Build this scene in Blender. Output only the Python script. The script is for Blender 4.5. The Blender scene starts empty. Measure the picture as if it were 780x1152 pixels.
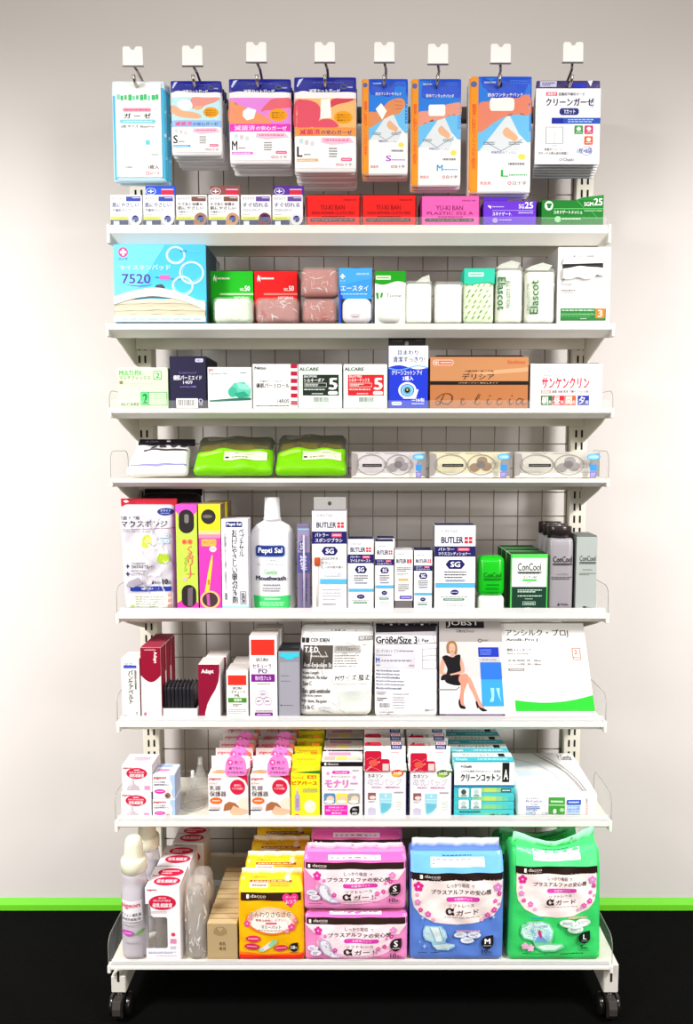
import bpy, bmesh, math, random
from mathutils import Vector, Matrix
PI = math.pi
SC = bpy.context.scene
COL = SC.collection
# ------------------------------------------------------------------ camera, world, lights, exposure
FPX, CX, CY = 900.0, 407.0, 576.0            # focal length and principal point in pixels of the 780x1152 frame
DIST, EYE, PITCH = 1.684, 1.063, math.radians(5.0)
cam_d = bpy.data.cameras.new('camera'); cam = bpy.data.objects.new('camera', cam_d); COL.objects.link(cam)
cam.location = (0, -DIST, EYE); cam.rotation_euler = (PI/2-PITCH, 0, 0)
cam_d.sensor_fit = 'AUTO'; cam_d.sensor_width = 36; cam_d.lens = FPX/1152*36
cam_d.shift_x = -(CX-390)/1152
cam_d.clip_start = .05
SC.camera = cam
w = bpy.data.worlds.new('world'); SC.world = w; w.use_nodes = True
w.node_tree.nodes['Background'].inputs[0].default_value = (1, .89, .76, 1)
w.node_tree.nodes['Background'].inputs[1].default_value = .34
def area(name, loc, target, sx, sy, power, col=(1, .98, .96), spread=180):
    d = bpy.data.lights.new(name, 'AREA'); d.shape = 'RECTANGLE'; d.size = sx; d.size_y = sy; d.energy = power; d.color = col; d.spread = math.radians(spread)
    o = bpy.data.objects.new(name, d); COL.objects.link(o); o.location = loc
    o.rotation_euler = (Vector(target)-Vector(loc)).to_track_quat('-Z', 'Y').to_euler()
    return o
area('ceiling_and_wall_fill', (0, -2.3, 2.6), (0, .06, .72), 2.4, .4, 4.2, spread=100)  # the room's ceiling panel
for sx in (-1, 1):
    area('upper_fill_light', (sx*2.3, -2.7, 1.9), (sx*.35, .06, 1.54), .9, .2, 1.9, spread=34)  # added side fill that lifts the upper wall and hanging packs
    area('front_fill_light', (sx*2.3, -2.9, 1.15), (-sx*.4, .06, .72), 1.1, 1.3, 6.3, (1, .955, .9), spread=84)  # unseen fill panels added to brighten the fronts and shelf interiors
    area('ceiling_and_wall_fill', (sx*1.6, -1.5, 2.3), (sx*1.05, .06, .2), .5, .5, 23 if sx < 0 else 21, spread=75)  # wall fill added to brighten the lower wall, not a room lamp
SC.view_settings.view_transform = 'Standard'; SC.view_settings.look = 'None'
SC.view_settings.gamma = 1; SC.view_settings.use_curve_mapping = False
SC.view_settings.exposure = 0
SC.cycles.max_bounces = 8; SC.cycles.transparent_max_bounces = 16
SC.cycles.caustics_reflective = False; SC.cycles.caustics_refractive = False
# ------------------------------------------------------------------ helpers
cP, sP = math.cos(PITCH), math.sin(PITCH)
def at(px, py, Y):                           # the world x, z of a pixel's ray on the upright plane y = Y
    u, v = (px-CX)/FPX, (py-CY)/FPX
    t = (Y+DIST)/(cP - v*sP)
    return u*t, EYE + t*(-sP - v*cP)
def proj(x, y, z):
    dx, dy, dz = x, y+DIST, z-EYE
    f = dy*cP - dz*sP; up = dy*sP + dz*cP
    return CX + FPX*dx/f, CY - FPX*up/f
def lin(c): return c/12.92 if c <= .04045 else ((c+.055)/1.055)**2.4
def rgb(h): return tuple(lin(int(h[i:i+2], 16)/255) for i in (0, 2, 4)) + (1,)
MATS = {}
def M(h, kind='card'):
    k = (h, kind)
    if k in MATS: return MATS[k]
    m = bpy.data.materials.new(kind+'_'+h); m.use_nodes = True; MATS[k] = m
    nt = m.node_tree; b = nt.nodes['Principled BSDF']
    tc = nt.nodes.new('ShaderNodeTexCoord'); nz = nt.nodes.new('ShaderNodeTexNoise'); nt.links.new(tc.outputs['Object'], nz.inputs['Vector'])
    P = dict(card=(.55, 60, .02, 0), film=(.26, 38, .03, .4), gloss=(.18, 30, .02, 0), metal=(.42, 25, .03, .02), matte=(.9, 200, .12, .2), dull=(1, 300, .3, .3),
             wall=(.75, 4, .012, 0), soft=(.75, 90, .04, .15), clear=(.08, 45, 0, .12), wrap=(.12, 55, 0, .8), frost=(.3, 60, 0, .1), milk=(.2, 60, 0, 0), steel=(.25, 40, .03, 0))[kind]
    b.inputs['Roughness'].default_value = P[0]; nz.inputs['Scale'].default_value = P[1]; nz.inputs['Detail'].default_value = 3
    c = rgb(h)
    if P[2]:
        mx = nt.nodes.new('ShaderNodeMix'); mx.data_type = 'RGBA'
        nt.links.new(nz.outputs['Fac'], mx.inputs['Factor'])
        mx.inputs['A'].default_value = tuple(x*(1-P[2]) for x in c[:3])+(1,); mx.inputs['B'].default_value = tuple(min(1, x*(1+P[2])) for x in c[:3])+(1,)
        nt.links.new(mx.outputs['Result'], b.inputs['Base Color'])
    else: b.inputs['Base Color'].default_value = c
    if P[3]:
        bp = nt.nodes.new('ShaderNodeBump'); bp.inputs['Strength'].default_value = P[3]; bp.inputs['Distance'].default_value = .004
        nt.links.new(nz.outputs['Fac'], bp.inputs['Height']); nt.links.new(bp.outputs['Normal'], b.inputs['Normal'])
    if kind in ('film', 'card', 'soft', 'metal'): b.inputs['Specular IOR Level'].default_value = dict(film=.28, card=.16, soft=.1, metal=.3)[kind]
    if kind == 'dull': b.inputs['Specular IOR Level'].default_value = .08
    if kind == 'steel': b.inputs['Metallic'].default_value = .9
    if kind in ('clear', 'wrap', 'frost', 'milk'): b.inputs['Alpha'].default_value = dict(clear=.06, wrap=.2, frost=.55, milk=.45)[kind]
    return m
def tag(o, label, cat, group=None):
    o['label'] = label; o['category'] = cat
    if group: o['group'] = group
def empty(name, loc, rx=0, rz=0):
    o = bpy.data.objects.new(name, None); COL.objects.link(o); o.location = loc; o.rotation_euler = (rx, 0, rz); o.empty_display_size = .02
    return o
GLY = {}
def glyphs(s, bold):                          # outline mesh of a line of writing, scaled to the unit square; bold by printing it again slightly shifted
    k = (s, bold)
    if k in GLY: return GLY[k]
    c = bpy.data.curves.new('t', 'FONT'); c.body = s; c.size = 1; c.resolution_u = 2; c.space_line = .82
    c.align_x = 'CENTER' if '\n' in s else 'LEFT'
    o = bpy.data.objects.new('t', c); m = o.to_mesh()
    v0 = [tuple(v.co[:2]) for v in m.vertices]; f0 = [tuple(p.vertices) for p in m.polygons]
    o.to_mesh_clear(); bpy.data.objects.remove(o); bpy.data.curves.remove(c)
    vs, fs = [], []
    for dx, dy in (((0, 0),) if not bold else ((-bold, -bold*.5), (bold, bold*.5), (bold*.6, -bold*.7))):
        n = len(vs); vs += [(x+dx, y+dy) for x, y in v0]; fs += [tuple(n+i for i in f) for f in f0]
    x0, x1 = min(v[0] for v in vs), max(v[0] for v in vs); y0, y1 = min(v[1] for v in vs), max(v[1] for v in vs)
    vs = [((x-x0)/max(1e-6, x1-x0), (y-y0)/max(1e-6, y1-y0)) for x, y in vs]
    GLY[k] = (vs, fs); return GLY[k]
ZO = [(0, 0, 1)]
def zoom(ox, oy, k): ZO[0] = (ox, oy, k)
class Item:
    """One thing; outlines and print are given in photo coordinates read off its upright front face."""
    def __init__(s, name, label, cat, x0, x1, yt, sh=None, yb=None, inset=.008, lean=0, Y=None, group=None, zoff=0, rz=0, fold=None, thick=0):
        ox, oy, k = ZO[0]; s.z = ZO[0]
        X0, X1, YT = ox+x0*k, ox+x1*k, oy+yt*k
        if sh: s.Y = SH[sh][0]+inset; s.zb = SH[sh][1]+zoff+.0004
        else: s.Y = Y; s.zb = at(0, oy+yb*k, Y)[1]
        if thick: s.zb += thick*math.sin(math.radians(lean))
        s.yb = proj(0, s.Y, s.zb)[1]
        ym = (YT+s.yb)/2
        xa, xb = at(X0, ym, s.Y)[0], at(X1, ym, s.Y)[0]
        a = math.radians(lean); lo, hi = 0, 1.0
        for _ in range(40):
            h = (lo+hi)/2
            if proj(0, s.Y+h*math.sin(a), s.zb+h*math.cos(a))[1] > YT: lo = h
            else: hi = h
        s.vf = None
        if fold:                                             # above this row the front leans back
            BP = oy+fold[0]*k; zf = at(0, BP, s.Y)[1]-s.zb; lo, hi = zf, 1.0
            for _ in range(40):
                h = (lo+hi)/2
                if proj(0, s.Y+(h-zf)*fold[1], s.zb+h)[1] > YT: lo = h
                else: hi = h
            s.vf = (BP, zf)
        s.W, s.H = (xb-xa)*.985, lo
        s.px = (X0, X1, YT); s.xc = (xa+xb)/2
        s.root = empty(name, (s.xc, s.Y, s.zb), -a, rz); tag(s.root, label, cat, group)
        s.warp = None; s.surf = None; s.norm = False
    def n(s, X=1000, Y=1000): s.norm = (X, Y); return s      # print given in a unit frame: 0..X across, 0..Y down
    def u(s, x):
        if s.norm: return (x/s.norm[0]-.5)*s.W
        return (s.z[0]+x*s.z[2]-(s.px[0]+s.px[1])/2)*s.W/(s.px[1]-s.px[0])
    def v(s, y):
        if s.norm: return (1-y/s.norm[1])*s.H
        p = s.z[1]+y*s.z[2]
        if s.vf:
            b, zf = s.vf
            return (s.yb-p)*zf/(s.yb-b) if p > b else zf+(b-p)*(s.H-zf)/(b-s.px[2])
        return (s.yb-p)*s.H/(s.yb-s.px[2])
    def mb(s): return MB(s)
class MB:
    def __init__(s, it=None):
        s.it = it; s.V = []; s.F = []; s.MI = []; s.SM = []; s.ML = []; s.layer = 0; s.top = None; s.eps = .0003; s.yoff = 0; s.tess = None
    def mi(s, m):
        if m not in s.ML: s.ML.append(m)
        return s.ML.index(m)
    def add(s, vs, fs, m, smooth=False):
        b = len(s.V); s.V += [tuple(v) for v in vs]; i = s.mi(m)
        for f in fs: s.F.append([b+q for q in f]); s.MI.append(i); s.SM.append(smooth)
    # -------- solids, in metres
    def box(s, x0, x1, y0, y1, z0, z1, m, bev=0, seg=1, top=None, side=None):
        bm = bmesh.new(); bmesh.ops.create_cube(bm, size=1)
        for v in bm.verts: v.co = ((x0+x1)/2+v.co.x*(x1-x0), (y0+y1)/2+v.co.y*(y1-y0), (z0+z1)/2+v.co.z*(z1-z0))
        if bev: bmesh.ops.bevel(bm, geom=bm.edges[:], offset=bev, segments=seg, affect='EDGES', profile=.5)
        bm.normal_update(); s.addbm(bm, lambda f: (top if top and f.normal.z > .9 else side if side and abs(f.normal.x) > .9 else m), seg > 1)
    def addbm(s, bm, mf, smooth=False):
        bm.verts.index_update()
        b = len(s.V); s.V += [tuple(v.co) for v in bm.verts]
        for f in bm.faces:
            s.F.append([b+v.index for v in f.verts]); s.MI.append(s.mi(mf(f) if callable(mf) else mf)); s.SM.append(smooth)
        bm.free()
    def tube(s, pts, r, m, n=8):
        pts = [Vector(p) for p in pts]; vs = []
        for i, p in enumerate(pts):
            d = (pts[min(i+1, len(pts)-1)]-pts[max(i-1, 0)]).normalized()
            a = d.cross(Vector((0, 0, 1) if abs(d.z) < .9 else (1, 0, 0))).normalized(); b = d.cross(a)
            vs += [p+(a*math.cos(2*PI*k/n)+b*math.sin(2*PI*k/n))*r for k in range(n)]
        fs = [[i*n+k, i*n+(k+1) % n, (i+1)*n+(k+1) % n, (i+1)*n+k] for i in range(len(pts)-1) for k in range(n)]
        fs += [list(range(n))[::-1], [(len(pts)-1)*n+k for k in range(n)]]
        s.add(vs, fs, m, True)
    def lathe(s, prof, m, n=32, cx=0, cy=0, ky=1, cap=True):
        vs = [(cx+r*math.cos(2*PI*k/n), cy+ky*r*math.sin(2*PI*k/n), z) for r, z in prof for k in range(n)]
        fs = [[i*n+k, i*n+(k+1) % n, (i+1)*n+(k+1) % n, (i+1)*n+k] for i in range(len(prof)-1) for k in range(n)]
        if cap: fs += [list(range(n))[::-1], [(len(prof)-1)*n+k for k in range(n)]]
        s.add(vs, fs, m, True)
    def prism(s, pts, m, axis='x', a=0, b=.01):              # an outline pushed from a to b along an axis
        f = dict(x=lambda p, t: (t, p[0], p[1]), y=lambda p, t: (p[0], t, p[1]), z=lambda p, t: (p[0], p[1], t))[axis]
        n = len(pts); vs = [f(p, a) for p in pts]+[f(p, b) for p in pts]
        s.add(vs, [list(range(n))[::-1], list(range(n, 2*n))]+[[i, (i+1) % n, n+(i+1) % n, n+i] for i in range(n)], m)
    def blob(s, W, H, D, r, m, bulge=0, wr=0, seed=0, nx=22, nz=22, nd=6, x0=None, z0=0, back=0, y0=0):
        """A soft filled pack: rounded block whose front swells and wrinkles; sets the surface its print lies on."""
        rn = random.Random(seed); ph = [rn.uniform(0, 6.3) for _ in range(8)]; fr = [rn.uniform(40, 110) for _ in range(8)]
        r = min(r, W/2*.98, H/2*.98, D/2*.98); xc = 0 if x0 is None else x0
        def prof(x, z):
            q = max(0, 1-(2*(x-xc)/W)**2)*max(0, 1-(2*(z-z0)/H-1)**2)
            wv = 0
            if wr: wv = wr*q**.3*(math.sin(fr[0]*x+fr[1]*z+ph[0])+math.sin(fr[2]*x-fr[3]*z*.6+ph[1])+.6*math.sin(fr[4]*1.7*x+ph[2]+2*math.sin(fr[5]*z+ph[3])))/2.6
            return -bulge*q**.6 + wv
        def surf(x, z):
            dx = max(0, abs(x-xc)-(W/2-r)); dz = max(0, abs(z-z0-H/2)-(H/2-r))
            return y0 + r-math.sqrt(max(0, r*r-min(r*r, dx*dx+dz*dz)))+prof(x, z)
        bm = bmesh.new(); cache = {}
        def vert(a, b, c):                                   # a, b, c in -1..1 on the block's skin
            k = (round(a, 5), round(b, 5), round(c, 5))
            if k in cache: return cache[k]
            q = Vector((a*W/2, b*D/2, c*H/2)); inn = Vector([max(-h+r, min(h-r, t)) for t, h in zip(q, (W/2, D/2, H/2))])
            d = q-inn
            if d.length > 1e-9: q = inn+d.normalized()*r
            x, y, z = q.x+xc, q.y+D/2+y0, q.z+H/2+z0
            k2 = max(0, 1-(y-y0)/(D*.5))
            y += prof(x, z)*k2 - (prof(x, z)*back*max(0, (y-y0)/(D*.5)-1))
            cache[k] = bm.verts.new((x, y, z)); return cache[k]
        def warpg(n, L):                                     # denser towards the rounded rims
            g = [-1+2*i/n for i in range(n+1)]
            e = 1-2*r/L*.5; g = sorted(set([-1, -(1+e)/2, -e, e, (1+e)/2, 1]+[t*e for t in g])); return [round(t, 6) for t in g]
        gx, gy, gz = warpg(nx, W), warpg(nd, D), warpg(nz, H)
        for A, B, f in ((gx, gz, lambda a, b, t: (a, t, b)), (gx, gy, lambda a, b, t: (a, b, t)), (gy, gz, lambda a, b, t: (t, a, b))):
            for t in (-1, 1):
                for i in range(len(A)-1):
                    for j in range(len(B)-1):
                        q = [vert(*f(A[i], B[j], t)), vert(*f(A[i+1], B[j], t)), vert(*f(A[i+1], B[j+1], t)), vert(*f(A[i], B[j+1], t))]
                        if len(set(q)) > 2:
                            try: bm.faces.new(q)
                            except ValueError: pass
        bmesh.ops.recalc_face_normals(bm, faces=bm.faces[:])
        s.addbm(bm, m, True)
        s.it.surf = surf; s.eps = .0007; s.tess = .006
    # -------- print on the front (or top) face
    def ontop(s, D, z=None, y0=0): s.top = (D, s.it.H if z is None else z, y0); return s
    def onfront(s): s.top = None; return s
    def dec(s, pts, fs, h, kind='card'):
        it = s.it; m = M(h, kind) if isinstance(h, str) else h
        s.layer += 1; e = s.eps+s.layer*.00002
        if s.top:
            D, z, y0 = s.top; s.add([((x/1000-.5)*it.W, y0+(1-y/1000)*D, z+e) for x, y in pts], fs, m); return
        P = [(it.u(x), max(.0006, it.v(y))) for x, y in pts]
        if it.surf is None: s.add([(x, s.yoff-e, z) for x, z in P], fs, m); return
        bm = bmesh.new(); vs = [bm.verts.new((x, 0, z)) for x, z in P]
        for f in fs:
            try: bm.faces.new([vs[i] for i in f])
            except ValueError: pass
        L = s.tess or .006
        bmesh.ops.triangulate(bm, faces=bm.faces[:])
        for _ in range(5):
            lg = [q for q in bm.edges if q.calc_length() > L]
            if not lg: break
            bmesh.ops.subdivide_edges(bm, edges=lg, cuts=1); bmesh.ops.triangulate(bm, faces=[f for f in bm.faces if len(f.verts) > 3])
        for q in bm.verts: q.co.y = it.surf(q.co.x, q.co.z)-e
        s.addbm(bm, m, True)
    def r(s, x0, y0, x1, y1, h, kind='card'): s.dec([(x0, y1), (x1, y1), (x1, y0), (x0, y0)], [(0, 1, 2, 3)], h, kind)
    def p(s, pts, h, kind='card'): s.dec(pts, [tuple(range(len(pts)))], h, kind)
    def sp(s, pts, h, kind='card'):                          # a smooth outline through the points
        q = []; n = len(pts)
        for i in range(n):
            a, b, c, d = pts[i-1], pts[i], pts[(i+1) % n], pts[(i+2) % n]
            for k in range(4):
                t = k/4; q.append(tuple(.5*(2*b[j]+(c[j]-a[j])*t+(2*a[j]-5*b[j]+4*c[j]-d[j])*t*t+(3*b[j]-a[j]-3*c[j]+d[j])*t**3) for j in (0, 1)))
        s.p(q, h, kind)
    def e(s, cx, cy, rx, ry, h, n=28, kind='card', a0=0, a1=2*PI): s.p([(cx+rx*math.cos(a0+(a1-a0)*k/n), cy+ry*math.sin(a0+(a1-a0)*k/n)) for k in range(n)], h, kind)
    def ring(s, cx, cy, rx, ry, wd, h, n=32, a0=0, a1=2*PI):
        o = [(cx+rx*math.cos(a0+(a1-a0)*k/n), cy+ry*math.sin(a0+(a1-a0)*k/n)) for k in range(n+1)]; i = [(cx+(rx-wd)*math.cos(a0+(a1-a0)*k/n), cy+(ry-wd)*math.sin(a0+(a1-a0)*k/n)) for k in range(n+1)]
        s.dec(o+i, [(k, k+1, n+2+k, n+1+k) for k in range(n)], h)
    def rr(s, x0, y0, x1, y1, h, q=None, kind='card'):
        q = min(x1-x0, y1-y0)/2 if q is None else q; pts = []
        for cx, cy, a in ((x1-q, y0+q, -PI/2), (x1-q, y1-q, 0), (x0+q, y1-q, PI/2), (x0+q, y0+q, PI)):
            pts += [(cx+q*math.cos(a+PI/2*k/6), cy+q*math.sin(a+PI/2*k/6)) for k in range(7)]
        s.p(pts, h, kind)
    def fr(s, x0, y0, x1, y1, wd, h):
        for q in ((x0, y0, x1, y0+wd), (x0, y1-wd, x1, y1), (x0, y0, x0+wd, y1), (x1-wd, y0, x1, y1)): s.r(*q, h)
    def st(s, pts, wd, h, kind='card'):                                   # a stroke; wd may be one width or one per point
        L, R = [], []
        for i, (x, y) in enumerate(pts):
            ax, ay = pts[max(0, i-1)]; bx, by = pts[min(len(pts)-1, i+1)]; d = math.hypot(bx-ax, by-ay) or 1
            k = (wd[i] if isinstance(wd, (list, tuple)) else wd)/2
            L.append((x-(by-ay)/d*k, y+(bx-ax)/d*k)); R.append((x+(by-ay)/d*k, y-(bx-ax)/d*k))
        n = len(pts); s.dec(L+R, [(i, i+1, n+i+1, n+i) for i in range(n-1)], h, kind)
    def t(s, txt, x0, y0, x1, y1, h, b=.0, rot=0):
        b = b*.9+.005
        vs, fs = glyphs(txt, b); n = len(vs)//3; m = len(fs)//3
        if rot in (90, -90): P = [(x0+b_*(x1-x0), y0+a_*(y1-y0)) for a_, b_ in vs] if rot == -90 else [(x1-b_*(x1-x0), y1-a_*(y1-y0)) for a_, b_ in vs]
        else: P = [(x0+a_*(x1-x0), y1-b_*(y1-y0)) for a_, b_ in vs]
        for k in range(3): s.dec(P[k*n:(k+1)*n], [tuple(i-k*n for i in f) for f in fs[k*m:(k+1)*m]], h)
    def vt(s, txt, x0, y0, x1, y1, h, b=.0): s.t('\n'.join('｜' if c == 'ー' else c for c in txt), x0, y0, x1, y1, h, b)
    def ln(s, x0, y0, x1, y1, n, h, seed=1, fill=.5):        # rows of print too small to read
        rn = random.Random(seed+int(x0*7+y0)); rows = (y1-y0)/n; q = []; f = []
        for i in range(n):
            y = y0+rows*(i+.5); x = x0; end = x1-(x1-x0)*(0 if i < n-1 or n == 1 else rn.uniform(0, .4))
            while x < end:
                wd = min(end-x, (x1-x0)*rn.uniform(.05, .16)); b = len(q)
                q += [(x, y+rows*fill/2), (x+wd, y+rows*fill/2), (x+wd, y-rows*fill/2), (x, y-rows*fill/2)]; f.append((b, b+1, b+2, b+3))
                x += wd+(x1-x0)*.025
        s.dec(q, f, h)
    def bc(s, x0, y0, x1, y1, bg='f4f4f4', fg='222222', seed=3):
        s.r(x0, y0, x1, y1, bg); rn = random.Random(seed); q = []; f = []; pad = (x1-x0)*.06; x = x0+pad; hh = (y1-y0)*.12
        while x < x1-pad:
            wd = (x1-x0)*rn.choice((.012, .02, .03)); b = len(q)
            q += [(x, y1-2*hh), (x+wd, y1-2*hh), (x+wd, y0+hh), (x, y0+hh)]; f.append((b, b+1, b+2, b+3)); x += wd+(x1-x0)*rn.choice((.015, .025))
        s.dec(q, f, fg)
    def fl(s, cx, cy, q, h, h2='ffd0ec', a=0):
        for k in range(5):
            t = a-PI/2+2*PI*k/5; s.e(cx+q*.58*math.cos(t), cy+q*.58*math.sin(t), q*.42, q*.42, h, 10)
        s.e(cx, cy, q*.2, q*.2, h2, 8)
    def drop(s, cx, cy, q, h): s.p([(cx+q*math.cos(t), cy+q*math.sin(t)) for t in [PI*2*k/24 for k in range(0, 19)]]+[(cx+q*.95, cy-q*1.1)], h)
    def creases(s, n, h, seed, kind='frost', wd=.012):        # pale and grey strokes painting glints and shade of crinkled film over the front
        it = s.it; o = it.norm; it.norm = (1, 1); rn = random.Random(seed)
        for _ in range(n):
            x, y, a, L = rn.uniform(.08, .92), rn.uniform(.06, .94), rn.uniform(0, PI), rn.uniform(.06, .26); pts = []
            for k in range(6): 
                pts.append((min(.97, max(.03, x)), min(.97, max(.03, y)))); a += rn.uniform(-.5, .5); x += L/5*math.cos(a); y += L/5*math.sin(a)*1.2
            w_ = wd*rn.uniform(.4, 1.3); s.st(pts, [w_*.2, w_*.7, w_, w_, w_*.6, w_*.2], h, kind)
        it.norm = o
    def build(s, name, parent=None, loc=None, label=None, raw=False):
        me = bpy.data.meshes.new(name)
        V = s.V
        if s.it is not None and s.it.warp and not raw: V = [s.it.warp(*v) for v in V]
        me.from_pydata(V, [], s.F)
        for m in s.ML: me.materials.append(m)
        me.polygons.foreach_set('material_index', s.MI); me.polygons.foreach_set('use_smooth', s.SM); me.update()
        o = bpy.data.objects.new(name, me); COL.objects.link(o)
        if parent is None and s.it is not None: parent = s.it.root
        if parent: o.parent = parent
        if loc: o.location = loc
        if label: o['label'] = label
        return o
def kids(o): return [c for c in COL.objects if c.parent == o]
KIDS = {}
def dup(root, dx, dy, dz, label, group=None, rz=0, rx=None):
    """A copy of a thing with copies of its parts and sub-parts."""
    if root not in KIDS: KIDS[root] = [(c, [g for g in bpy.data.objects if g.parent == c]) for c in bpy.data.objects if c.parent == root]
    r = root.copy(); COL.objects.link(r); r.location = root.location+Vector((dx, dy, dz)); r['label'] = label
    if rz: r.rotation_euler[2] += rz
    if rx is not None: r.rotation_euler[0] = rx
    if group: r['group'] = group
    for c, gs in KIDS[root]:
        c2 = c.copy(); COL.objects.link(c2); c2.parent = r
        for g in gs:
            g2 = g.copy(); COL.objects.link(g2); g2.parent = c2
    return r
ORD = ['', '', 'second', 'third', 'fourth', 'fifth', 'sixth', 'seventh', 'eighth', 'ninth']
# ------------------------------------------------------------------ the setting
def struct(name, mb): o = mb.build(name); o['kind'] = 'structure'; return o
WALLY, FZ = .092, -.016
b = MB(); b.box(-3, 3, -4, .2, -.08, FZ, M('030303', 'dull')); struct('floor', b)
b = MB(); b.box(-3, 3, WALLY, .2, FZ, 3, M('c9c4c1', 'wall')); struct('wall_back', b)
b = MB(); b.prism([(WALLY, FZ), (WALLY-.014, FZ), (WALLY-.012, FZ+.012), (WALLY-.001, FZ+.023), (WALLY, FZ+.023)], M('5cb41c', 'card'), 'x', -3, 3); struct('baseboard_back', b)
# ------------------------------------------------------------------ the rack
# shelf: front plane y and top z, from where its front edge shows; pixel ends of the lip; lip height
SHP = {1: (253, -.140, 122, 686, .034), 2: (364, -.172, 121, 690, .024), 3: (459.5, -.174, 124, 689, .018), 4: (538.5, -.166, 125.5, 684, .016),
       5: (690.5, -.169, 132.5, 683.5, .019), 6: (812, -.179, 133, 681, .021), 7: (924, -.215, 131, 687, .020), 8: (1086.5, -.281, 123, 688, .0135)}
SH = {k: (v[1], at(0, v[0], v[1])[1]) for k, v in SHP.items()}
WHITE, SHADE = M('e6e4dc', 'metal'), M('d9d5c8', 'metal')
rack = empty('display_rack', (0, 0, 0)); tag(rack, 'tall white metal display rack on casters with eight product shelves and wire back', 'display rack')
UX = .4525
ZTOP = at(0, 118, 0)[1]
for sx in (-1, 1):
    b = MB(); b.box(sx*UX-.018, sx*UX+.018, -.012, .03, .1, ZTOP, SHADE, .002)
    z = .18
    while z < ZTOP-.03:
        for q in (-.006, .006): b.box(sx*UX+q-.002, sx*UX+q+.002, -.0125, -.0115, z, z+.015, M('141210', 'matte'))
        z += .0255
    b.build('upright', rack)
b = MB(); wm = M('7d7060', 'metal'); z0 = at(0, 554, 0)[1]
xs = [-.3845-.0511+.0511*k for k in range(18)]; zs = [z0+.0509*j for j in range(-16, 13)]
zb, zt = at(0, 965, 0)[1], ZTOP-.02
for x in xs:
    if abs(x) < .437: b.tube([(x, .004, zb), (x, .004, zt)], .0012, wm, 6)
for z in zs:
    if zb < z < zt: b.tube([(-.435, .007, z), (.435, .007, z)], .0012, wm, 6)
b.build('wire_panel', rack)
b = MB(); z1, z2 = at(0, 137, 0)[1], at(0, 121, 0)[1]; b.box(-.434, .434, -.006, .012, z1, z2, M('55504c', 'metal'), .002); b.build('hook_bar', rack); ZBAR = (z1+z2)/2
b = MB(); b.box(-.434, .434, -.004, .012, at(0, 989, 0)[1], at(0, 962, 0)[1], SHADE, .002); b.build('back_panel', rack)
GL = M('f4faf6', 'clear')
for k, (py, Y, pa, pb, lip) in SHP.items():
    z = SH[k][1]; xa, xb = at(pa, py, Y)[0], at(pb, py, Y)[0]
    b = MB(); b.box(xa, xb, Y+.001, -.013, z-.003, z, SHADE)
    b.box(xa+.01, xb-.01, -.022, -.014, z-.03, z-.003, SHADE)
    sh = b.build('shelf', rack)
    b = MB(); b.prism([(Y, z), (Y+.012, z), (Y+.012, z-.003), (Y+.003, z-.004), (Y+.003, z-lip*.42), (Y+.020, z-lip), (Y+.017, z-lip), (Y-.002, z-lip*.45), (Y-.002, z-lip*.1)], WHITE, 'x', xa, xb)
    for sx, xe in ((-1, xa), (1, xb)): b.box(xe-.003, xe+.003, Y-.003, Y+.012, z-lip, z+.001, WHITE, .001)
    b.build('price_rail', sh)
    for sx in (-1, 1):
        xe = (xa if sx < 0 else xb)-sx*.008
        if k < 8:
            d = .035 if k in (1, 2, 3) else .03
            b = MB(); b.prism([(Y+.012, z-.003), (Y+.012, z-.016), (Y+.035, z-.026), (-.02, z-.062), (-.002, z-.062), (-.002, z-.003)], SHADE, 'x', xe-.0012, xe+.0012)
            b.prism([(-.004, z-.062), (.0, z-.062), (0, z-.003), (-.004, z-.003)], SHADE, 'x', min(xe, sx*UX), max(xe, sx*UX))
            b.build('bracket', sh)
    if k != 4 and k != 2:
        b = MB(); b.box(xa+.004, xb-.004, Y+.0015, Y+.0027, z-.002, z+(.011 if 5 <= k else .015), M('fafafa', 'milk') if 5 <= k else GL); b.build('front_guard', sh, label='clear plastic front guard strip')
    if k >= 3:
        for sx in (-1, 1):
            xe = (xa if sx < 0 else xb)+sx*.0025; hh = .034 if k == 3 else .052; dl = min(.12, -Y-.03)
            pts = [(Y+.004, z), (Y+.004, z+.012)]+[(Y+.004+.02*(1-math.cos(t)), z+hh-.02+.02*math.sin(t)) for t in [PI/2*i/6 for i in range(7)]]+[(Y+dl-.02+.02*math.sin(t), z+hh-.02+.02*math.cos(t)) for t in [PI/2*i/6 for i in range(7)]]+[(Y+dl, z)]
            b = MB(); b.prism(pts, GL, 'x', xe-.001, xe+.001)
            b.tube([(xe, p[0], p[1]) for p in pts], .0006, M('8c8a84', 'gloss'), 5)
            b.build('end_guard', sh, label='clear plastic end plate')
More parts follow.
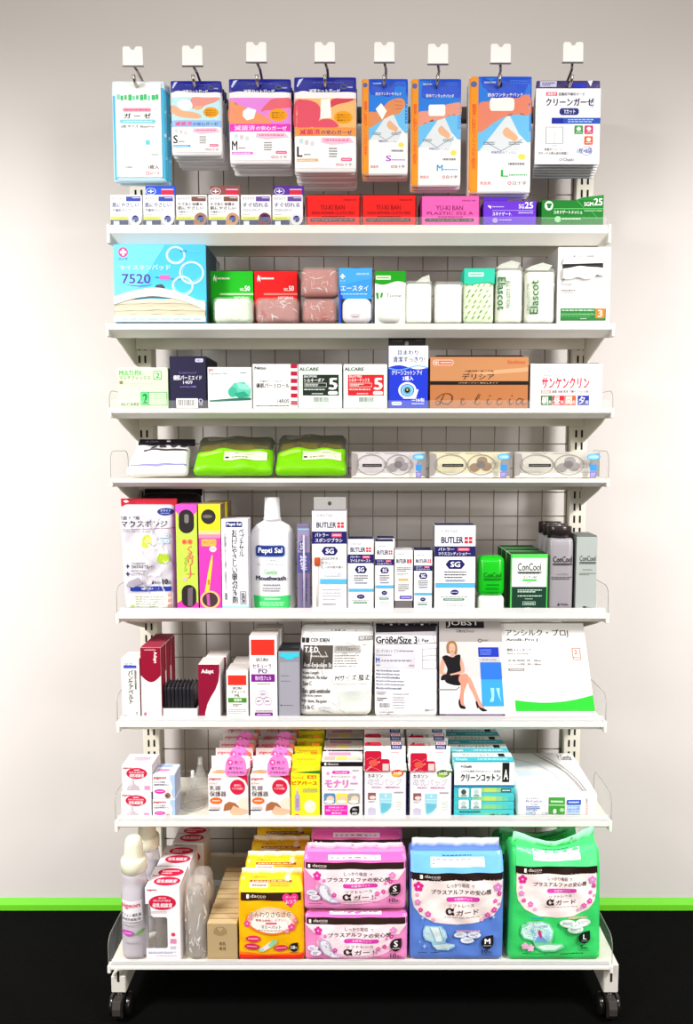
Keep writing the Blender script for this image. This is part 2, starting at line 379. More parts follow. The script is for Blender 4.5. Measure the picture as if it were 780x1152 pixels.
# base arms, casters
for sx, (p0, p1) in ((-1, (125, 141.5)), (1, (679.5, 696))):
    Y = -.272; xa, xb = at(p0, 1106, Y)[0], at(p1, 1106, Y)[0]; z0 = at(0, 1117, Y)[1]; z8 = SH[8][1]
    b = MB(); b.box(xa, xb, Y, .03, z0, z8-(.027 if sx < 0 else .004), M('cfccc4', 'metal'), .0015)
    xm = (xa+xb)/2; b.box(xm-.002, xm+.002, Y-.0006, Y+.001, z0+.022, z0+.042, M('0c0c0c', 'matte'))
    arm = b.build('base_arm', rack)
    b.it = None
    for yc in (Y+.008, .005):
        c = MB(); dk = M('161514', 'gloss'); rr_ = (z0-.012-FZ)/2
        c.lathe([(.006, z0-.02), (.006, z0)], M('555250', 'steel'), 12, xm, yc)
        c.prism([(yc-.022, z0-.008), (yc+.024, z0-.008), (yc+.036, z0-.03), (yc+.03, .012+FZ), (yc+.012, .006+FZ), (yc-.014, .006+FZ), (yc-.026, .02+FZ), (yc-.027, z0-.02)], M('3c3836', 'gloss'), 'x', xm-.0075, xm+.0075)
        cs = c.build('caster', rack)
        for q in (-1, 1):
            d = MB(); n = 24; xq = xm+q*.0148; prof = [(0, -.006), (rr_-.004, -.006), (rr_, -.003), (rr_, .003), (rr_-.004, .006), (0, .006)]
            vs = [(xq+t, yc+.008+r_*math.cos(2*PI*i/n), FZ+rr_+r_*math.sin(2*PI*i/n)) for r_, t in prof for i in range(n)]
            d.add(vs, [[i*n+k2, i*n+(k2+1) % n, (i+1)*n+(k2+1) % n, (i+1)*n+k2] for i in range(5) for k2 in range(n)], dk, True)
            d.build('wheel', cs)
# ------------------------------------------------------------------ hooks
YT_ = -.152
def hook(px, y0, y1, wpx, label):
    X, zt_ = at(px, y0, YT_); zb_ = at(px, y1, YT_)[1]; wd = at(px+wpx, y0, YT_)[0]-X
    r = empty('display_hook', (X, 0, ZBAR)); tag(r, label, 'hook', 'display hooks along the top bar')
    st = M('b8b0a8', 'steel')
    b = MB(); b.box(-.012, .012, -.0095, -.0066, -.018, .02, M('3a3735', 'metal'), .001); b.build('back_plate', r)
    b = MB(); b.tube([(0, -.0085, 0), (0, -.06, 0), (0, YT_+.02, -.001), (0, YT_+.006, .002), (0, YT_, .011)], .0031, st); b.build('prong', r)
    t0, t1 = zb_-ZBAR, zt_-ZBAR
    b = MB(); b.tube([(.004, -.0085, .012), (.004, -.05, .014), (.004, YT_+.02, t0-.004), (0, YT_+.002, t0+.002)], .0026, st); b.build('tag_arm', r)
    b = MB(); n = wd/2
    b.prism([(-n, t0), (n, t0), (n, t1-.003), (n-.002, t1), (n*.35, t1), (n*.12, t1-.006), (-n*.12, t1-.006), (-n*.35, t1), (-n+.002, t1), (-n, t1-.003)], M('f4f1ee', 'gloss'), 'y', YT_, YT_-.0025)
    b.prism([(-n-.001, t0-.0015), (n+.001, t0-.0015), (n+.001, t0), (-n-.001, t0)], M('b8b2ae', 'gloss'), 'y', YT_-.004, YT_+.002)
    b.build('price_tag', r, label='blank white price tag with a notched top')
    return X
HN = ['holding the pale blue-edged gauze pack at the far left', 'holding the smallest navy-topped gauze packs', 'holding the magenta-banded gauze packs', 'holding the orange-banded gauze packs',
      'holding the narrowest blue and orange pad pack', 'holding the middle blue and orange pad pack', 'holding the longest blue and orange pad pack', 'holding the white card gauze packs at the far right']
HX = [hook(px, y0, y1, 22.5, 'chrome hook with blank price tag '+h) for (px, y0, y1), h in zip([(149.5, 53, 74), (216.5, 52, 74), (288.5, 48, 70), (365.5, 48, 70), (432.5, 48, 70), (493, 50, 72), (563.5, 50, 71), (645, 48, 70)], HN)]
# ------------------------------------------------------------------ hanging packs
YP = -.128
def pouch(it, col='f2f0f0', D=.009, seed=1, name='pouch', wr=.0006, kind='film'):
    b = it.mb(); b.blob(it.W, it.H, D, D*.48, M(col, kind), .0012, wr, seed, 14, 20, 4); return b
def hang(name, label, x0, x1, yt, yb, cat='gauze pack', group=None, Y=YP): return Item(name, label, cat, x0, x1, yt, yb=yb, Y=Y, group=group)
def hole(b, x, y, r): b.e(x, y, r, r, '1a1a22', 14)
# pale blue-edged gauze pack
zoom(110, 40, 230/780)
it = hang('gauze_pack', 'pale blue-edged clear gauze pack hanging at the far left', 54, 262, 170, 560)
b = pouch(it, 'dff2f8', .012, 4); b.r(60, 230, 76, 552, '3fb4e6'); b.r(244, 200, 262, 556, '52bde8'); b.r(70, 545, 255, 558, 'b9dcec'); b.build('pouch')
b = it.mb(); b.it.surf = None; b.yoff = -.0028; b.box(it.u(70), it.u(246), -.0028, -.0012, it.v(542), it.v(182), M('fbfbfa'))
G = '46c878'
for i, x in enumerate(range(76, 228, 15)): b.r(x, 226+(i*5) % 7, x+13-(i % 3)*2, 246+(i*3) % 5, G if i % 4 else '8fdcc8')
b.rr(98, 278, 208, 292, 'f0a0b8', 5); b.ln(106, 281, 200, 290, 1, 'd85a80')
b.t('ガ ー ゼ', 102, 298, 207, 318, '1c1c1c', .02); b.rr(86, 322, 224, 336, '7fd6e2', 5); b.ln(100, 326, 210, 333, 1, 'e8fafa')
b.t('5枚 サイズ 30cm×1m', 90, 342, 220, 354, '555555'); b.r(184, 400, 200, 418, '6fd0dc'); b.ln(205, 452, 232, 460, 1, '9aa8b0'); b.t('医療用', 104, 500, 130, 508, '50a080')
b.t('1枚入', 192, 495, 234, 512, '333333'); b.ring(188, 527, 7, 7, 2, 'e05a7a'); b.t('白十字', 198, 521, 236, 533, 'e07a92'); b.build('printed_card')
dup(it.root, .004, .016, 0, 'pale blue-edged gauze pack, second on the far left hook', 'pale gauze packs on the far left hook')
it.root['group'] = 'pale gauze packs on the far left hook'
# three sizes of cut gauze
def gauze(x0, x1, yt, yb, label, size, bg, skin1, skin2, band, bandtxt, pill, pic, copies, short, seed):
    it = hang('gauze_pack', label, x0, x1, yt, yb, group=short+' on one hook'); it.n()
    b = pouch(it, 'f3f0f2', .010, seed)
    b.r(8, 225, 992, 530, bg)
    if pic == 0:
        b.sp([(8, 330), (110, 345), (230, 400), (420, 420), (560, 450), (610, 490), (520, 510), (380, 505), (200, 490), (8, 430)], skin1); b.sp([(430, 228), (700, 228), (960, 228), (900, 280), (700, 330), (540, 380), (420, 370), (400, 320)], skin2)
        b.sp([(130, 300), (260, 255), (400, 290), (430, 350), (330, 400), (200, 385)], 'faf8f6'); b.sp([(470, 350), (620, 340), (640, 370), (520, 400)], skin1)
    elif pic == 1:
        b.sp([(8, 262), (120, 290), (260, 340), (420, 390), (580, 440), (690, 530), (350, 530), (8, 530)], skin1); b.sp([(600, 300), (700, 240), (860, 228), (992, 228), (992, 330), (840, 350), (700, 370), (600, 370), (520, 390), (540, 350)], skin2)
        b.p([(230, 380), (310, 340), (440, 370), (400, 470), (290, 490), (220, 440)], 'fdfcfa')
    else:
        b.sp([(8, 262), (150, 240), (300, 255), (400, 300), (430, 370), (400, 450), (320, 520), (8, 528)], skin1); b.sp([(640, 228), (800, 226), (992, 228), (860, 265), (700, 290), (560, 330), (560, 280)], skin2); b.p([(430, 235), (580, 230), (600, 430), (420, 440)], 'fcf6f2')
        b.sp([(300, 530), (400, 460), (520, 440), (640, 460), (700, 528)], skin1)
    b.e(790, 425, 150, 68*it.W/it.H*1.45, 'f4a21c')
    for k in range(3): b.t(['無地織ガーゼ', '取りやすい', '個包装タイプ'][k], 690, 390+k*28, 890, 410+k*28, '6a3a08')
    b.r(8, 532, 992, 622, band); b.t('滅菌済', 80, 548, 420, 608, bandtxt[0], .025); b.t('の安心ガーゼ', 430, 558, 930, 606, bandtxt[1], .02)
    b.r(8, 622, 992, 955, 'fcfafa'); b.t(size, 40, 730, 130, 840, '161616', .02); b.ln(150, 800, 260, 830, 1, '777777')
    for k in range(3): b.r(80+k*90, 650+k*14, 140+k*90, 700+k*14, ['c8e0e6', 'd8cfd4', 'dcdce2'][k])
    b.p([(440, 640), (900, 635), (960, 690), (600, 715), (430, 690)], 'f7c4d8'); b.ln(480, 650, 880, 680, 1, 'e06a9a')
    b.ln(560, 740, 690, 850, 4, '707070'); b.r(40, 860, 380, 890, pill); b.ln(60, 868, 340, 882, 1, 'ffffff'); b.rr(750, 850, 930, 885, 'ea5f8e'); b.ln(770, 862, 910, 874, 1, 'ffe8f0')
    b.ring(700, 922, 32, 13, 8, 'c86a80'); b.t('白十字', 740, 905, 930, 940, 'a05a6a'); b.build('pouch')
    b = it.mb(); b.it = it; b.blob(it.W, it.H*.165, .0108, .003, M('1a2290', 'film'), .001, .0012, seed+3, 14, 8, 3, z0=it.H*.835, y0=-.001)
    b.ln(300, 55, 800, 75, 1, '5a68d8'); b.t('滅菌カットガーゼ', 240, 130, 740, 172, 'ffffff', .02); b.ring(800, 105, 55, 26, 14, '5a5f70'); b.ln(860, 95, 940, 125, 1, 'a8b0e8'); hole(b, 500, 90, 20)
    b.p([(80, 30), (150, 20), (60, 110), (40, 100)], 'c8d0ff'); b.build('hang_header')
    for k in range(copies): dup(it.root, .0015*((k % 3)-1), .0155*(k+1), -.001*(k % 2), f'{short} pack, {ORD[k+2]} from the front on its hook', short+' on one hook')
    return it
gauze(278, 475, 172, 458, 'small size S gauze pack with light blue photo, front of its hook', 'S', 'bfe8f0', 'f2b48c', 'e89a90', '9cc4f0', ('e8508c', '2a50a8'), '3aa8e0', 0, 5, 'small navy-topped gauze', 11)
gauze(500, 740, 165, 490, 'medium size M gauze pack with magenta band, front of its hook', 'M', 'e48adf', 'f0986c', 'e86a78', 'e83cc0', ('ffd8f0', 'ffffff'), 'dc6ad8', 1, 4, 'medium magenta-banded gauze', 21)
zoom(320, 40, 200/780)
gauze(42, 318, 182, 600, 'large size L gauze pack with orange band, front of its hook', 'L', 'f6bc78', 'e2566a', 'd84a58', 'f49a4a', ('d8206a', '2a2a90'), 'f0a860', 2, 7, 'large orange-banded gauze', 31)
# three sizes of pad packs
def pad(x0, x1, yt, yb, label, size, scol, pic, copies, short, seed):
    it = hang('dressing_pad_pack', label, x0, x1, yt, yb, 'dressing pack', short+' on one hook'); it.n()
    b = pouch(it, 'f4f3f4', .011, seed)
    b.r(150, 10, 992, 470, '2f7fe0'); b.p([(150, 400), (500, 330), (992, 250), (992, 560), (150, 640)], '6fc0f0'); b.p([(150, 660), (560, 370), (992, 600), (992, 985), (150, 985)], 'f8f8f6')
    b.p([(560, 370), (640, 330), (860, 560), (800, 640), (300, 640), (170, 640)], 'dfe6ea')
    if pic == 0: b.sp([(150, 360), (300, 350), (430, 320), (560, 250), (700, 215), (860, 210), (930, 250), (910, 310), (860, 330), (800, 370), (640, 385), (500, 420), (330, 470), (150, 510)], 'e0905f'); b.p([(300, 320), (420, 260), (540, 340), (440, 430)], 'fcfaf8'); b.st([(700, 235), (860, 250)], 6, 'b86a40'); b.st([(720, 275), (870, 285)], 6, 'b86a40'); b.st([(720, 315), (850, 318)], 6, 'b86a40')
    elif pic == 1: b.sp([(150, 320), (350, 300), (600, 260), (800, 235), (992, 228), (992, 330), (800, 345), (600, 380), (350, 410), (150, 440)], 'e69a84'); b.rr(350, 245, 680, 350, 'fdfaf7', 30)
    else: b.sp([(150, 250), (350, 215), (600, 180), (800, 172), (992, 172), (992, 330), (800, 330), (600, 345), (400, 400), (150, 480)], 'e4866c'); b.rr(330, 190, 720, 300, 'fdf4ee', 40)
    b.sp([(540, 480), (600, 440), (680, 470), (780, 520), (740, 560), (660, 540), (580, 520)], 'e8b48c')
    b.st([(260, 560), (520, 640), (860, 540)], 8, '9aa8b8')
    b.ln(240, 560, 420, 590, 2, '606870'); b.ln(640, 560, 860, 590, 2, '606870'); b.t('伸縮性防水フィルム', 360, 640, 760, 665, '3a50a8'); b.e(850, 690, 60, 25, 'f4e060'); b.ln(640, 730, 900, 770, 1, '888888')
    b.t(size, 520, 800, 640, 860, scol, .02); b.ln(650, 835, 940, 855, 1, scol); b.t('救急用', 190, 900, 360, 930, 'e06a70'); b.ring(660, 915, 32, 14, 8, 'd05a70'); b.t('白十字', 710, 898, 930, 932, '8a4a5a')
    b.r(8, 8, 150, 992, 'f0982a'); b.vt('簡単に貼れてしっかり防水', 50, 240, 120, 800, 'e8403a', .01); b.e(76, 75, 50, 25, '5a6aa0'); b.build('pouch')
    b = it.mb(); b.blob(it.W*.85, it.H*.2, .0116, .003, M('1f50d0', 'film'), .001, .001, seed+5, 12, 8, 3, x0=it.W*.07, z0=it.H*.795, y0=-.001)
    b.ln(240, 45, 420, 75, 1, 'b8d0ff'); b.ln(640, 40, 940, 80, 2, '4a78e8'); b.t('防水ワンタッチパッド', 300, 150, 850, 182, 'ffffff', .015); hole(b, 500, 80, 24); b.build('hang_header')
    for k in range(copies): dup(it.root, .001, .015*(k+1), -.001, f'{short} pack, {ORD[k+2]} from the front on its hook', short+' on one hook')
pad(338, 545, 187, 612, 'narrowest blue and orange waterproof pad pack, with a hand photo, front of its hook', 'S', 'b040d0', 0, 2, 'small blue and orange pad', 41)
pad(553, 778, 187, 662, 'middle-length blue and orange waterproof pad pack, front of its hook', 'M', '2aa0d8', 1, 2, 'middle-length blue and orange pad', 51)
zoom(500, 40, 200/780)
pad(104, 385, 176, 692, 'longest blue and orange waterproof pad pack, front of its hook', 'L', '30b850', 2, 2, 'longest blue and orange pad', 61)
# white card gauze packs
it = hang('gauze_card_pack', 'white Y-cut gauze card in purple-topped bag, front of the far right hook', 400, 684, 195, 566, group='white card gauze on the far right hook')
b = pouch(it, '4a3f7a', .007, 71); b.p([(415, 200), (490, 200), (488, 226), (415, 226)], 'c8c4dc'); b.ln(425, 205, 480, 222, 2, '3a3488'); b.r(560, 212, 620, 230, '2a3ac8'); b.p([(625, 200), (650, 196), (640, 225)], 'e8ecff'); hole(b, 545, 205, 7); b.build('pouch')
b = it.mb(); it.surf = None; b.yoff = -.004; b.box(it.u(396), it.u(684), -.004, -.0012, it.v(568), it.v(235), M('faf9fb'), .0006)
b.r(442, 252, 490, 268, 'e0305a'); b.t('滅菌済', 446, 254, 486, 266, 'fff0f4', .02); b.t('医療用不織布ガーゼ', 497, 254, 612, 268, '44465a'); b.t('クリーンガーゼ', 440, 278, 654, 312, '1c1a4e', .03)
b.rr(502, 322, 588, 352, '28307e', 12); b.t('Yカット', 522, 327, 572, 347, 'ffffff', .015); b.r(468, 364, 684, 390, '2a50b8'); b.r(468, 364, 520, 390, '1a2fa0'); b.ln(540, 368, 655, 386, 2, 'a8d0f4')
b.fr(443, 404, 520, 478, 2, '888888'); b.st([(482, 430), (482, 478)], 1.5, '999999'); b.ln(470, 484, 494, 489, 1, '999999'); b.st([(530, 404), (530, 478)], 1, 'aaaaaa')
for x, y, c in ((570, 398, '3a9a50'), (615, 398, 'd0306a'), (615, 445, 'e0643a')): b.rr(x, y, x+38, y+37, c, 4); b.e(x+19, y+15, 10, 9, 'e8f0e0', 12); b.ln(x+6, y+27, x+32, y+32, 1, 'f4f4f4')
b.t('気管カニューレ、', 438, 497, 522, 509, '333344'); b.t('カテーテル挿入部の保護に', 412, 513, 546, 526, '333344'); b.t('1枚×8袋', 584, 496, 650, 522, '5a68b0'); b.ring(627, 510, 24, 20, 2, '8a98d0'); b.ring(512, 548, 7, 6, 2, '8888a0'); b.t('Osaki', 523, 540, 570, 555, '6a6a88'); b.ring(648, 300, 8, 20, 2, 'a8b4e0')
b.build('printed_card')
for k in range(5): dup(it.root, .0025*(k+1), .0155*(k+1), 0, f'white gauze card pack, {ORD[k+2]} from the front on the far right hook', 'white card gauze on the far right hook')
# ------------------------------------------------------------------ cartons
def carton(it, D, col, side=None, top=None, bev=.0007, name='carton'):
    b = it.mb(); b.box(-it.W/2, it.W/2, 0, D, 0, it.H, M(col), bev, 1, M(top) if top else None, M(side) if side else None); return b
# shelf 1: six tape cartons
zoom(110, 200, 240/780)
TB = [(46, 163, '肌にやさしい', '不織布テープ', '3a4cae', None, 'd8d8da'), (166, 281, '肌にやさしい', '不織布テープ', '3a4cae', '2a55d0', 'e8e8ea'), (286, 401, 'キズあと保護＆\n肌にやさしい', '不織布テープ', '7a5248', None, '9a7458'),
      (404, 518, 'キズあと保護＆\n肌にやさしい', '不織布テープ', '7a5248', '8a5048', 'c09468'), (523, 635, 'すぐ切れる', 'プラスチックテープ', '6a4aa0', None, '6a3040'), (638, 751, 'すぐ切れる', 'プラスチックテープ', '6a4aa0', '5a2f9a', 'e4e0e4')]
TL = ['white and blue tape carton without header, far left of the top shelf', 'white and blue tape carton with a blue header on the top shelf', 'white tape carton with brown roll and no header on the top shelf',
      'white tape carton with tan roll and brown header on the top shelf', 'white tape carton with purple print and no header on the top shelf', 'white tape carton with purple header, beside the red carton']
for (x0, x1, a, a2, c, hd, roll), lab in zip(TB, TL):
    it = Item('tape_carton', lab, 'tape carton', x0, x1, 62, 1, group='small white tape cartons on the top shelf'); b = carton(it, .06, 'f2f2f4'); it.n()
    b.r(500, 60, 960, 210, c); b.r(700, 90, 940, 110, 'e8e8f0'); b.t('ネクスケア', 60, 90, 440, 165, '55585e'); 
    if '\n' in a: b.t(a.split('\n')[0], 60, 250, 850, 350, '4a4040', .01); b.t(a.split('\n')[1], 60, 375, 900, 480, '4a4040', .015); b.t(a2, 60, 520, 560, 590, '5a5050')
    else: b.t(a, 60, 260, 900, 400, '44508a', .015); b.t(a2, 60, 450, 640, 550, '5a608a')
    b.ln(60, 620, 300, 660, 1, 'a8a8b0'); b.r(0, 700, 560, 810, 'dce63c'); b.ln(80, 735, 480, 775, 1, '8a8a20'); b.r(0, 810, 1000, 1000, '26306e'); b.r(90, 850, 270, 980, 'eef0f8')
    b.r(560, 810, 760, 1000, 'b4b4c0' if roll[0] in 'de' else roll); b.build('carton')
    b = it.mb(); q = it.W*.2; xx = it.u(790); zc = it.v(790); n = 28
    vs = [(xx+r_*math.cos(2*PI*k/n), y, zc+r_*math.sin(2*PI*k/n)) for r_, y in ((q*.55, -.0006), (q*.55, -.0026), (q, -.0026), (q, -.0006)) for k in range(n)]
    lo = -zc
    b.add([(x, y, max(z, .0005)) for x, y, z in vs], [[i*n+k, i*n+(k+1) % n, (i+1)*n+(k+1) % n, (i+1)*n+k] for i in range(3) for k in range(n)], M(roll, 'soft')); b.e(790, 790, 110, 125, '2c3c9c'); b.build('tape_roll')
    if hd:
        b = it.mb(); b.yoff = .008; b.box(-it.W*.46, it.W*.53, .008, .0095, it.H+.0005, it.H*1.33, M(hd), .0006)
        b.e(220, -150, 170, 110, 'dfe4f4'); b.e(220, -150, 150, 95, hd); b.st([(220, -210), (220, -90)], 40, 'e8ecf8'); b.st([(120, -150), (320, -150)], 30, 'e8ecf8'); b.r(560, -190, 960, 0, 'd02a4a'); b.r(560, -230, 960, -190, 'c8b8d8'); b.build('header_card')
# three bandage-tape cartons with open ends
zoom(330, 200, 200/780)
def yuki(x0, x1, yt, col, dark, l2, lab):
    it = Item('tape_carton', lab, 'tape carton', x0, x1, yt, 1, group='wide bandage tape cartons on the top shelf'); it.n()
    b = carton(it, .075, col)
    b.t('SURGICAL TAPE', 700, 130, 940, 180, dark); b.t('YU-KI BAN', 250, 320, 720, 480, dark, .005); b.t(l2, 90, 530, 900, 630, dark); b.ln(280, 670, 720, 740, 1, dark); b.rr(60, 755, 910, 860, '1c0c0c', 20); b.t("It doesn't damage the inner layer of the skin", 90, 785, 880, 830, 'f0d8d8'); b.build('carton')
    for sx in (-1, 1):
        b = it.mb(); x = sx*it.W/2; b.prism([(.004, .002), (.07, .002), (.07, it.H*.96), (.004, it.H*.96)], M(dark), 'x', x+sx*.0003, x+sx*.0028); b.build('end_flap')
    b = it.mb(); pts = [(-it.W*.47+it.W*.94*k/12, it.H+.0006+.004*math.sin(PI*k/12)) for k in range(13)]
    b.prism(pts, M(dark), 'y', .03, .031); b.build('top_flap')
yuki(60, 292, 76, 'e8211f', '8a1214', 'NON-WOVEN CLOTH 3501', 'bright red carton beside the white and purple tape carton on the top shelf')
yuki(304, 538, 76, 'e8211f', '8a1214', 'NON-WOVEN CLOTH 3501', 'bright red carton beside the pink carton on the top shelf')
yuki(563, 817, 80, 'ec62b4', '8c2468', 'PLASTIC 352 A', 'pink bandage tape carton between the red and purple cartons on the top shelf')
zoom(510, 200, 190/780)
it = Item('tape_carton', 'purple bandage tape carton between the pink and green cartons on the top shelf', 'tape carton', 138, 385, 106, 1); b = carton(it, .075, '6a33d2')
b.p([(158, 131), (163, 126), (170, 133), (176, 127), (172, 143), (165, 137)], 'ffffff'); b.ln(180, 130, 234, 138, 1, 'd8c8ff'); b.t('SG', 303, 122, 328, 142, 'ffffff', .01); b.t('25', 331, 112, 371, 142, 'ffffff', .025)
b.st([(180, 151), (372, 151)], 2, 'c8b4ff'); b.t('スキナゲート.', 180, 158, 272, 176, 'ffffff', .02); b.t('SKINAGATE', 302, 157, 370, 166, 'e8dcff', .01); b.rr(180, 186, 206, 208, 'b8a0f0'); b.ln(212, 190, 270, 200, 1, 'c8b4ff'); b.r(138, 180, 385, 183, '8a5ae8'); b.build('carton')
b = it.mb(); b.box(it.u(138), it.u(250), .0002, .002, it.H, it.v(90), M('5a28c0')); b.build('lid_tab')
it = Item('tape_carton', 'dark green mesh tape carton at the right end of the top shelf', 'tape carton', 406, 697, 103, 1); b = carton(it, .075, '147a26', '0e5a1c')
b.e(440, 129, 20, 22, 'f0faf0'); b.e(436, 124, 7, 7, '147a26'); b.e(447, 124, 7, 7, '147a26'); b.e(441, 133, 8, 9, '147a26'); b.r(462, 141, 697, 145, '58c866'); b.t('スキナゲートメッシュ', 463, 150, 597, 168, 'ffffff', .02)
b.t('SGM', 605, 112, 648, 131, 'ffffff', .01); b.t('SKINAGATE MESH', 606, 149, 690, 156, 'd0f4d0'); b.r(406, 186, 697, 189, '46b456'); b.rr(468, 178, 498, 206, '9ad8a0'); b.ln(502, 185, 590, 195, 1, 'c8f0c8'); b.st([(570, 104), (605, 140)], 2, '58c866'); b.st([(635, 150), (665, 182)], 2, '58c866'); b.build('carton')
b = it.mb(); b.prism([(it.u(565), it.H), (it.u(697), it.H), (it.u(697), it.v(79)), (it.u(600), it.v(90))], M('1a8a2c'), 'y', .0002, .002); b.yoff = 0; b.t('25', 650, 95, 692, 128, 'ffffff', .025); b.build('lid_flap')
b = it.mb(); b.prism([(.004, .002), (.07, .002), (.03, it.H*1.05), (.01, it.H)], M('0c4416'), 'x', -it.W/2-.004, -it.W/2-.0006); b.build('end_flap')
# ------------------------------------------------------------------ shelf 2
zoom(110, 200, 240/780)
def lid(it, m='26262a', h=.007, y=.03, x0=-.47, x1=.47):                # a dark opened lid bowing up behind the front
    b = it.mb(); n = 14; a, c = it.W*x0, it.W*x1
    b.prism([(a+(c-a)*k/n, it.H+.0005+h*math.sin(PI*k/n)) for k in range(n+1)], M(m), 'y', y, y+.0012); b.build('open_lid')
it = Item('pad_dispenser_box', 'large sky blue absorbent pad dispenser box at the left of the second shelf', 'dispenser box', 57, 400, 243, 2); D = .11
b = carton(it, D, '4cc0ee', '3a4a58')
b.p([(58, 245), (250, 245), (150, 400), (58, 440)], '6fd2f4'); b.e(94, 272, 18, 18, 'e0408a'); b.st([(94, 260), (94, 284)], 9, 'ffffff'); b.st([(82, 272), (106, 272)], 9, 'ffffff'); b.t('白十字', 77, 291, 110, 302, '2a60a0', .015)
b.t('モイスキンパッド', 80, 317, 268, 337, 'd8f2fc', .01); b.t('7520', 87, 351, 193, 386, '5a2a9a', .005); b.st([(95, 388), (120, 393), (150, 396), (178, 395), (200, 388)], [1, 3, 4, 3, 1], '6a3aa8'); b.ln(210, 360, 226, 368, 1, '3a80b0'); b.rr(227, 355, 266, 373, 'f06ab8', 4); b.ln(268, 366, 320, 373, 1, '3a80b0')
for cx, cy, q in ((288, 283, 36), (346, 347, 46), (312, 395, 40)): b.ring(cx, cy, q, q*.92, 7, 'c8eefa'); b.ring(cx, cy, q*.75, q*.7, 2, 'b0e4f6', 32, .5, 4)
b.t('医療用', 305, 264, 328, 272, '2a70b0'); b.ln(335, 266, 378, 272, 1, '7ad0ee'); b.p([(206, 405), (214, 392), (234, 388), (244, 396), (248, 408)], '4a4a50'); b.r(58, 462, 398, 528, '8c8672'); b.build('carton')
b = it.mb()
for i, (za, zb_, c) in enumerate(((528, 516, 'e8e4d6'), (516, 502, 'd8d2bc'), (502, 489, 'cfc8b0'), (489, 477, 'd6cfb8'), (477, 466, 'cac3aa'), (466, 452, 'd8d2be'))):
    n = 18; bow = [i*1.6*math.sin(PI*k/n)+1.2*math.sin(k*1.3+i) for k in range(n+1)]
    top = [(it.u(62+334*k/n), it.v(zb_-bow[k])) for k in range(n+1)]; bot = [(it.u(62+334*k/n), it.v(za-bow[k]*.8)) for k in range(n+1)]
    b.prism(bot+top[::-1], M(c, 'soft'), 'y', -.006-.001*(i % 2), .002)
b.build('pad_stack')
b = it.mb(); n = 16
T0 = [60, 100, 150, 200, 230, 260, 300, 340, 380, 397]; Yt = [438, 424, 411, 404, 405, 410, 420, 436, 455, 462]; Yb = [466, 452, 440, 434, 436, 440, 448, 460, 478, 488]
b.prism([(it.u(x), it.v(y)) for x, y in zip(T0, Yb)]+[(it.u(x), it.v(y)) for x, y in list(zip(T0, Yt))[::-1]], M('f6f5f0', 'soft'), 'y', -.009, -.0005); b.build('torn_edge', label='white torn paper edge of the opening')
b = it.mb(); b.box(it.u(58), it.u(398), -.008, -.0062, it.v(529), it.v(510), M('eef4fa')); b.yoff = -.008; b.ln(90, 514, 380, 524, 1, '9ac0e8'); b.build('front_lip'); lid(it, '23313a', .006, .05)
zoom(225, 280, 120/780)
it = Item('small_box', 'small light grey box behind the green bandage box on the second shelf', 'box', 62, 122, 68, yb=150, Y=-.05); it.root.location.z = SH[2][1]; it.H = at(0, 280+68*120/780, -.05)[1]-SH[2][1]
b = carton(it, .04, 'b4b6b8', '8a8c8e', None, .002); b.ln(70, 90, 110, 130, 3, '9a9c9e'); b.build('carton')
def nichi(x0, x1, col, dark, lab):
    it = Item('bandage_box', lab, 'bandage box', x0, x1, 162, 2, group='bandage boxes with open lids on the second shelf', inset=.05); b = carton(it, .09, col, dark); it.n(1000, 380)
    b.p([(70, 50), (100, 25), (125, 50), (150, 30), (135, 75), (105, 50), (80, 75)], 'ffffff'); b.ln(165, 38, 460, 62, 1, 'e8f4e8'); b.t('NO.', 690, 115, 790, 135, 'f4fff4', .01); b.t('50', 800, 100, 920, 135, 'ffffff', .025); b.r(220, 150, 1000, 162, 'b8f0b0' if col[0] == '1' else 'f88078'); b.t('NICHIBAN', 560, 172, 900, 195, 'f8fff8', .01); b.build('carton'); lid(it, '1c3018' if col[0] == '1' else '4a1414', .004, .02)
nichi(76, 394, '1cb41e', '0e3a10', 'bright green bandage box with open lid on the second shelf'); nichi(397, 716, 'e41a1c', '8a1014', 'bright red bandage box with open lid on the second shelf')
def softroll(x0, x1, yt, lab, col, wrap, inset=.004, zoff=0, D=.045, seed=1, name='wrapped_bandage', cat='bandage roll', r=.011, kind='soft', group=None, sh=2):
    it = Item(name, lab, cat, x0, x1, yt, sh, inset=inset, zoff=zoff, group=group)
    b = it.mb(); k = .93 if wrap else 1
    b.blob(it.W*k, it.H*k, D*k, min(r, it.H*.3), M(col, kind), .003, .0008, seed, y0=.0012 if wrap else 0, z0=.0005); b.build('roll')
    if wrap:
        b = it.mb(); b.blob(it.W, it.H, D, min(r, it.H*.25), M(wrap, 'wrap'), .003, .0026, seed+2, 26, 22); b.creases(16, 'ffffff', seed, 'milk', .03); b.creases(8, 'ffffff', seed+50, 'milk', .012)
        b.build('film_wrap', label='clear crinkled film wrap')
    return it
softroll(88, 393, 345, 'whitish green bandage in clear wrap in front of the bright green box', 'e2efdc', 'f0faf0', seed=5)
softroll(400, 728, 348, 'dusty pink bandage in crinkled wrap in front of the bright red box', 'b07a74', 'f4dcd8', seed=9)
zoom(330, 280, 100/780)
softroll(72, 385, 425, 'lower of two stacked dusty pink wrapped bandages on the second shelf', 'b4736c', 'f0d8d4', seed=13, group='two stacked pink bandages')
lowH = at(0, 280+420*100/780, SH[2][0]+.006)[1]-SH[2][1]
softroll(60, 402, 150, 'upper of two stacked dusty pink wrapped bandages on the second shelf', 'b97870', 'f0d8d4', zoff=lowH, seed=17, group='two stacked pink bandages')
it = Item('bandage_box', 'blue bandage box with white roll in its opening on the second shelf', 'bandage box', 398, 694, 168, 2, inset=.012); b = carton(it, .09, '3c9cea', '2a4a78')
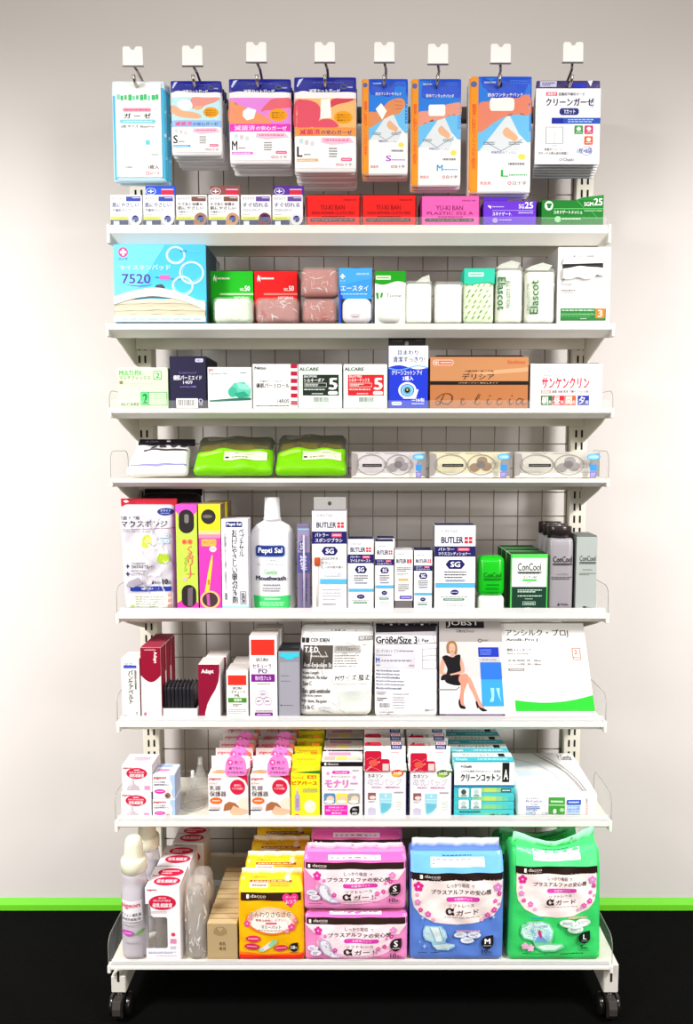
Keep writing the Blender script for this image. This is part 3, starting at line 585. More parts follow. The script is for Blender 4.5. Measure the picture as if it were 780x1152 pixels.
b.p([(400, 330), (440, 440), (440, 655), (400, 655)], '2a4ad0'); b.p([(400, 168), (694, 168), (694, 260), (400, 320)], '46a8f0'); b.st([(432, 220), (432, 262)], 13, 'ffffff'); b.st([(412, 241), (453, 241)], 13, 'ffffff'); b.t('白十字', 412, 274, 456, 288, 'c8e4fa'); b.t('医療用 弾性包帯', 555, 210, 665, 230, 'e0f0ff'); b.t('エースタイ', 416, 320, 662, 368, 'f4faff', .012); b.ln(416, 388, 650, 404, 1, 'c0e0fa'); b.r(418, 440, 690, 655, '26303c'); b.build('carton'); lid(it, '16202c', .005, .02)
b = it.mb(); b.it = it; w_ = it.u(692)-it.u(426); b.blob(w_, it.v(432), .05, .014, M('f4f0f4', 'soft'), .003, .0005, 3, x0=(it.u(692)+it.u(426))/2, y0=-.009); b.e(545, 590, 48, 16, 'd8d0d6'); b.e(545, 604, 34, 5, 'a8a0a6'); b.build('bandage_roll')
zoom(420, 280, 110/780)
it = Item('bandage_box', 'green-topped white bandage box with white roll on the second shelf', 'bandage box', 12, 262, 176, 2, inset=.012); b = carton(it, .09, 'f6faf4', '4a5a4a')
n = 14; b.p([(12, 176), (262, 176)]+[(262-250*k/n, 272-14*math.sin(2*PI*k/n)) for k in range(n+1)], '1fa01c'); b.rr(20, 213, 140, 246, 'd8f4d0', 4); b.ln(30, 222, 130, 238, 1, '2a8a2a'); b.p([(20, 350), (42, 350), (42, 400), (28, 402)], '2a9a30'); b.p([(60, 352), (80, 348), (72, 385), (54, 392)], '3aa83a'); b.t('Tuone', 104, 358, 226, 386, '7a867a'); b.build('carton'); lid(it, '1c301a', .003, .02)
b = it.mb(); b.blob(it.u(238)-it.u(26), it.v(402), .05, .016, M('fafcf4', 'soft'), .003, .0004, 6, x0=(it.u(238)+it.u(26))/2, y0=-.009); b.build('bandage_roll')
for i, (x0, x1, yt, lab) in enumerate(((256, 474, 248, 'plain white bandage pack with loose film tip on the second shelf'), (486, 718, 254, 'plain white bandage pack with dark gap at its left on the second shelf'))):
    it = softroll(x0, x1, yt, lab, 'f8faf2', 'f8fcf6', seed=21+i, r=.006, group='plain white bandage packs')
    if i == 0:
        b = it.mb(); it.surf = None; b.prism([(it.u(340), it.H*.98), (it.u(460), it.H*.98), (it.u(452), it.v(196)), (it.u(395), it.v(215))], M('eef2ea', 'frost'), 'y', .012, .014); b.build('film_tip')
zoom(510, 200, 190/780)
it = Item('mesh_bandage_pack', 'mint-topped clear pack of green striped bandage on the second shelf', 'bandage pack', 48, 190, 420, 2); it.n()
b = it.mb(); b.blob(it.W, it.H*.8, .045, .008, M('e4f2d4', 'film'), .003, .0008, 31); rn = random.Random(4)
for r_ in range(7):
    for c in range(5):
        x, y = 70+c*190+(r_ % 2)*80+rn.uniform(-20, 20), 300+r_*98+rn.uniform(-12, 12)
        if x < 870 and y < 930: b.st([(x, y+26), (x+75, y-26)], 26, rn.choice(('74b43c', '8cc858', '5a9a34')))
b.build('wrapped_roll')
b = it.mb(); it.surf = None; D = .05; n = 12; zz = it.H
pts = [(-it.W/2, it.v(270)), (-it.W*.3, it.v(300)), (0, it.v(265)), (it.W*.3, it.v(250)), (it.W/2, it.v(280)), (it.W/2, zz), (-it.W/2, zz)]
b.prism(pts, M('34cfae'), 'y', -.004, .05); b.yoff = -.004; b.rr(140, 75, 640, 150, 'd8f6ea', 10); b.ln(180, 95, 600, 130, 1, '2aa080'); b.build('top_card'); lid(it, '1c3a34', .003, .02)
for x0, x1, yt, rot, lab, seed in ((196, 325, 404, -90, 'white cotton bandage pack with green lettering reading downwards', 33), (330, 474, 414, 90, 'white cotton bandage pack with green lettering reading upwards', 37)):
    it = softroll(x0, x1, yt, lab, 'f2f4e8', 'f6faf2', seed=seed, r=.007, group='white cotton bandage packs')
    b = it.mb(); b.it = it; W = it.W
    it.surf = (lambda f: (lambda x, z: f(x, z)-.0012))(it.surf); b.eps = .0007; b.tess = .006
    if rot == -90: b.t('Elascot', 203, 460, 240, 612, '2f7d44', .012, -90); b.t('ELL COTTON', 243, 478, 262, 602, '4a8a58', .0, -90)
    else: b.t('Elascot', 352, 474, 392, 630, '2f7d44', .012, 90); b.t('ALL COTTON', 338, 488, 350, 612, '4a8a58', .0, -90)
    b.build('printed_film')
    b = it.mb(); it.surf = None; n = 8; b.prism([(-W*.48, it.H*.97), (W*.3, it.H*.97), (W*.42, it.H+.006), (W*.1, it.H+.011), (-W*.3, it.H+.004)], M('e6ece2', 'frost'), 'y', .01, .012); b.build('film_tip')
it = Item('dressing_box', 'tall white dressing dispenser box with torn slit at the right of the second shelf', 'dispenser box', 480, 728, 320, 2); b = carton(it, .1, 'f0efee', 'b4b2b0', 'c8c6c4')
b.t('テガダームフィルム', 562, 341, 650, 351, '9a98a0'); b.t('■ロールタイプの絆創膏', 552, 357, 648, 367, '88868c'); b.p([(500, 390), (692, 384), (692, 424), (503, 424)], '2a2826'); b.t('ア', 497, 468, 512, 484, '55535a', .02); b.t('Fixomull', 497, 486, 545, 495, '77757a'); b.st([(500, 500), (640, 496)], 1.5, 'aaaaae'); b.t('伸縮粘着包帯', 497, 515, 565, 524, '66646a'); b.ln(497, 529, 560, 535, 1, '9a989e'); b.st([(640, 480), (644, 520), (636, 545)], 1.5, 'c4c2c6')
b.r(497, 603, 710, 660, '2a7a36'); b.ln(503, 607, 655, 617, 1, 'bfe4c4'); b.ln(503, 622, 655, 645, 3, '4aa058', 2); b.st([(497, 632), (660, 630)], 1.5, 'a0d8a8'); b.ln(590, 648, 620, 653, 1, 'e8f8e8'); b.r(662, 604, 704, 648, 'f07a2a'); b.t('3', 672, 610, 694, 643, 'ffe8d0', .015); b.build('carton')
b = it.mb(); n = 12; tp = [(503+187*k/n, 422-10*math.sin(PI*k/n)+2*math.sin(k)) for k in range(n+1)]; bt = [(503+187*k/n, 466+5*math.sin(k*1.1)-(12 if k > 9 else 0)) for k in range(n+1)]
b.prism([(it.u(x), it.v(y)) for x, y in bt]+[(it.u(x), it.v(y)) for x, y in tp[::-1]], M('fbfbf8', 'soft'), 'y', -.007, -.0005); b.build('pad_sheet')
b = it.mb(); b.prism([(it.u(500), it.v(400)), (it.u(690), it.v(394)), (it.u(692), it.v(380)), (it.u(506), it.v(372))], M('f6f5f4'), 'y', -.004, -.0005); b.build('lid_flap')
# ------------------------------------------------------------------ shelf 3
zoom(110, 360, 230/780)
G3 = 'dressing and tape cartons on the third shelf'
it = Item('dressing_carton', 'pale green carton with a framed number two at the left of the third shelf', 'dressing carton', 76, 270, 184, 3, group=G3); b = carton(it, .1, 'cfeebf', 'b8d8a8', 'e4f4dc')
b.t('MULTI FIX', 82, 193, 170, 211, '2cb84a', .02); b.t('マルチフィックス', 82, 213, 203, 228, '5a6a4c', .005); b.rr(214, 194, 246, 228, '2cb84a', 6); b.rr(217, 197, 243, 225, 'd4f2c6', 5); b.t('2', 222, 201, 239, 222, '1fa040', .02)
b.rr(82, 232, 96, 245, '8a7a58', 3); b.st([(98, 243), (225, 243)], 1, '9ab08a'); b.fr(163, 274, 266, 326, 2.5, '4aa860'); b.r(165, 276, 195, 324, '5ac87a'); b.t('2', 171, 281, 190, 319, '0e7a30', .03); b.r(194, 276, 196, 324, '4aa860')
b.ln(202, 280, 262, 320, 5, '8ac898', 4, .25); b.t('ALCARE', 85, 315, 157, 327, '6a7a58', .01); b.build('carton')
b = it.mb(); b.box(-it.W/2+.002, it.W/2-.002, .002, .098, it.H, it.H+.0012, M('e8f6e0')); b.build('top_flap')
it = Item('dressing_carton', 'navy carton with a white bar code on the third shelf', 'dressing carton', 274, 415, 138, 3, group=G3); b = carton(it, .12, '221f3c', '1a1828', '2c2a40')
b.rr(374, 147, 405, 161, 'c8c4e4', 4); b.t('4枚入', 379, 150, 400, 158, '2a2840'); b.t('フィルムドレッシング', 310, 197, 378, 205, '9a80d8'); b.t('優肌パーミエイド', 288, 211, 398, 229, 'f2f0fa', .012); b.t('1409', 326, 231, 362, 244, 'e0dcf0'); b.t('6cm×7cm 100枚', 314, 250, 376, 258, '9a80d8'); b.bc(298, 299, 382, 335); b.ring(393, 309, 8, 9, 2.5, 'c8c4e0'); b.ln(386, 320, 401, 326, 1, 'c8c4e0'); b.build('carton')
b = it.mb(); b.box(-it.W/2+.002, it.W/2-.002, .03, .118, it.H, it.H+.0012, M('56507a')); b.build('top_flap')
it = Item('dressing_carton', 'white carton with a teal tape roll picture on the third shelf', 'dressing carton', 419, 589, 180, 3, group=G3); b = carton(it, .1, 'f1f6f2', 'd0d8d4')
b.t('3M', 422, 186, 440, 197, 'd8203a', .03); b.t('Tegaderm Film', 422, 199, 497, 211, '7a8a94', .005); b.ln(545, 198, 570, 204, 1, '4a5a60'); b.p([(497, 268), (520, 240), (560, 235), (586, 262), (584, 292), (560, 300), (520, 292)], '5cc4a8'); b.e(515, 275, 18, 20, '3fae90'); b.p([(530, 240), (575, 246), (584, 268), (540, 262)], '8adcc4'); b.p([(520, 280), (560, 272), (580, 290), (540, 300)], '2a9a7c')
b.p([(425, 306), (520, 298), (586, 296), (586, 306), (425, 313)], '2a6a58'); b.ln(425, 318, 470, 324, 1, 'a8b4b0'); b.build('carton')
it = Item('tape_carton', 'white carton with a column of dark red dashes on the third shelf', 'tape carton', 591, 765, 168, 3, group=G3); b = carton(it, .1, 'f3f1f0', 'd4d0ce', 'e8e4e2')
b.t('Nitto', 598, 177, 643, 189, '18181c', .03); b.t('不織布サージカルテープ', 616, 230, 726, 237, '55555a'); b.t('優肌パーミロール', 603, 241, 732, 259, '1c1c20', .012); b.t('14R05', 684, 302, 731, 317, '2a2a30', .005); b.ln(603, 323, 730, 331, 1, '55555a', 3)
for y in range(168, 325, 28): b.r(738, y, 763, y+16, 'b4183c')
b.build('carton')
zoom(320, 360, 200/780)
for x0, x1, c, ttl, sub, lab in ((60, 255, '1f2a22', 'シルキーポア', 'SILKYPORE', 'pale green-white carton with a black number five panel on the third shelf'), (258, 453, 'd0222c', 'シルキーテックス', 'SILKYTEX', 'pale green-white carton with a red number five panel on the third shelf')):
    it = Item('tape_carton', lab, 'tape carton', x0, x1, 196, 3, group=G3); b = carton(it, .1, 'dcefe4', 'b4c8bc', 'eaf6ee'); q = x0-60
    b.t('ALCARE', 65+q, 208, 151+q, 223, '4a4640', .025); b.r(80+q, 240, 240+q, 331, c); b.t(sub, 85+q, 243, 143+q, 252, 'e8f0ea', .02); b.t(ttl, 85+q, 255, 176+q, 272, 'f6faf6', .012); b.fr(88+q, 276, 186+q, 294, 1.5, 'dfe8e0'); b.ln(92+q, 279, 150+q, 291, 2, 'dfe8e0'); b.ln(86+q, 299, 180+q, 310, 1, 'c8d4ca')
    b.t('5', 195+q, 254, 235+q, 306, 'f8fcf8', .03); b.rr(192+q, 312, 236+q, 328, 'e8f4ec'); b.t('ベージュ', 198+q, 315, 230+q, 325, '33332e'); b.ln(120+q, 318, 170+q, 328, 1, 'c0ccc2'); b.bc(125+q, 335, 200+q, 368, 'dcefe4', '44443e', 5); b.build('carton')
    b = it.mb(); b.box(-it.W/2+.001, it.W/2-.001, .001, .098, it.H, it.H+.001, M('f0f8f2')); b.build('top_flap')
it = Item('eye_wipe_carton', 'blue carton with an eye picture and dark hang tab on the third shelf', 'carton', 457, 632, 113, 3); b = carton(it, .05, '2038cc', '16268a', '1a1a24')
n = 16; b.p([(457, 113), (632, 113)]+[(632-175*k/n, 207+9*math.sin(2*PI*k/n)) for k in range(n+1)], 'f4f7fb'); b.st([(457+175*k/n, 210-9*math.sin(2*PI*k/n)*-1) for k in range(n+1)], 5, '6aa8f0')
b.t('目まわり', 497, 133, 588, 153, '27407c', .02); b.t('清潔すっきり!', 475, 160, 618, 186, '27407c', .02); b.t('クリーンコットン アイ', 470, 220, 606, 242, 'f8faff', .02); b.t('2種入', 518, 246, 567, 265, 'f8faff', .015)
b.e(540, 308, 40, 36, 'f4f8fb'); b.p([(560, 300), (590, 305), (578, 345), (520, 345)], 'f4f8fb'); b.e(540, 308, 31, 28, '2038cc'); b.e(540, 308, 27, 25, '7cc8ea'); b.e(540, 308, 12, 12, '16161c'); b.ring(540, 308, 17, 16, 2, '2a4a6a'); b.e(540, 306, 4, 4, 'e8c868'); b.rr(470, 358, 516, 374, 'd8ecf8'); b.ln(476, 363, 510, 370, 1, '4a78c8'); b.t('16包', 580, 342, 617, 358, 'ffffff', .02); b.ln(560, 348, 576, 356, 1, 'c8d4ff'); b.ln(560, 362, 615, 372, 1, 'c8d4ff'); b.build('carton')
b = it.mb(); b.box(-it.W/2, it.W/2-.003, .024, .026, it.H-.001, it.v(69), M('1e1c1e', 'gloss')); b.yoff = .024; b.e(540, 97, 9, 10, '787268'); b.t('Osaki', 475, 75, 520, 90, '4a4644'); b.ln(580, 76, 612, 88, 1, '4a4644'); b.build('hang_tab')
zoom(470, 360, 230/780)
it = Item('bronze_box', 'wide bronze box with black script lettering on the third shelf', 'box', 45, 425, 141, 3); b = carton(it, .13, 'b67446', '6a4428', '8a5a38')
b.r(45, 141, 425, 233, 'c68a5c', 'gloss'); b.p([(200, 200), (425, 180), (425, 196), (260, 208)], 'd8a47a'); b.r(45, 233, 425, 247, '15110f'); b.rr(54, 152, 135, 173, 'f4e2d4'); b.rr(56, 154, 133, 171, 'e86040'); b.t('NH', 60, 156, 78, 169, 'fff0e0', .01); b.ln(84, 158, 128, 167, 1, 'f8d8c8'); b.t('Excellence', 345, 153, 412, 167, 'c8442c', .005)
b.t('介護用使い捨て手袋', 178, 191, 290, 199, '3a2416'); b.t('デリシア', 168, 204, 293, 227, '201612', .012); b.t('パウダーフリー 粉なしタイプ', 155, 237, 308, 243, 'd8b898')
# script D e l i c i a, drawn with a pen
def pen(pts, wd): b.st(pts, wd, '2e1a10')
pen([(100, 284), (92, 300), (84, 318), (78, 324), (68, 322), (66, 314), (76, 308), (96, 318), (116, 322), (130, 308), (132, 292), (122, 282), (104, 280), (86, 286), (72, 298), (66, 306)], [2, 3, 4, 3, 2, 2, 2, 3, 3, 4, 4, 3, 2, 2, 2, 1])
for x, w_ in ((165, 22), (305, 24)): pen([(x, 314), (x+w_*.5, 306), (x+w_*.5, 299), (x+w_*.15, 300), (x, 312), (x+w_*.1, 323), (x+w_*.6, 321), (x+w_, 310)] if w_ == 22 else [(x+w_*.7, 302), (x+w_*.4, 298), (x, 310), (x+w_*.1, 323), (x+w_*.6, 321), (x+w_, 310)], [1, 2, 2, 2, 3, 3, 2, 1] if w_ == 22 else [3, 2, 3, 3, 2, 1])
pen([(212, 318), (234, 296), (240, 284), (234, 282), (224, 300), (220, 318), (228, 324), (244, 312)], [1, 2, 2, 2, 3, 3, 2, 1])
for x in (265, 350): pen([(x-6, 314), (x+8, 299), (x+2, 316), (x+6, 324), (x+20, 312)], [1, 3, 4, 3, 1]); b.e(x+13, 289, 2.5, 2.5, '2e1a10', 10)
pen([(402, 302), (390, 298), (378, 312), (382, 323), (394, 318), (408, 300), (402, 316), (406, 324), (422, 316)], [3, 2, 3, 3, 2, 2, 4, 3, 1]); b.build('box_body')
b = it.mb(); b.prism([(-it.W*.47, it.H+.0006), (it.W*.47, it.H+.0006), (it.W*.44, it.H+.004), (-it.W*.43, it.H+.004)], M('2a1c14'), 'y', .01, .0112); b.build('open_lid')
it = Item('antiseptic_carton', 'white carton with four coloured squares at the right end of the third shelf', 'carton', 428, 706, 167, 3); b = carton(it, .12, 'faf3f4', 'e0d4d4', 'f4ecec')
b.p([(480, 214), (485, 204), (488, 213), (494, 207), (498, 213), (507, 208), (507, 214)], 'e8a8b4'); b.t('サンケンクリン', 472, 218, 657, 261, 'cc1440', .04); b.r(470, 267, 508, 280, 'e89080'); b.t('医薬品', 475, 269, 503, 278, 'fff4f0', .01); b.t('殺菌 消毒 洗浄 介護セット(1人用)', 513, 267, 655, 280, '66545a', .005)
for x, c, ch in ((470, '2c6a3a', '朝'), (516, 'cc2238', '昼'), (562, 'e85c30', '間'), (613, '28369a', '夕')): b.r(x, 288, x+44, 325, c); b.t(ch, x+4, 291, x+28, 321, 'f8f4ee', .015); b.t('用', x+30, 308, x+40, 320, 'f0e8e0')
b.build('carton')
b = it.mb(); b.prism([(-it.W*.45, it.H+.0006), (it.W*.49, it.H+.0006), (it.W*.47, it.H+.0024), (-it.W*.43, it.H+.002)], M('3a3234'), 'y', .012, .0132); b.build('open_lid')
# ------------------------------------------------------------------ shelf 4: lying packs
zoom(120, 480, 140/780)
it = Item('wrapped_garment_pack', 'white garment pack with black header lying at the left of the fourth shelf', 'garment pack', 118, 498, 84, 4, lean=50, inset=.012, thick=.018); it.n()
it.warp = lambda x, y, z: (x*(1.05-.15*z/it.H), y, z)
b = it.mb(); b.blob(it.W, it.H*.86, .018, .008, M('f0edee', 'film'), .006, .0035, 41, 30, 26)
b.p([(0, 850), (1000, 800), (1000, 842), (500, 895), (0, 880)], '8c88c0'); b.p([(200, 380), (600, 350), (1000, 330), (1000, 390), (560, 420), (190, 440)], '403c42')
for q in ([(330, 250), (420, 240), (400, 330), (300, 360)], [(450, 230), (560, 220), (600, 300), (470, 330)], [(640, 220), (800, 210), (760, 300), (700, 320)], [(830, 215), (960, 205), (930, 270), (850, 290)]): b.p(q, '4a464e')
b.p([(60, 500), (90, 480), (60, 760), (30, 760)], 'd0ccd2'); b.p([(340, 480), (380, 480), (330, 760), (290, 760)], 'd8d4c8'); b.build('pouch')
b = it.mb(); it.surf = None; b.box(-it.W*.47, it.W*.60, -.003, .004, it.H*.84, it.H, M('17141f', 'film'), .001); b.yoff = -.003; b.t('nb Osaki', 160, 60, 400, 110, '8a86a0'); b.rr(560, 60, 640, 105, 'f0eef4'); b.build('header_band')
b = MB(); b.box(-.0009, .0009, 0, .11, 0, .04, M('8a9088', 'clear')); o = empty('shelf_divider', (at(212.5, 537, SH[4][0]+.004)[0], SH[4][0]+.008, SH[4][1]+.0004)); tag(o, 'clear plastic divider standing between the white garment pack and lime green pack', 'divider'); b.build('divider_plate', o)
def lime(x0, x1, yt, lab, seed, z_):
    zoom(*z_); it = Item('wrapped_sheet_pack', lab, 'sheet pack', x0, x1, yt, 4, lean=47, inset=.014, thick=.02, group='lime green packs lying on the fourth shelf'); it.n()
    it.warp = lambda x, y, z: (x*(1.0-.06*z/it.H), y, z)
    b = it.mb(); b.blob(it.W, it.H*.98, .02, .009, M('74c40e', 'film'), .008, .004, seed, 30, 26)
    b.sp([(25, 30), (500, 20), (975, 30), (985, 300), (970, 440), (700, 500), (300, 480), (15, 520), (10, 260)], '4e4d40', 'film'); b.sp([(30, 360), (400, 320), (960, 380), (950, 440), (700, 490), (300, 470), (40, 510)], '6e6434', 'film'); b.sp([(120, 120), (420, 90), (460, 160), (180, 220)], '6a685a', 'film'); b.sp([(60, 600), (300, 540), (340, 590), (120, 670)], 'a4e450'); b.build('pouch')
    b = it.mb(); b.it = it; it.surf = (lambda f: (lambda x, z: f(x, z)-.001))(it.surf); b.eps = .0007; b.tess = .006
    b.r(380, 570, 930, 780, 'e6ecc4'); b.fr(390, 585, 440, 660, 6, '4a4a3a'); b.e(420, 710, 30, 25, '33332a'); b.bc(470, 590, 600, 650, 'e6ecc4', '44443a'); b.t('医療用滅菌ドレープ', 480, 690, 860, 740, '3a3a30'); b.ln(640, 610, 860, 660, 2, '77776a'); b.build('sticker', label='pale sticker with bar code and print')
    b = it.mb(); it.surf = None; b.box(-it.W*.48, it.W*.48, .010, .012, it.H*.93, it.H*1.04, M('5c5a50', 'frost'), .0008); b.build('film_edge')
lime(356, 668, 440, 'lime green wrapped sheet pack beside the white garment pack', 51, (110, 360, 230/780))
lime(-46, 276, 498, 'lime green wrapped sheet pack beside the first clear eye shield pack', 57, (320, 360, 200/780))
zoom(0, 0, 1)
for i, (x0, x1, tint, lab) in enumerate(((394, 481, 'ccc6ca', 'clear eye shield pack with grey lens, next to the lime green pack'), (482.5, 577.5, 'd6cfae', 'clear eye shield pack with brown-lobed lens, between two others'), (579, 679, 'c6c2b8', 'clear eye shield pack with grey lobes at the right end of the fourth shelf'))):
    it = Item('eye_shield_pack', lab, 'eye shield pack', x0, x1, 508, 4, group='clear eye shield packs on the fourth shelf'); it.n(1000, 300)
    b = it.mb(); b.box(-it.W/2+.002, it.W/2-.002, .014, .034, .001, it.H-.001, M(tint)); b.yoff = .014
    b.r(10, 245, 990, 298, 'e8e4da'); b.p([(10, 10), (90, 30), (110, 150), (70, 270), (10, 290)], '9a9290'); b.p([(990, 10), (900, 30), (870, 150), (900, 270), (990, 290)], '968e8c'); b.ln(200, 15, 380, 30, 1, '8a8680'); b.ln(450, 15, 640, 30, 1, '8a8680'); b.build('backing_card')
    for cx, rx in ((270, 190), (640, 165)):
        c = it.mb(); X, Z = it.u(cx), it.v(148); a, h = it.W*rx/1000, it.H*.38; vs = []; fs = []; n = 24; R = 6
        for j in range(R+1):
            t = PI/2*j/R
            vs += [(X+a*math.cos(t)*math.cos(2*PI*k/n), .013-.010*math.sin(t), Z+h*math.cos(t)*math.sin(2*PI*k/n)) for k in range(n)]
        fs = [[j*n+k, j*n+(k+1) % n, (j+1)*n+(k+1) % n, (j+1)*n+k] for j in range(R) for k in range(n)]
        c.add(vs, fs, M('e8e2cc' if i == 1 else 'e4e0dc', 'clear'), True)
        c.tube([(X+a*math.cos(2*PI*k/n), .0125, Z+h*math.sin(2*PI*k/n)) for k in range(n+1)], .0008, M('a8a298', 'gloss'), 5)
        c.build('lens', label='clear domed oval lens')
    lc = ('8c8488', '8a6a4a', '8a8684')[i]
    b = it.mb(); b.yoff = .013; b.tube
    for dx, dy in ((-70, 35), (20, -40), (70, 25)): b.e(630+dx, 145+dy, 62, 48, lc)
    b.e(630, 148, 55, 42, '5c565c'); b.build('lobed_print')
    b = it.mb(); b.box(-it.W/2, it.W/2, 0, .036, 0, it.H, M('e8e8e4', 'clear'), .001); b.r(155, 138, 410, 172, '2e2a2a'); b.ln(175, 148, 390, 160, 1, '8a8684'); b.fr(745, 125, 825, 190, 8, '9a9290'); b.e(895, 60, 78, 36, '3a9ae0'); b.e(895, 60, 66, 28, '7cc4f2'); b.t('メガネ型', 850, 48, 940, 72, 'f0f8ff'); b.rr(855, 145, 935, 215, '3a90dc', 10); b.r(855, 225, 930, 290, '7a72b4'); b.ln(865, 235, 920, 280, 3, 'c8c4e8'); b.build('clear_box')
# ------------------------------------------------------------------ shelf 5
zoom(125, 545, 130/780)
it = Item('sponge_swab_bag', 'silver bag with two yellow-green sponges at the left of the fifth shelf', 'sponge bag', 58, 434, 100, 5, inset=.016)
it.warp = lambda x, y, z: (x*(.98+.05*z/it.H)+(.003 if x < 0 else 0)*(1-z/it.H), y, z)
b = it.mb(); b.blob(it.W, it.H*.95, .045, .014, M('cfcbd4', 'film'), .006, .005, 61, 30, 34)
b.t('口腔ケア用', 72, 212, 196, 236, '33323a', .005); b.t('マウスポンジ', 74, 240, 388, 284, '2a2a32', .012); b.st([(76, 302), (240, 298), (430, 290)], 4, '9a7088'); b.ln(80, 308, 270, 318, 1, '9a98a0'); b.e(373, 182, 53, 24, '22307c'); b.t('ホワイト', 340, 168, 408, 182, 'c8d0f0'); b.ln(345, 188, 402, 196, 1, 'a8b4e0')
b.p([(185, 340), (240, 326), (290, 350), (296, 420), (250, 450), (190, 430)], 'e9e8ee'); b.p([(212, 420), (214, 370), (228, 340), (252, 332), (274, 342), (286, 372), (284, 410), (266, 424), (236, 426)], 'b8d42a'); b.p([(230, 400), (240, 345), (258, 338), (262, 400)], 'cce84a')
b.p([(330, 460), (350, 410), (365, 450), (380, 415), (400, 470)], 'fafafa'); b.p([(312, 490), (340, 455), (358, 480), (372, 450), (402, 470), (398, 510), (372, 530), (330, 522)], 'b0cc30')
for y in (344, 381): b.rr(325, y-15, 404, y+14, '8ab0cc'); b.rr(328, y-12, 401, y+11, 'e0eaf0'); b.t(('ブドウ味', '個包装')[y > 360], 342, y-8, 394, y+8, '4a80a8')
for y in (547, 597): b.st([(107, y-14), (107, y+14)], 8, '2a3068'); b.st([(94, y), (120, y)], 8, '2a3068'); b.ln(132, y-26, 230, y-16, 1, '77757c')
b.t('すみずみまでキレイ!', 132, 534, 292, 562, '3a3a46', .01); b.t('ふつうサイズ', 132, 584, 224, 608, '3a3a46', .01); b.t('1', 274, 642, 284, 668, '22222a', .01); b.t('本入×', 288, 646, 340, 668, '22222a'); b.t('10', 348, 632, 386, 670, '22222a', .03); b.t('袋', 388, 644, 408, 670, '33333a', .005)
b.r(120, 684, 410, 714, '1f3496'); b.t('口腔ケア用スポンジ', 196, 690, 330, 706, 'd8e0fa', .01); b.p([(90, 740), (420, 730), (420, 830), (80, 830)], 'dfe2d6'); b.p([(110, 650), (180, 620), (210, 660), (140, 690), (90, 680)], 'a09aa6'); b.ln(150, 745, 370, 830, 5, '8a8e80', 3, .3)
for y in (740, 775, 812): b.rr(384, y-12, 410, y+16, 'd8948a', 5)
b.e(125, 822, 16, 11, 'a8d040'); b.creases(16, 'ffffff', 5, 'milk', .03); b.creases(6, 'a8a4b0', 9, 'milk', .04); b.build('pouch')
b = it.mb(); it.surf = None; b.box(-it.W*.5, it.W*.5, .018, .024, it.H*.93, it.H*1.0, M('b02030', 'film'), .001); b.yoff = .018; b.p([(75, 118), (95, 108), (115, 120), (92, 128)], 'f0e0e2'); b.build('hang_header')
it = Item('black_bag', 'black plastic bag behind the silver sponge bag on the fifth shelf', 'bag', 185, 590, 58, yb=800, Y=-.085); it.root.location.z = SH[5][1]+.0004; it.H = at(0, 545+58*130/780, -.085)[1]-SH[5][1]
b = it.mb(); it.warp = lambda x, y, z: (x, y+.25*max(0, z-.1), z); b.blob(it.W, it.H*.99, .03, .012, M('1d191b', 'film'), .003, .002, 63, 16, 16); b.build('pouch'); it.surf = None
b = it.mb(); b.box(-it.W*.5, it.W*.5, .02, .024, it.H*.96, it.H*1.02, M('100d0f', 'film'), .001); b.build('top_seal')
def window(b, cx, y0, y1, rx):                              # a dark rounded die-cut window
    b.rr(cx-rx, y0, cx+rx, y1, '2a2426', rx*.98)
it = Item('toothbrush_carton', 'yellow-green and pink toothbrush carton with two oval windows on the fifth shelf', 'toothbrush carton', 440, 586, 136, 5); b = carton(it, .05, 'bcd650', '9a3a8a', 'd048b8')
n = 12; b.p([(440, 136), (586, 136), (586, 178)]+[(586-146*k/n, 178+60*math.sin(PI*k/n)) for k in range(n+1)], 'e250c0'); b.p([(440, 870), (586, 870), (586, 800)]+[(586-146*k/n, 800-70*math.sin(PI*k/n)*.4) for k in range(n+1)], 'd836a8'); b.p([(440, 800), (470, 780), (560, 780), (586, 800), (586, 850), (440, 850)], 'd836a8')
window(b, 513, 169, 328, 52); window(b, 522, 676, 828, 50); b.rr(500, 200, 530, 260, '7a7470', 12); b.p([(515, 700), (550, 690), (545, 820), (512, 820)], '6a5c66'); b.e(497, 385, 18, 18, 'ee7a50'); b.e(536, 385, 18, 18, 'ee7a50'); b.t('歯', 488, 375, 506, 395, 'd8402a', .02); b.t('科', 527, 375, 545, 395, 'd8402a', .02)
b.vt('くるリーナ', 508, 410, 562, 632, 'd86a5c', .03); b.vt('ブラシ', 490, 490, 514, 586, '8a9a40', .01); b.e(496, 636, 16, 14, 'e8b0b8'); b.build('carton')
b = it.mb(); b.tube([(it.u(515), .012, it.v(690)), (it.u(512), .012, it.v(300))], .003, M('d8d4dc', 'gloss')); b.box(it.u(490), it.u(535), .008, .02, it.v(320), it.v(185), M('8a8480', 'soft'), .002); b.build('toothbrush')
it = Item('toothbrush_carton', 'yellow and magenta toothbrush carton with two round windows on the fifth shelf', 'toothbrush carton', 593, 744, 134, 5); b = carton(it, .05, 'e23cae', '7a6a50', 'b8a868')
b.r(593, 134, 744, 320, 'e0dc28'); b.r(593, 310, 744, 345, 'eec890'); b.r(593, 335, 744, 360, 'ea88a8'); b.e(662, 217, 50, 50, '302a2a'); b.e(655, 215, 34, 12, '6a645e')
b.rr(610, 366, 714, 416, 'f0983c', 8); b.rr(614, 370, 710, 412, 'f4a84a', 8); b.t('モア', 618, 374, 706, 410, 'f8dc88', .03); b.t('モア', 620, 378, 704, 406, 'ee6a3a', .01); b.e(690, 434, 24, 20, 'f4d8d8'); b.ln(675, 428, 706, 440, 1, 'c07a90')
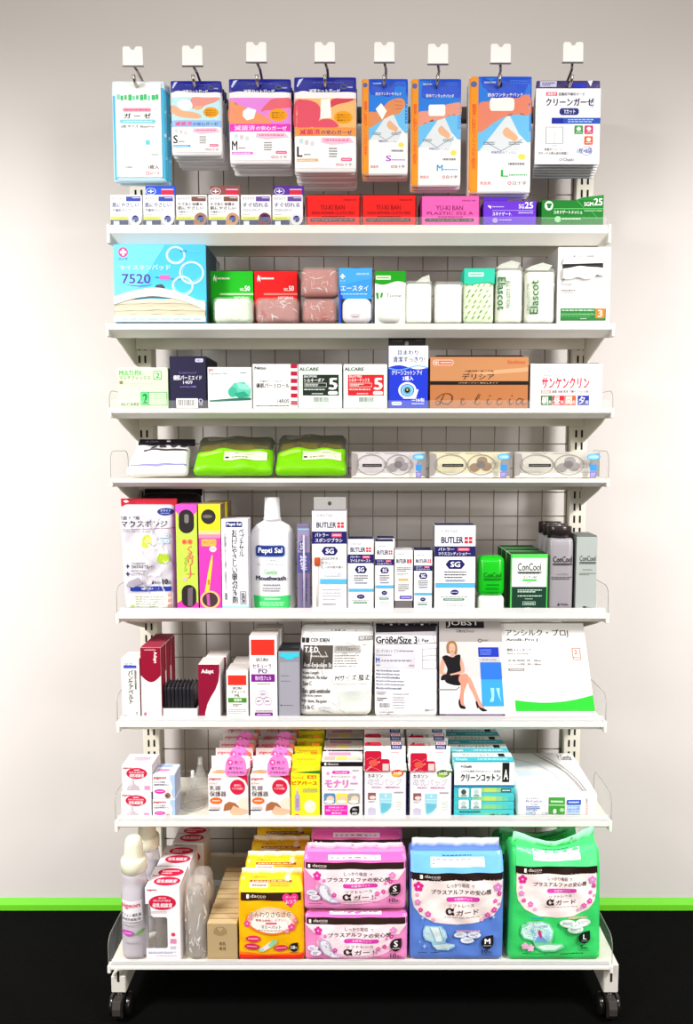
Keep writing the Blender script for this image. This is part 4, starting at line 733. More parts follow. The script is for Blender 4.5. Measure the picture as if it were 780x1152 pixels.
b.st([(684, 474), (676, 530), (662, 610), (650, 690), (642, 730)], [6, 18, 24, 28, 30], 'f2d43c'); b.r(650, 640, 664, 675, 'e07a30'); b.ring(665, 777, 68, 62, 14, 'f0b87a'); b.e(665, 777, 51, 50, '46343a'); b.p([(640, 740), (660, 735), (665, 820), (645, 815)], 'c050a0'); b.build('carton')
b = it.mb(); b.tube([(it.u(662), .012, it.v(780)), (it.u(662), .012, it.v(230))], .003, M('d8d4dc', 'gloss')); b.box(it.u(630), it.u(690), .008, .02, it.v(250), it.v(190), M('6a6460', 'soft'), .002); b.build('toothbrush')
dup(it.root, .004, .055, 0, 'toothbrush carton hidden mostly behind the magenta round-windowed one on the fifth shelf', 'toothbrush cartons')
zoom(110, 540, 230/780)
it = Item('toothpaste_carton', 'slim white carton with vertical Japanese lettering beside the mouthwash bottle', 'toothpaste carton', 473, 575, 149, 5); b = carton(it, .04, 'f3f2f5', 'c8c6ce', 'e0dee6')
b.rr(490, 158, 554, 180, '1c2a6a', 5); b.t('Pepti Sal', 494, 162, 550, 177, 'f8f8ff', .02); b.vt('ペプチサル', 540, 186, 561, 292, '22223a', .012); b.vt('お口にやさしい歯みがき剤', 511, 188, 534, 472, '22223a', .015); b.vt('口腔粘膜にやさしい成分・低発泡タイプ', 483, 206, 492, 420, '6a6a80'); b.vt('薬用', 483, 430, 493, 458, '33334a', .01); b.fr(543, 424, 566, 474, 2, '3a3a5a'); b.vt('低刺激', 547, 429, 562, 469, '3a3a5a', .005); b.r(473, 480, 575, 490, '9ad4ea'); b.build('carton')
# mouthwash bottle
it = Item('mouthwash_bottle', 'white mouthwash bottle with green label foot on the fifth shelf', 'bottle', 580, 755, 65, 5, inset=.05); W, H = it.W/2, it.H
it.root.location.y += .0
KY = .5
b = it.mb(); zs = it.v(155)
prof = [(W*.9, 0), (W*.97, .002), (W, .006), (W, it.v(230)), (W*.985, it.v(210)), (W*.9, it.v(188)), (W*.74, it.v(170)), (W*.48, it.v(158)), (W*.40, it.v(154)), (W*.38, it.v(146))]
b.lathe(prof, M('f4f4f7', 'gloss'), 48, 0, 0, KY); it.surf = lambda x, z: -KY*W*math.sqrt(max(0, 1-(x/W)**2))-.0004; b.eps = .0006; b.build('bottle_body')
b = it.mb(); b.eps = .0006; b.tess = .004
b.rr(606, 242, 719, 286, '5a78c8', 12); b.rr(609, 245, 716, 283, '1c2f78', 10); b.t('Pepti Sal', 616, 251, 709, 277, 'f8faff', .02); b.t('ペプチサル', 646, 295, 690, 305, '8a8a94'); b.t('ジェントルマウスウォッシュ', 612, 309, 714, 319, '8a8a94'); b.t('Gentle', 638, 332, 690, 352, '8ad094', .01); b.t('Mouthwash', 606, 357, 722, 375, '22264a', .03); b.ln(635, 386, 700, 398, 1, '8a8a94'); b.ln(632, 400, 702, 418, 2, '8a8a94')
n = 14; b.p([(596, 432)]+[(596+142*k/n, 432+3*math.sin(PI*k/n)) for k in range(n+1)]+[(736, 478), (720, 489), (615, 489), (599, 478)], '3cc86a'); b.ln(640, 440, 700, 450, 1, 'd0f4d8'); b.ln(620, 455, 715, 472, 2, 'a8e8b8'); b.build('printed_label')
b = it.mb(); it.surf = None; r0 = it.u(702)-it.u(668); z0, z1 = it.v(150), it.H
b.lathe([(r0, z0), (r0, z0+.004), (r0*.92, z0+.005), (r0*.84, z1-.003), (r0*.78, z1), (r0*.1, z1)], M('ececef', 'gloss'), 36)
for k in range(40):
    a = 2*PI*k/40; b.box(-.0004, .0004, -.0004, .0004, 0, .001, M('ececef', 'gloss')) if False else None
b.build('cap')
zoom(320, 540, 220/780)
it = Item('toothbrush_pack', 'narrow purple-tinted clear toothbrush pack beside the mouthwash bottle', 'toothbrush pack', 50, 103, 176, 5); b = it.mb(); b.box(-it.W/2, it.W/2, .008, .02, 0, it.H, M('6a5e86', 'gloss'), .002)
b.yoff = .008; b.r(52, 195, 101, 200, '7cc4e0'); b.r(52, 200, 101, 290, '8a80a4'); b.r(52, 292, 102, 372, '22208a'); b.t('#03S', 62, 302, 90, 362, 'f0f0fa', .03, 90); b.p([(57, 252), (70, 243), (82, 252), (82, 280), (70, 288), (57, 280)], '2a2a80'); b.t('SG', 62, 252, 78, 280, 'f0f0fa', .02, 90); b.t('BUTLER', 70, 392, 90, 484, '3a2a78', .02, 90); b.fl(80, 384, 8, 'c02040', 'c02040'); b.build('backing_card')
b = it.mb(); b.tube([(it.u(78), .004, it.v(520)), (it.u(78), .004, it.v(220))], .002, M('c8c4e0', 'gloss')); b.build('toothbrush')
b = it.mb(); b.box(-it.W/2, it.W/2, 0, .0075, 0, it.H, M('d8d0ec', 'clear'), .001); b.build('clear_blister')
# the family of white and navy oral care cartons
def butler(x0, x1, yt, lab, kind, extra=None, dark=0):
    it = Item('oral_care_carton', lab, 'oral care carton', x0, x1, yt, 5, group='white and navy oral care cartons on the fifth shelf'); b = carton(it, .045, 'f4f3f5', '8a8890' if dark else 'c8c6ca', '2c2a5a' if kind != 3 else 'd8d6da'); it.n(1000, 1000)
    y = [int(q) for q in ((38, 70, 105, 160, 200, 325, 360, 440), (50, 75, 105, 170, 195, 310, 330, 470), (50, 75, 115, 165, 225, 315, 330, 440), (0,)*8, (60, 90, 140, 200, 240, 345, 330, 440), (50, 85, 130, 205, 235, 345, 370, 480))[{'stick': 0, 'b': 1, 'c': 2, 'or': 3, 'e': 4, 'f': 5}[kind]]]
    k2 = {'b': .5, 'c': .42, 'e': .46}.get(kind, .5)
    if kind == 'or':
        b.t('SUNSTAR', 180, 60, 520, 90, '9a98a0'); b.t('BUTLER', 110, 150, 720, 215, '1c1c50', .03); b.fl(850, 180, 90, 'd02038', 'd02038'); b.ln(130, 270, 900, 340, 2, '66646e'); b.r(130, 290, 600, 320, '4a4a60'); b.ln(130, 370, 750, 420, 2, '8a8890'); b.ln(200, 440, 700, 475, 1, '55535e'); b.rr(200, 505, 760, 545, 'f0a850'); b.ln(200, 610, 800, 760, 4, '77757e'); b.rr(280, 850, 960, 920, '5a50b0'); b.ln(380, 870, 860, 900, 1, 'd8d4f4'); b.build('carton'); return it
    S = dict(stick=(130, 30, 600, 60, 130, 110, 700, 165, 790, 200, 275), b=(80, 50, 520, 80, 100, 110, 680, 175, 190, 315, 360), c=(100, 50, 560, 75, 100, 120, 700, 180, 215, 305, 370), e=(100, 60, 560, 85, 100, 140, 720, 195, 205, 310, 370), f=(160, 50, 560, 85, 160, 130, 700, 205, 230, 350, 420))[kind]
    b.t('SUNSTAR', S[0], S[1], S[2], S[3], '9a98a6'); b.t('BUTLER', S[4], S[5], S[6], S[7], '1c1c50', .03); xf = S[6]+30; hf = (S[7]-S[5])
    fx = min(975, xf+190); b.r(xf, S[5], fx, S[7], 'd02038'); b.st([((xf+fx)/2, S[5]), ((xf+fx)/2, S[7])], 20, 'f8f0f2'); b.st([(xf, (S[5]+S[7])/2), (fx, (S[5]+S[7])/2)], hf*.12, 'f8f0f2')
    n0, n1 = dict(stick=(200, 320), b=(205, 325), c=(245, 330), e=(240, 325), f=(237, 355))[kind]
    b.r(0, n0, 1000, n1, '1f1d62'); d = n1-n0; b.t('バトラー', 90, n0+d*.14, 480, n0+d*.44, 'f0f0fa', .015); b.rr(560, n0+d*.14, 860, n0+d*.46, 'e05070'); b.ln(600, n0+d*.22, 820, n0+d*.38, 1, 'ffe8ec'); b.t({'stick': 'スポンジブラシ', 'b': 'マイルドペースト', 'c': 'ジェルスプレー', 'e': 'マイルドペースト', 'f': 'マウスコンディショナー'}[kind], 90, n0+d*.55, 880, n0+d*.88, 'f0f0fa', .015)
    c = n1+(.09 if kind == 'stick' else .11)*1000; cx, rx, ry = 510, 240, dict(stick=42, b=50, c=42, e=48, f=52)[kind]; c = n1+ry*1.7
    b.p([(cx-rx, c), (cx-rx*.62, c-ry), (cx+rx*.62, c-ry), (cx+rx, c), (cx+rx*.62, c+ry), (cx-rx*.62, c+ry)], '1f1d62'); b.t('SG', cx-rx*.5, c-ry*.6, cx+rx*.5, c+ry*.6, 'f8f8ff', .03)
    t0 = c+ry*1.4
    if kind == 'stick':
        for i, (tx, xe) in enumerate((('お口の汚れを', 750), ('やさしく', 620), ('しっかり取り除く', 900))): b.t(tx, 280, t0+i*42, xe, t0+i*42+30, '55545f', .005)
        b.rr(350, 600, 840, 638, '8a9ab8'); b.rr(360, 605, 830, 633, 'f4f4f8'); b.t('ブラシタイプ・1箱', 400, 609, 790, 629, '4a4a66'); b.r(230, 665, 1000, 715, '58b4e2'); b.ln(300, 755, 850, 880, 4, 'a8a6ae', 2, .25); b.ln(300, 905, 680, 925, 1, '66646e')
        b.build('carton'); b = it.mb(); it.norm = (1000, 1000)
        b.tube([(it.u(145), -.0022, it.v(940)), (it.u(145), -.0022, it.v(520))], .0016, M('e8e2dc', 'gloss')); b.blob(it.W*.17, it.H*.085, .006, .0025, M('b8502a', 'soft'), 0, 0, 1, 4, 4, 2, x0=it.u(155), z0=it.v(535), y0=-.0062); b.build('sponge_stick', label='reddish brown sponge on a thin white stick'); it.surf = None
        b = it.mb(); b.box(-it.W*.46, it.W*.48, .02, .0215, it.H-.001, it.H*1.128, M('a8a6a4', 'gloss')); b.yoff = .02; b.e(500, -65, 55, 20, '4a4644'); b.build('hang_tab'); return it
    b.ln(240, t0, 780, t0+90, 3, '66646e'); b.rr(260, t0+100, 760, t0+125, 'a8b4c8'); b.ln(300, t0+106, 720, t0+120, 1, '4a4a66')
    bl = dict(b=670, c=610, e=675, f=655)[kind]; b.r(30, bl, 1000, bl+(55 if kind == 'f' else 42), '58b0d8'); b.e(500, bl+108, 150 if kind != 'f' else 100, 30, '1f1d62'); b.ln(420, bl+100, 580, bl+116, 1, 'c8c8ea')
    b.ln(150, bl+150, 830, bl+165, 1, '8a8892'); b.rr(220, bl+175, 740, bl+203, '5a8a74'); b.ln(260, bl+182, 700, bl+196, 1, 'd0e4d8'); b.ln(200, bl+225, 800, min(985, bl+300), 3, 'a8a6ae', 2, .3); b.build('carton')
    return it
K = lambda x: 'white and navy oral care carton '+x
butler(110, 250, 123, K('with a brown sponge stick and hang tab'), 'stick')
butler(253, 357, 236, K('right of the sponge stick carton'), 'b')
c3 = butler(362, 437, 246, K('second right of the sponge stick carton, dark top'), 'c', dark=1); dup(c3.root, .004, .05, 0, 'oral care carton behind the second one right of the sponge stick carton', 'white and navy oral care cartons on the fifth shelf')
zoom(320, 540, 220/780)
c4 = Item('display_riser', 'grey riser block under the orange-striped oral care carton', 'riser', 441, 511, 482, 5); b = c4.mb(); b.box(-c4.W/2, c4.W/2, 0, .04, 0, c4.H-.0008, M('6e6a6c', 'gloss'), .001); b.build('riser')
it0 = ZO[0]
def orange():
    it = Item('oral_care_carton', 'short white oral care carton with an orange stripe, raised on a grey riser', 'oral care carton', 440, 513, 280, 5, zoff=c4.H, group='white and navy oral care cartons on the fifth shelf'); b = carton(it, .04, 'f2f0ee', 'c0bebe', 'd8d6da'); it.n(1000, 1000)
    b.t('SUNSTAR', 150, 60, 520, 95, '9a98a0'); b.t('BUTLER', 90, 175, 640, 255, '1c1c50', .03); b.r(680, 175, 930, 255, 'd02038'); b.st([(805, 175), (805, 255)], 30, 'fff0f0'); b.ln(110, 330, 900, 420, 3, '55535e'); b.ln(110, 450, 760, 500, 2, '9a98a0'); b.rr(200, 560, 760, 600, 'f0a850'); b.ln(200, 660, 800, 820, 4, '77757e'); b.rr(270, 895, 960, 965, '5a50b0'); b.ln(360, 918, 880, 945, 1, 'd8d4f4'); b.build('carton')
orange()
butler(517, 590, 281, K('beside the orange-striped one, narrow and low'), 'e', dark=1)
butler(598, 763, 181, K('widest of its family, with dark top'), 'f', dark=1)
zoom(500, 560, 200/780)
def concool(b, x0, x1, y0, y1, h): b.t('ConCool', x0, y0, x1, y1, h, .012); b.r(x0, y1+4, x1+2, y1+9, h); b.ln(x0, y1+10, x1, y1+14, 1, h)
it = Item('mouth_rinse_tube', 'bright green rounded tube with a clear foamy foot on the fifth shelf', 'mouth rinse tube', 147, 268, 258, 5, inset=.012)
b = it.mb(); b.blob(it.W, it.H*.72, .04, .012, M('14b81c', 'gloss'), .004, 0, 71, 16, 16, 6, z0=it.H*.28); b.tess = .004
concool(b, 172, 250, 326, 348, '0a6a14'); b.ln(185, 375, 240, 385, 1, '0c7a18'); b.ln(182, 392, 240, 402, 2, '0c7a18'); b.rr(185, 412, 238, 420, '0c9a1c', 3); b.build('tube_body')
b = it.mb(); b.blob(it.W*.98, it.H*.3, .039, .008, M('dfeedd', 'film'), .003, .0012, 73, 14, 8, 5); b.ln(185, 478, 225, 492, 1, 'f8fff8'); b.p([(196, 488), (208, 480), (220, 488), (210, 498)], 'ffffff'); b.build('clear_foot'); it.surf = None
def rinsebox(dy, lab):
    it = Item('mouth_rinse_carton', lab, 'mouth rinse carton', 290, 455, 248, 5, group='green and white mouth rinse cartons'); b = carton(it, .045, 'f2f4f2', '0f4a18', '1e5a26'); b.r(290, 248, 455, 264, '4cd850'); b.r(290, 248, 296, 508, '3cc044'); b.r(450, 248, 455, 508, '3cc044'); b.r(296, 390, 450, 500, '17382a'); b.r(290, 500, 455, 508, '4cd850')
    concool(b, 320, 425, 286, 320, '1e241f'); b.ln(325, 327, 420, 333, 1, '3a403a'); b.t('コンクールF', 346, 342, 405, 353, '2a302a', .02); b.rr(343, 356, 406, 365, '4cc84c', 2); b.ln(362, 370, 384, 376, 1, '55595a')
    b.ln(322, 400, 430, 416, 2, 'c8e0d0'); b.ln(322, 426, 430, 434, 1, 'c8e0d0'); b.ln(355, 440, 390, 446, 1, 'a8c8b4'); b.fr(345, 455, 402, 470, 1.5, 'c8e0d0'); b.ln(352, 459, 396, 467, 1, 'c8e0d0'); b.p([(347, 478), (352, 488), (357, 480), (362, 488), (367, 478), (360, 492), (354, 492)], 'ffffff'); b.t('Weltec', 364, 480, 398, 490, 'e8f4ec'); b.build('carton'); return it
rb = rinsebox(0, 'front green and white mouth rinse carton beside the grey bottle')
for k in (1, 2): dup(rb.root, -.001*k, .047*k, 0, f'green and white mouth rinse carton, {ORD[k+1]} from the front in its file', 'green and white mouth rinse cartons')
it = Item('mouth_rinse_bottle', 'silver grey bottle with black cap, front of its file on the fifth shelf', 'bottle', 455, 570, 127, 5, inset=.012, group='silver grey capped bottles')
b = it.mb(); b.blob(it.W, it.v(176), .034, .009, M('98949a', 'gloss'), .003, 0, 81, 14, 14, 6); b.tess = .004; concool(b, 475, 560, 255, 282, '17171a'); b.t('ハブラシ', 492, 330, 546, 338, '3a3a40'); b.ln(470, 343, 562, 358, 2, '55555c'); b.p([(495, 458), (499, 468), (504, 460), (509, 468), (513, 458), (507, 472), (501, 472)], '222226'); b.t('Weltec', 512, 460, 546, 471, '222226'); b.build('bottle_body')
b = it.mb(); it.surf = None; b.lathe([(it.W*.47, it.v(177)), (it.W*.47, it.H-.002), (it.W*.45, it.H), (.001, it.H)], M('2b2423', 'gloss'), 30, 0, .017, .62)
b.build('cap')
for k in (1, 2): dup(it.root, .0005*k, .042*k, 0, f'silver grey capped bottle, {ORD[k+1]} from the front in its file', 'silver grey capped bottles')
it = Item('toothpaste_carton', 'silver grey carton at the right end of the fifth shelf', 'toothpaste carton', 577, 670, 172, 5); b = carton(it, .06, 'a4aca8', '7a7e7c', '5c5e5e'); concool(b, 592, 663, 254, 277, '22262a'); b.ln(606, 312, 648, 318, 1, '5a605e'); b.ln(593, 328, 664, 340, 2, '5a605e'); b.p([(610, 476), (614, 486), (619, 478), (624, 486), (628, 476), (622, 490), (616, 490)], '33383a'); b.t('Weltec', 628, 478, 655, 489, '33383a'); b.build('carton')
b = it.mb(); b.prism([(-it.W*.5, it.H+.0003), (it.W*.5, it.H+.0003), (it.W*.46, it.H+.003), (-it.W*.46, it.H+.003)], M('6e7472'), 'y', .002, .058); b.build('top_flap')
# ------------------------------------------------------------------ shelf 6
zoom(110, 690, 230/780)
G6 = 'care cartons on the sixth shelf'
it = Item('support_belt_carton', 'white carton with vertical black lettering at the far left of the sixth shelf', 'carton', 91, 162, 172, 6, inset=.012); b = carton(it, .05, 'efeee6', 'd4d2c8', 'f4f2ec'); b.r(100, 198, 150, 209, '3a4ab0'); b.t('ひざ', 105, 188, 135, 198, '4a4a80'); b.vt('バンケアベルト', 116, 216, 137, 345, '1c1c22', .025); b.vt('簡単装着', 141, 216, 150, 290, '44444c'); b.vt('Mサイズ', 143, 375, 152, 400, '33333a'); b.ln(95, 385, 112, 405, 2, '55555c'); b.build('carton')
b = it.mb(); b.prism([(-it.W*.45, it.H+.0006), (it.W*.46, it.H+.0006), (it.W*.46, it.H+.006), (-it.W*.30, it.H+.004)], M('d4d0c2'), 'y', .012, .0135); b.build('tuck_flap')
it = Item('adhesive_carton', 'tall red and white carton with sideways lettering, front of its file on the sixth shelf', 'carton', 165, 243, 131, 6, group='tall red and white cartons'); b = carton(it, .035, 'f3eff0', '9c2438', '8a1c34')
n = 14; b.p([(165, 131), (243, 131), (243, 250)]+[(243-78*k/n, 236+26*math.sin(PI*k/n)) for k in range(n+1)], '8f1730', 'gloss'); b.t('Adapt', 213, 146, 229, 190, 'f8eef0', .02, -90); b.ln(180, 136, 225, 143, 1, 'd8a8b4'); b.e(179, 384, 6, 8, 'b8707c'); b.ln(172, 396, 190, 402, 1, 'c8b0b4'); b.build('carton')
b = it.mb(); b.box(-it.W/2+.001, it.W/2-.001, .001, .034, it.H, it.H+.001, M('a03048')); b.build('top_flap')
for k in (1, 2): dup(it.root, .001*k, .037*k, 0, f'tall red and white carton with sideways lettering, {ORD[k+1]} from the front of its file', 'tall red and white cartons')
it = Item('sachet_tray', 'low white open tray holding black sachets on the sixth shelf', 'tray', 247, 381, 363, 6, inset=.012)
b = it.mb(); W, H, T = it.W/2, it.H, .0012; D = .06
for q in ((-W, W, 0, T, 0, H), (-W, W, D-T, D, 0, H), (-W, -W+T, T, D-T, 0, H), (W-T, W, T, D-T, 0, H), (-W, W, 0, D, 0, T)): b.box(*q, M('f1efee'))
b.ln(258, 402, 272, 410, 1, '9a98a0'); b.build('tray')
tr = it
s0 = None
for k in range(8):
    xx = 250+k*15.5
    if s0 is None:
        it = Item('sachet', 'black sachet standing in the white tray, first from the left', 'sachet', 250, 264, 277, 6, inset=.0155, zoff=.0018, group='black sachets in the white tray'); w2 = it.W/2
        b = it.mb(); b.blob(it.W*.96, it.H*.96, .05, .002, M('26252a', 'film'), 0, .001, 91, 4, 14, 8); b.build('sachet_body')
        b = it.mb(); it.surf = None; b.box(-it.W*.1, it.W*.1, .002, .046, it.H*.95, it.H*1.02, M('4a4850', 'film')); b.build('sealed_edge'); s0 = it.root; X0 = s0.location.x
    else: dup(s0, k*(tr.W-.0135)/7.2, 0, 0, f'black sachet standing in the white tray, {ORD[k+1]} from the left', 'black sachets in the white tray', rx=0)
it = Item('adhesive_carton', 'white carton with a dark red swoosh, front of its pair on the sixth shelf', 'carton', 384, 468, 195, 6, group='white cartons with dark red swoosh'); b = carton(it, .05, 'f1edee', 'cfc8c8', 'e9e4e2')
b.p([(384, 195), (466, 195), (466, 225), (462, 258), (450, 290), (432, 318), (418, 345), (410, 375), (406, 405), (384, 405)], '8c1836', 'gloss'); b.t('Adapt', 396, 213, 444, 233, 'faf0f2', .03); b.build('carton')
b = it.mb(); b.box(-it.W/2+.001, it.W/2-.001, .001, .049, it.H, it.H+.001, M('e4dcd8')); b.build('top_flap')
dup(it.root, .004, .053, 0, 'white carton with a dark red swoosh, behind the front one of its pair', 'white cartons with dark red swoosh')
def secura(x0, x1, yt, lab, small):
    it = Item('skin_care_carton', lab, 'carton', x0, x1, yt, 6, group=G6); b = carton(it, .05, 'f4efee', 'c4bebc', 'e2dcd8'); it.n()
    if small:
        b.r(70, 90, 920, 290, 'f03024'); b.t('SECURA', 290, 325, 720, 375, '3a3436', .02); b.t('セキューラ', 220, 395, 860, 455, '4a4446', .005); b.t('ML', 380, 470, 640, 530, '4a7a30', .015); b.r(70, 545, 920, 640, '3f8c26'); b.t('被膜剤', 340, 560, 700, 620, 'f0fae8', .01); b.ln(280, 665, 700, 720, 2, '66605e'); b.ln(80, 770, 900, 880, 3, '8a8480', 3, .3); b.r(150, 950, 800, 990, '4a9a30')
    else:
        b.r(60, 40, 910, 225, 'f03024'); b.t('SECURA', 240, 258, 680, 296, '3a3436', .02); b.t('セキューラ', 110, 325, 790, 380, '5a4a78', .01); b.t('PO', 320, 385, 640, 440, '5a2a78', .015); b.r(60, 450, 910, 540, '7a1f8a'); b.t('撥水性ジェル', 200, 470, 790, 522, 'f0d8f8', .01); b.ln(250, 558, 760, 575, 1, '8a8480')
        for cx, cy in ((480, 690), (330, 770), (640, 770)): b.ring(cx, cy, 150, 50, 9, 'b08ac0'); b.ln(cx-90, cy-14, cx+90, cy+14, 2, '6a5a70', 3, .5)
        b.ln(200, 875, 840, 900, 1, '8a8480'); b.rr(170, 905, 830, 955, '7a1f8a'); b.ln(260, 920, 740, 940, 1, 'e8c8f0'); b.ln(240, 968, 760, 985, 1, '8a8480')
    b.build('carton')
    b = it.mb(); b.box(-it.W/2+.001, it.W/2-.001, .001, .049, it.H, it.H+.001, M('d8d0cc')); b.build('top_flap'); return it
s1 = secura(491, 575, 219, 'small white carton with red square and green band on the sixth shelf', True)
dup(s1.root, .003, .053, 0, 'small white carton right behind the green-banded one on the sixth shelf', G6)
s2 = secura(579, 686, 87, 'tall white carton with red block and purple bands on the sixth shelf', False)
dup(s2.root, .003, .053, 0, 'tall white carton right behind the purple-banded one on the sixth shelf', G6)
it = Item('skin_care_carton', 'grey carton with a cyan top band on the sixth shelf', 'carton', 689, 773, 145, 6, group=G6); b = carton(it, .07, '8c8c96', '4a4a52', '3a3c40'); b.r(694, 185, 770, 418, '9c9ca8'); b.p([(694, 150), (770, 150), (770, 165), (750, 168), (745, 176), (718, 176), (714, 168), (694, 165)], '3ac4dc'); b.ln(698, 235, 730, 241, 1, '6a6a74'); b.ln(698, 255, 735, 261, 1, '6a6a74'); b.p([(697, 347), (706, 350), (697, 354)], '33333a'); b.ln(708, 348, 745, 353, 1, '55555e'); b.build('carton')
b = it.mb(); b.prism([(-it.W*.48, it.H+.0004), (it.W*.48, it.H+.0004), (it.W*.46, it.H+.004), (-it.W*.44, it.H+.003)], M('25282c'), 'y', .01, .0115); b.build('open_lid')
zoom(320, 690, 200/780)
it = Item('stocking_pack', 'clear wrinkled white stocking bag with black print on the sixth shelf', 'stocking pack', 62, 390, 50, 6, lean=7, inset=.018, thick=.045)
it.warp = lambda x, y, z: (x+.006*(z/it.H-.5), y, z)
b = it.mb(); b.blob(it.W, it.H, .045, .012, M('ecebea', 'film'), .008, .0045, 101, 34, 34)
b.r(70, 62, 385, 78, 'c8c6c6'); b.ln(180, 66, 320, 80, 1, '66625e'); b.r(68, 106, 82, 128, '2a2626'); b.r(86, 106, 102, 128, '2a2626'); b.t('COVIDIEN', 108, 107, 192, 125, '2a2626', .015); b.rr(322, 98, 388, 118, '8a8684', 3); b.t('REF 7115', 328, 102, 382, 114, 'f0eeee', .01)
b.r(76, 138, 210, 240, '4c4642'); b.t('T.E.D.', 82, 146, 150, 170, 'f0eeec', .02); b.st([(140, 160), (165, 190), (185, 185), (175, 165)], 3, 'c8c4c0'); b.ln(110, 180, 190, 192, 1, 'b8b4b0'); b.t('Anti-Embolism St', 80, 214, 206, 234, 'e8e6e4', .015)
b.bc(216, 138, 332, 170, 'b8b4b2', '66625e'); b.ln(218, 178, 325, 235, 5, '8a8684', 4, .35); b.ln(340, 132, 380, 138, 1, '8a8684')
for tx, y0, y1, xe in (('Knee Length', 252, 268, 150), ('Medium, Regular', 272, 290, 190), ('Size C', 296, 314, 120), ('Bas anti-embolie', 326, 348, 204), ('Jusqu’au genou', 350, 366, 168), ('Medium, Regular', 374, 392, 192), ('Taille C', 400, 418, 132)): b.t(tx, 80, y0, xe, y1, '33302e', .015)
b.r(216, 258, 388, 306, 'f6f6f4'); b.t('Mサイズ 膝丈', 224, 266, 378, 293, '1e1c1c', .03); b.p([(240, 340), (380, 330), (375, 430), (300, 445), (250, 420)], 'dbe0da', 'film'); b.creases(30, 'ffffff', 3, 'milk', .022); b.creases(10, 'a8a6a2', 8, 'milk', .02); b.build('pouch')
it = Item('stocking_pack', 'white stocking pack with black top and purple foot on the sixth shelf', 'stocking pack', 396, 678, 46, 6, lean=7, inset=.016, thick=.03)
b = it.mb(); b.blob(it.W, it.H, .03, .008, M('f2f0f4', 'film'), .003, .002, 107, 24, 26)
b.r(400, 46, 678, 84, '211d24'); b.p([(400, 84), (678, 78), (678, 98), (400, 92)], 'b8b4ba'); b.t('Größe/Size 3', 400, 100, 586, 132, '18161a', .025); b.t('1 Pair', 592, 110, 640, 126, '2a282e', .01); b.st([(400, 136), (676, 130)], 2, '55535a'); b.st([(655, 90), (668, 130)], 2, 'a8a4ac')
b.r(398, 150, 576, 240, 'cfcdd6'); b.t('コンプリネット プロ', 402, 158, 500, 172, '44424c', .01); b.ln(505, 160, 570, 170, 1, '77757e'); b.ln(402, 178, 470, 188, 1, '8a8892'); b.t('M', 400, 194, 418, 216, '3a5ac0', .03); b.ln(425, 200, 560, 214, 1, '8a8892'); b.ln(402, 222, 420, 232, 1, '8a8892'); b.ln(548, 222, 572, 234, 1, 'c08a8a'); b.fr(608, 154, 674, 242, 2, '8a8890'); b.st([(608, 186), (674, 184)], 2, '8a8890'); b.st([(608, 204), (674, 206)], 2, '8a8890')
for tx, y0, xe in (('Anti-thrombose kousen', 244, 508), ('Anti-trombose kous', 259, 506), ('Anti-tromboosisukka', 274, 508), ('Antitrombosstrumpa', 291, 528), ('Antitrombosestrømpe', 306, 528), ('Antitrombosesokk', 321, 516)): b.t(tx, 400, y0, xe, y0+11, '2a3a68', .012)
b.ln(402, 340, 450, 356, 2, '8a8892'); b.bc(412, 388, 466, 420, 'f2f0f4'); b.ln(475, 350, 550, 356, 1, '77757e'); b.ln(475, 362, 530, 418, 5, '9a98a0', 3, .3); b.ln(405, 366, 450, 384, 2, '33313a'); b.bc(412, 426, 496, 448, 'f2f0f4', '33313a', 9); b.t('BSN', 620, 418, 640, 428, '44424c', .015); b.ln(644, 420, 664, 426, 1, '55535c'); b.r(396, 460, 680, 484, '2d2590'); b.r(396, 456, 680, 461, 'a8a0d0'); b.build('pouch')
# pack with a printed seated woman
zoom(485, 690, 100/780)
it = Item('stocking_pack', 'stocking pack printed with a seated woman in a black dress', 'stocking pack', 76, 634, 66, 6, lean=7, thick=.03, inset=.012); it.warp = lambda x, y, z: (x-(x/it.W+.5)*.0125*(z/it.H-.5), y, z)
b = carton(it, .03, 'e6e2e2', '5a5058', 'b4aeae')
b.r(78, 66, 658, 250, 'a8a2a0'); b.r(78, 250, 658, 570, 'd2cfcf'); b.r(78, 570, 658, 960, 'f3eef2'); b.r(137, 66, 498, 130, '17141a'); b.t('JOBST', 150, 62, 450, 118, 'e8e4e6', .0); b.t('Ultra', 236, 142, 318, 168, '3a3638', .02); b.t('Sheer', 322, 142, 408, 168, '5a5658'); b.ring(452, 240, 20, 16, 6, '2a2628'); b.ln(474, 230, 530, 246, 2, '44404a')
SK = 'd8a088'; HR = '9a7048'
b.p([(78, 664), (222, 664), (262, 630), (262, 610), (150, 600), (78, 605)], 'fbf8fb'); b.p([(66, 664), (222, 664), (250, 640), (255, 650), (225, 676), (66, 676)], '8a8488')
b.sp([(145, 345), (140, 290), (152, 258), (180, 242), (215, 245), (235, 275), (240, 320), (232, 360), (215, 362), (160, 352)], HR); b.sp([(165, 300), (172, 270), (200, 264), (218, 285), (220, 320), (205, 348), (185, 352), (168, 332)], 'e0ac94'); b.e(180, 305, 4, 3, '4a3430', 8); b.e(204, 305, 4, 3, '4a3430', 8); b.sp([(182, 330), (206, 330), (196, 340)], 'b85a5a'); b.sp([(178, 345), (210, 345), (216, 372), (240, 376), (170, 380), (180, 365)], SK)
b.sp([(104, 385), (82, 460), (80, 525), (120, 540), (150, 545), (150, 525), (112, 515), (120, 470), (128, 400)], SK); b.sp([(262, 378), (288, 430), (302, 505), (270, 530), (210, 552), (170, 545), (175, 528), (240, 512), (262, 490), (255, 420)], SK)
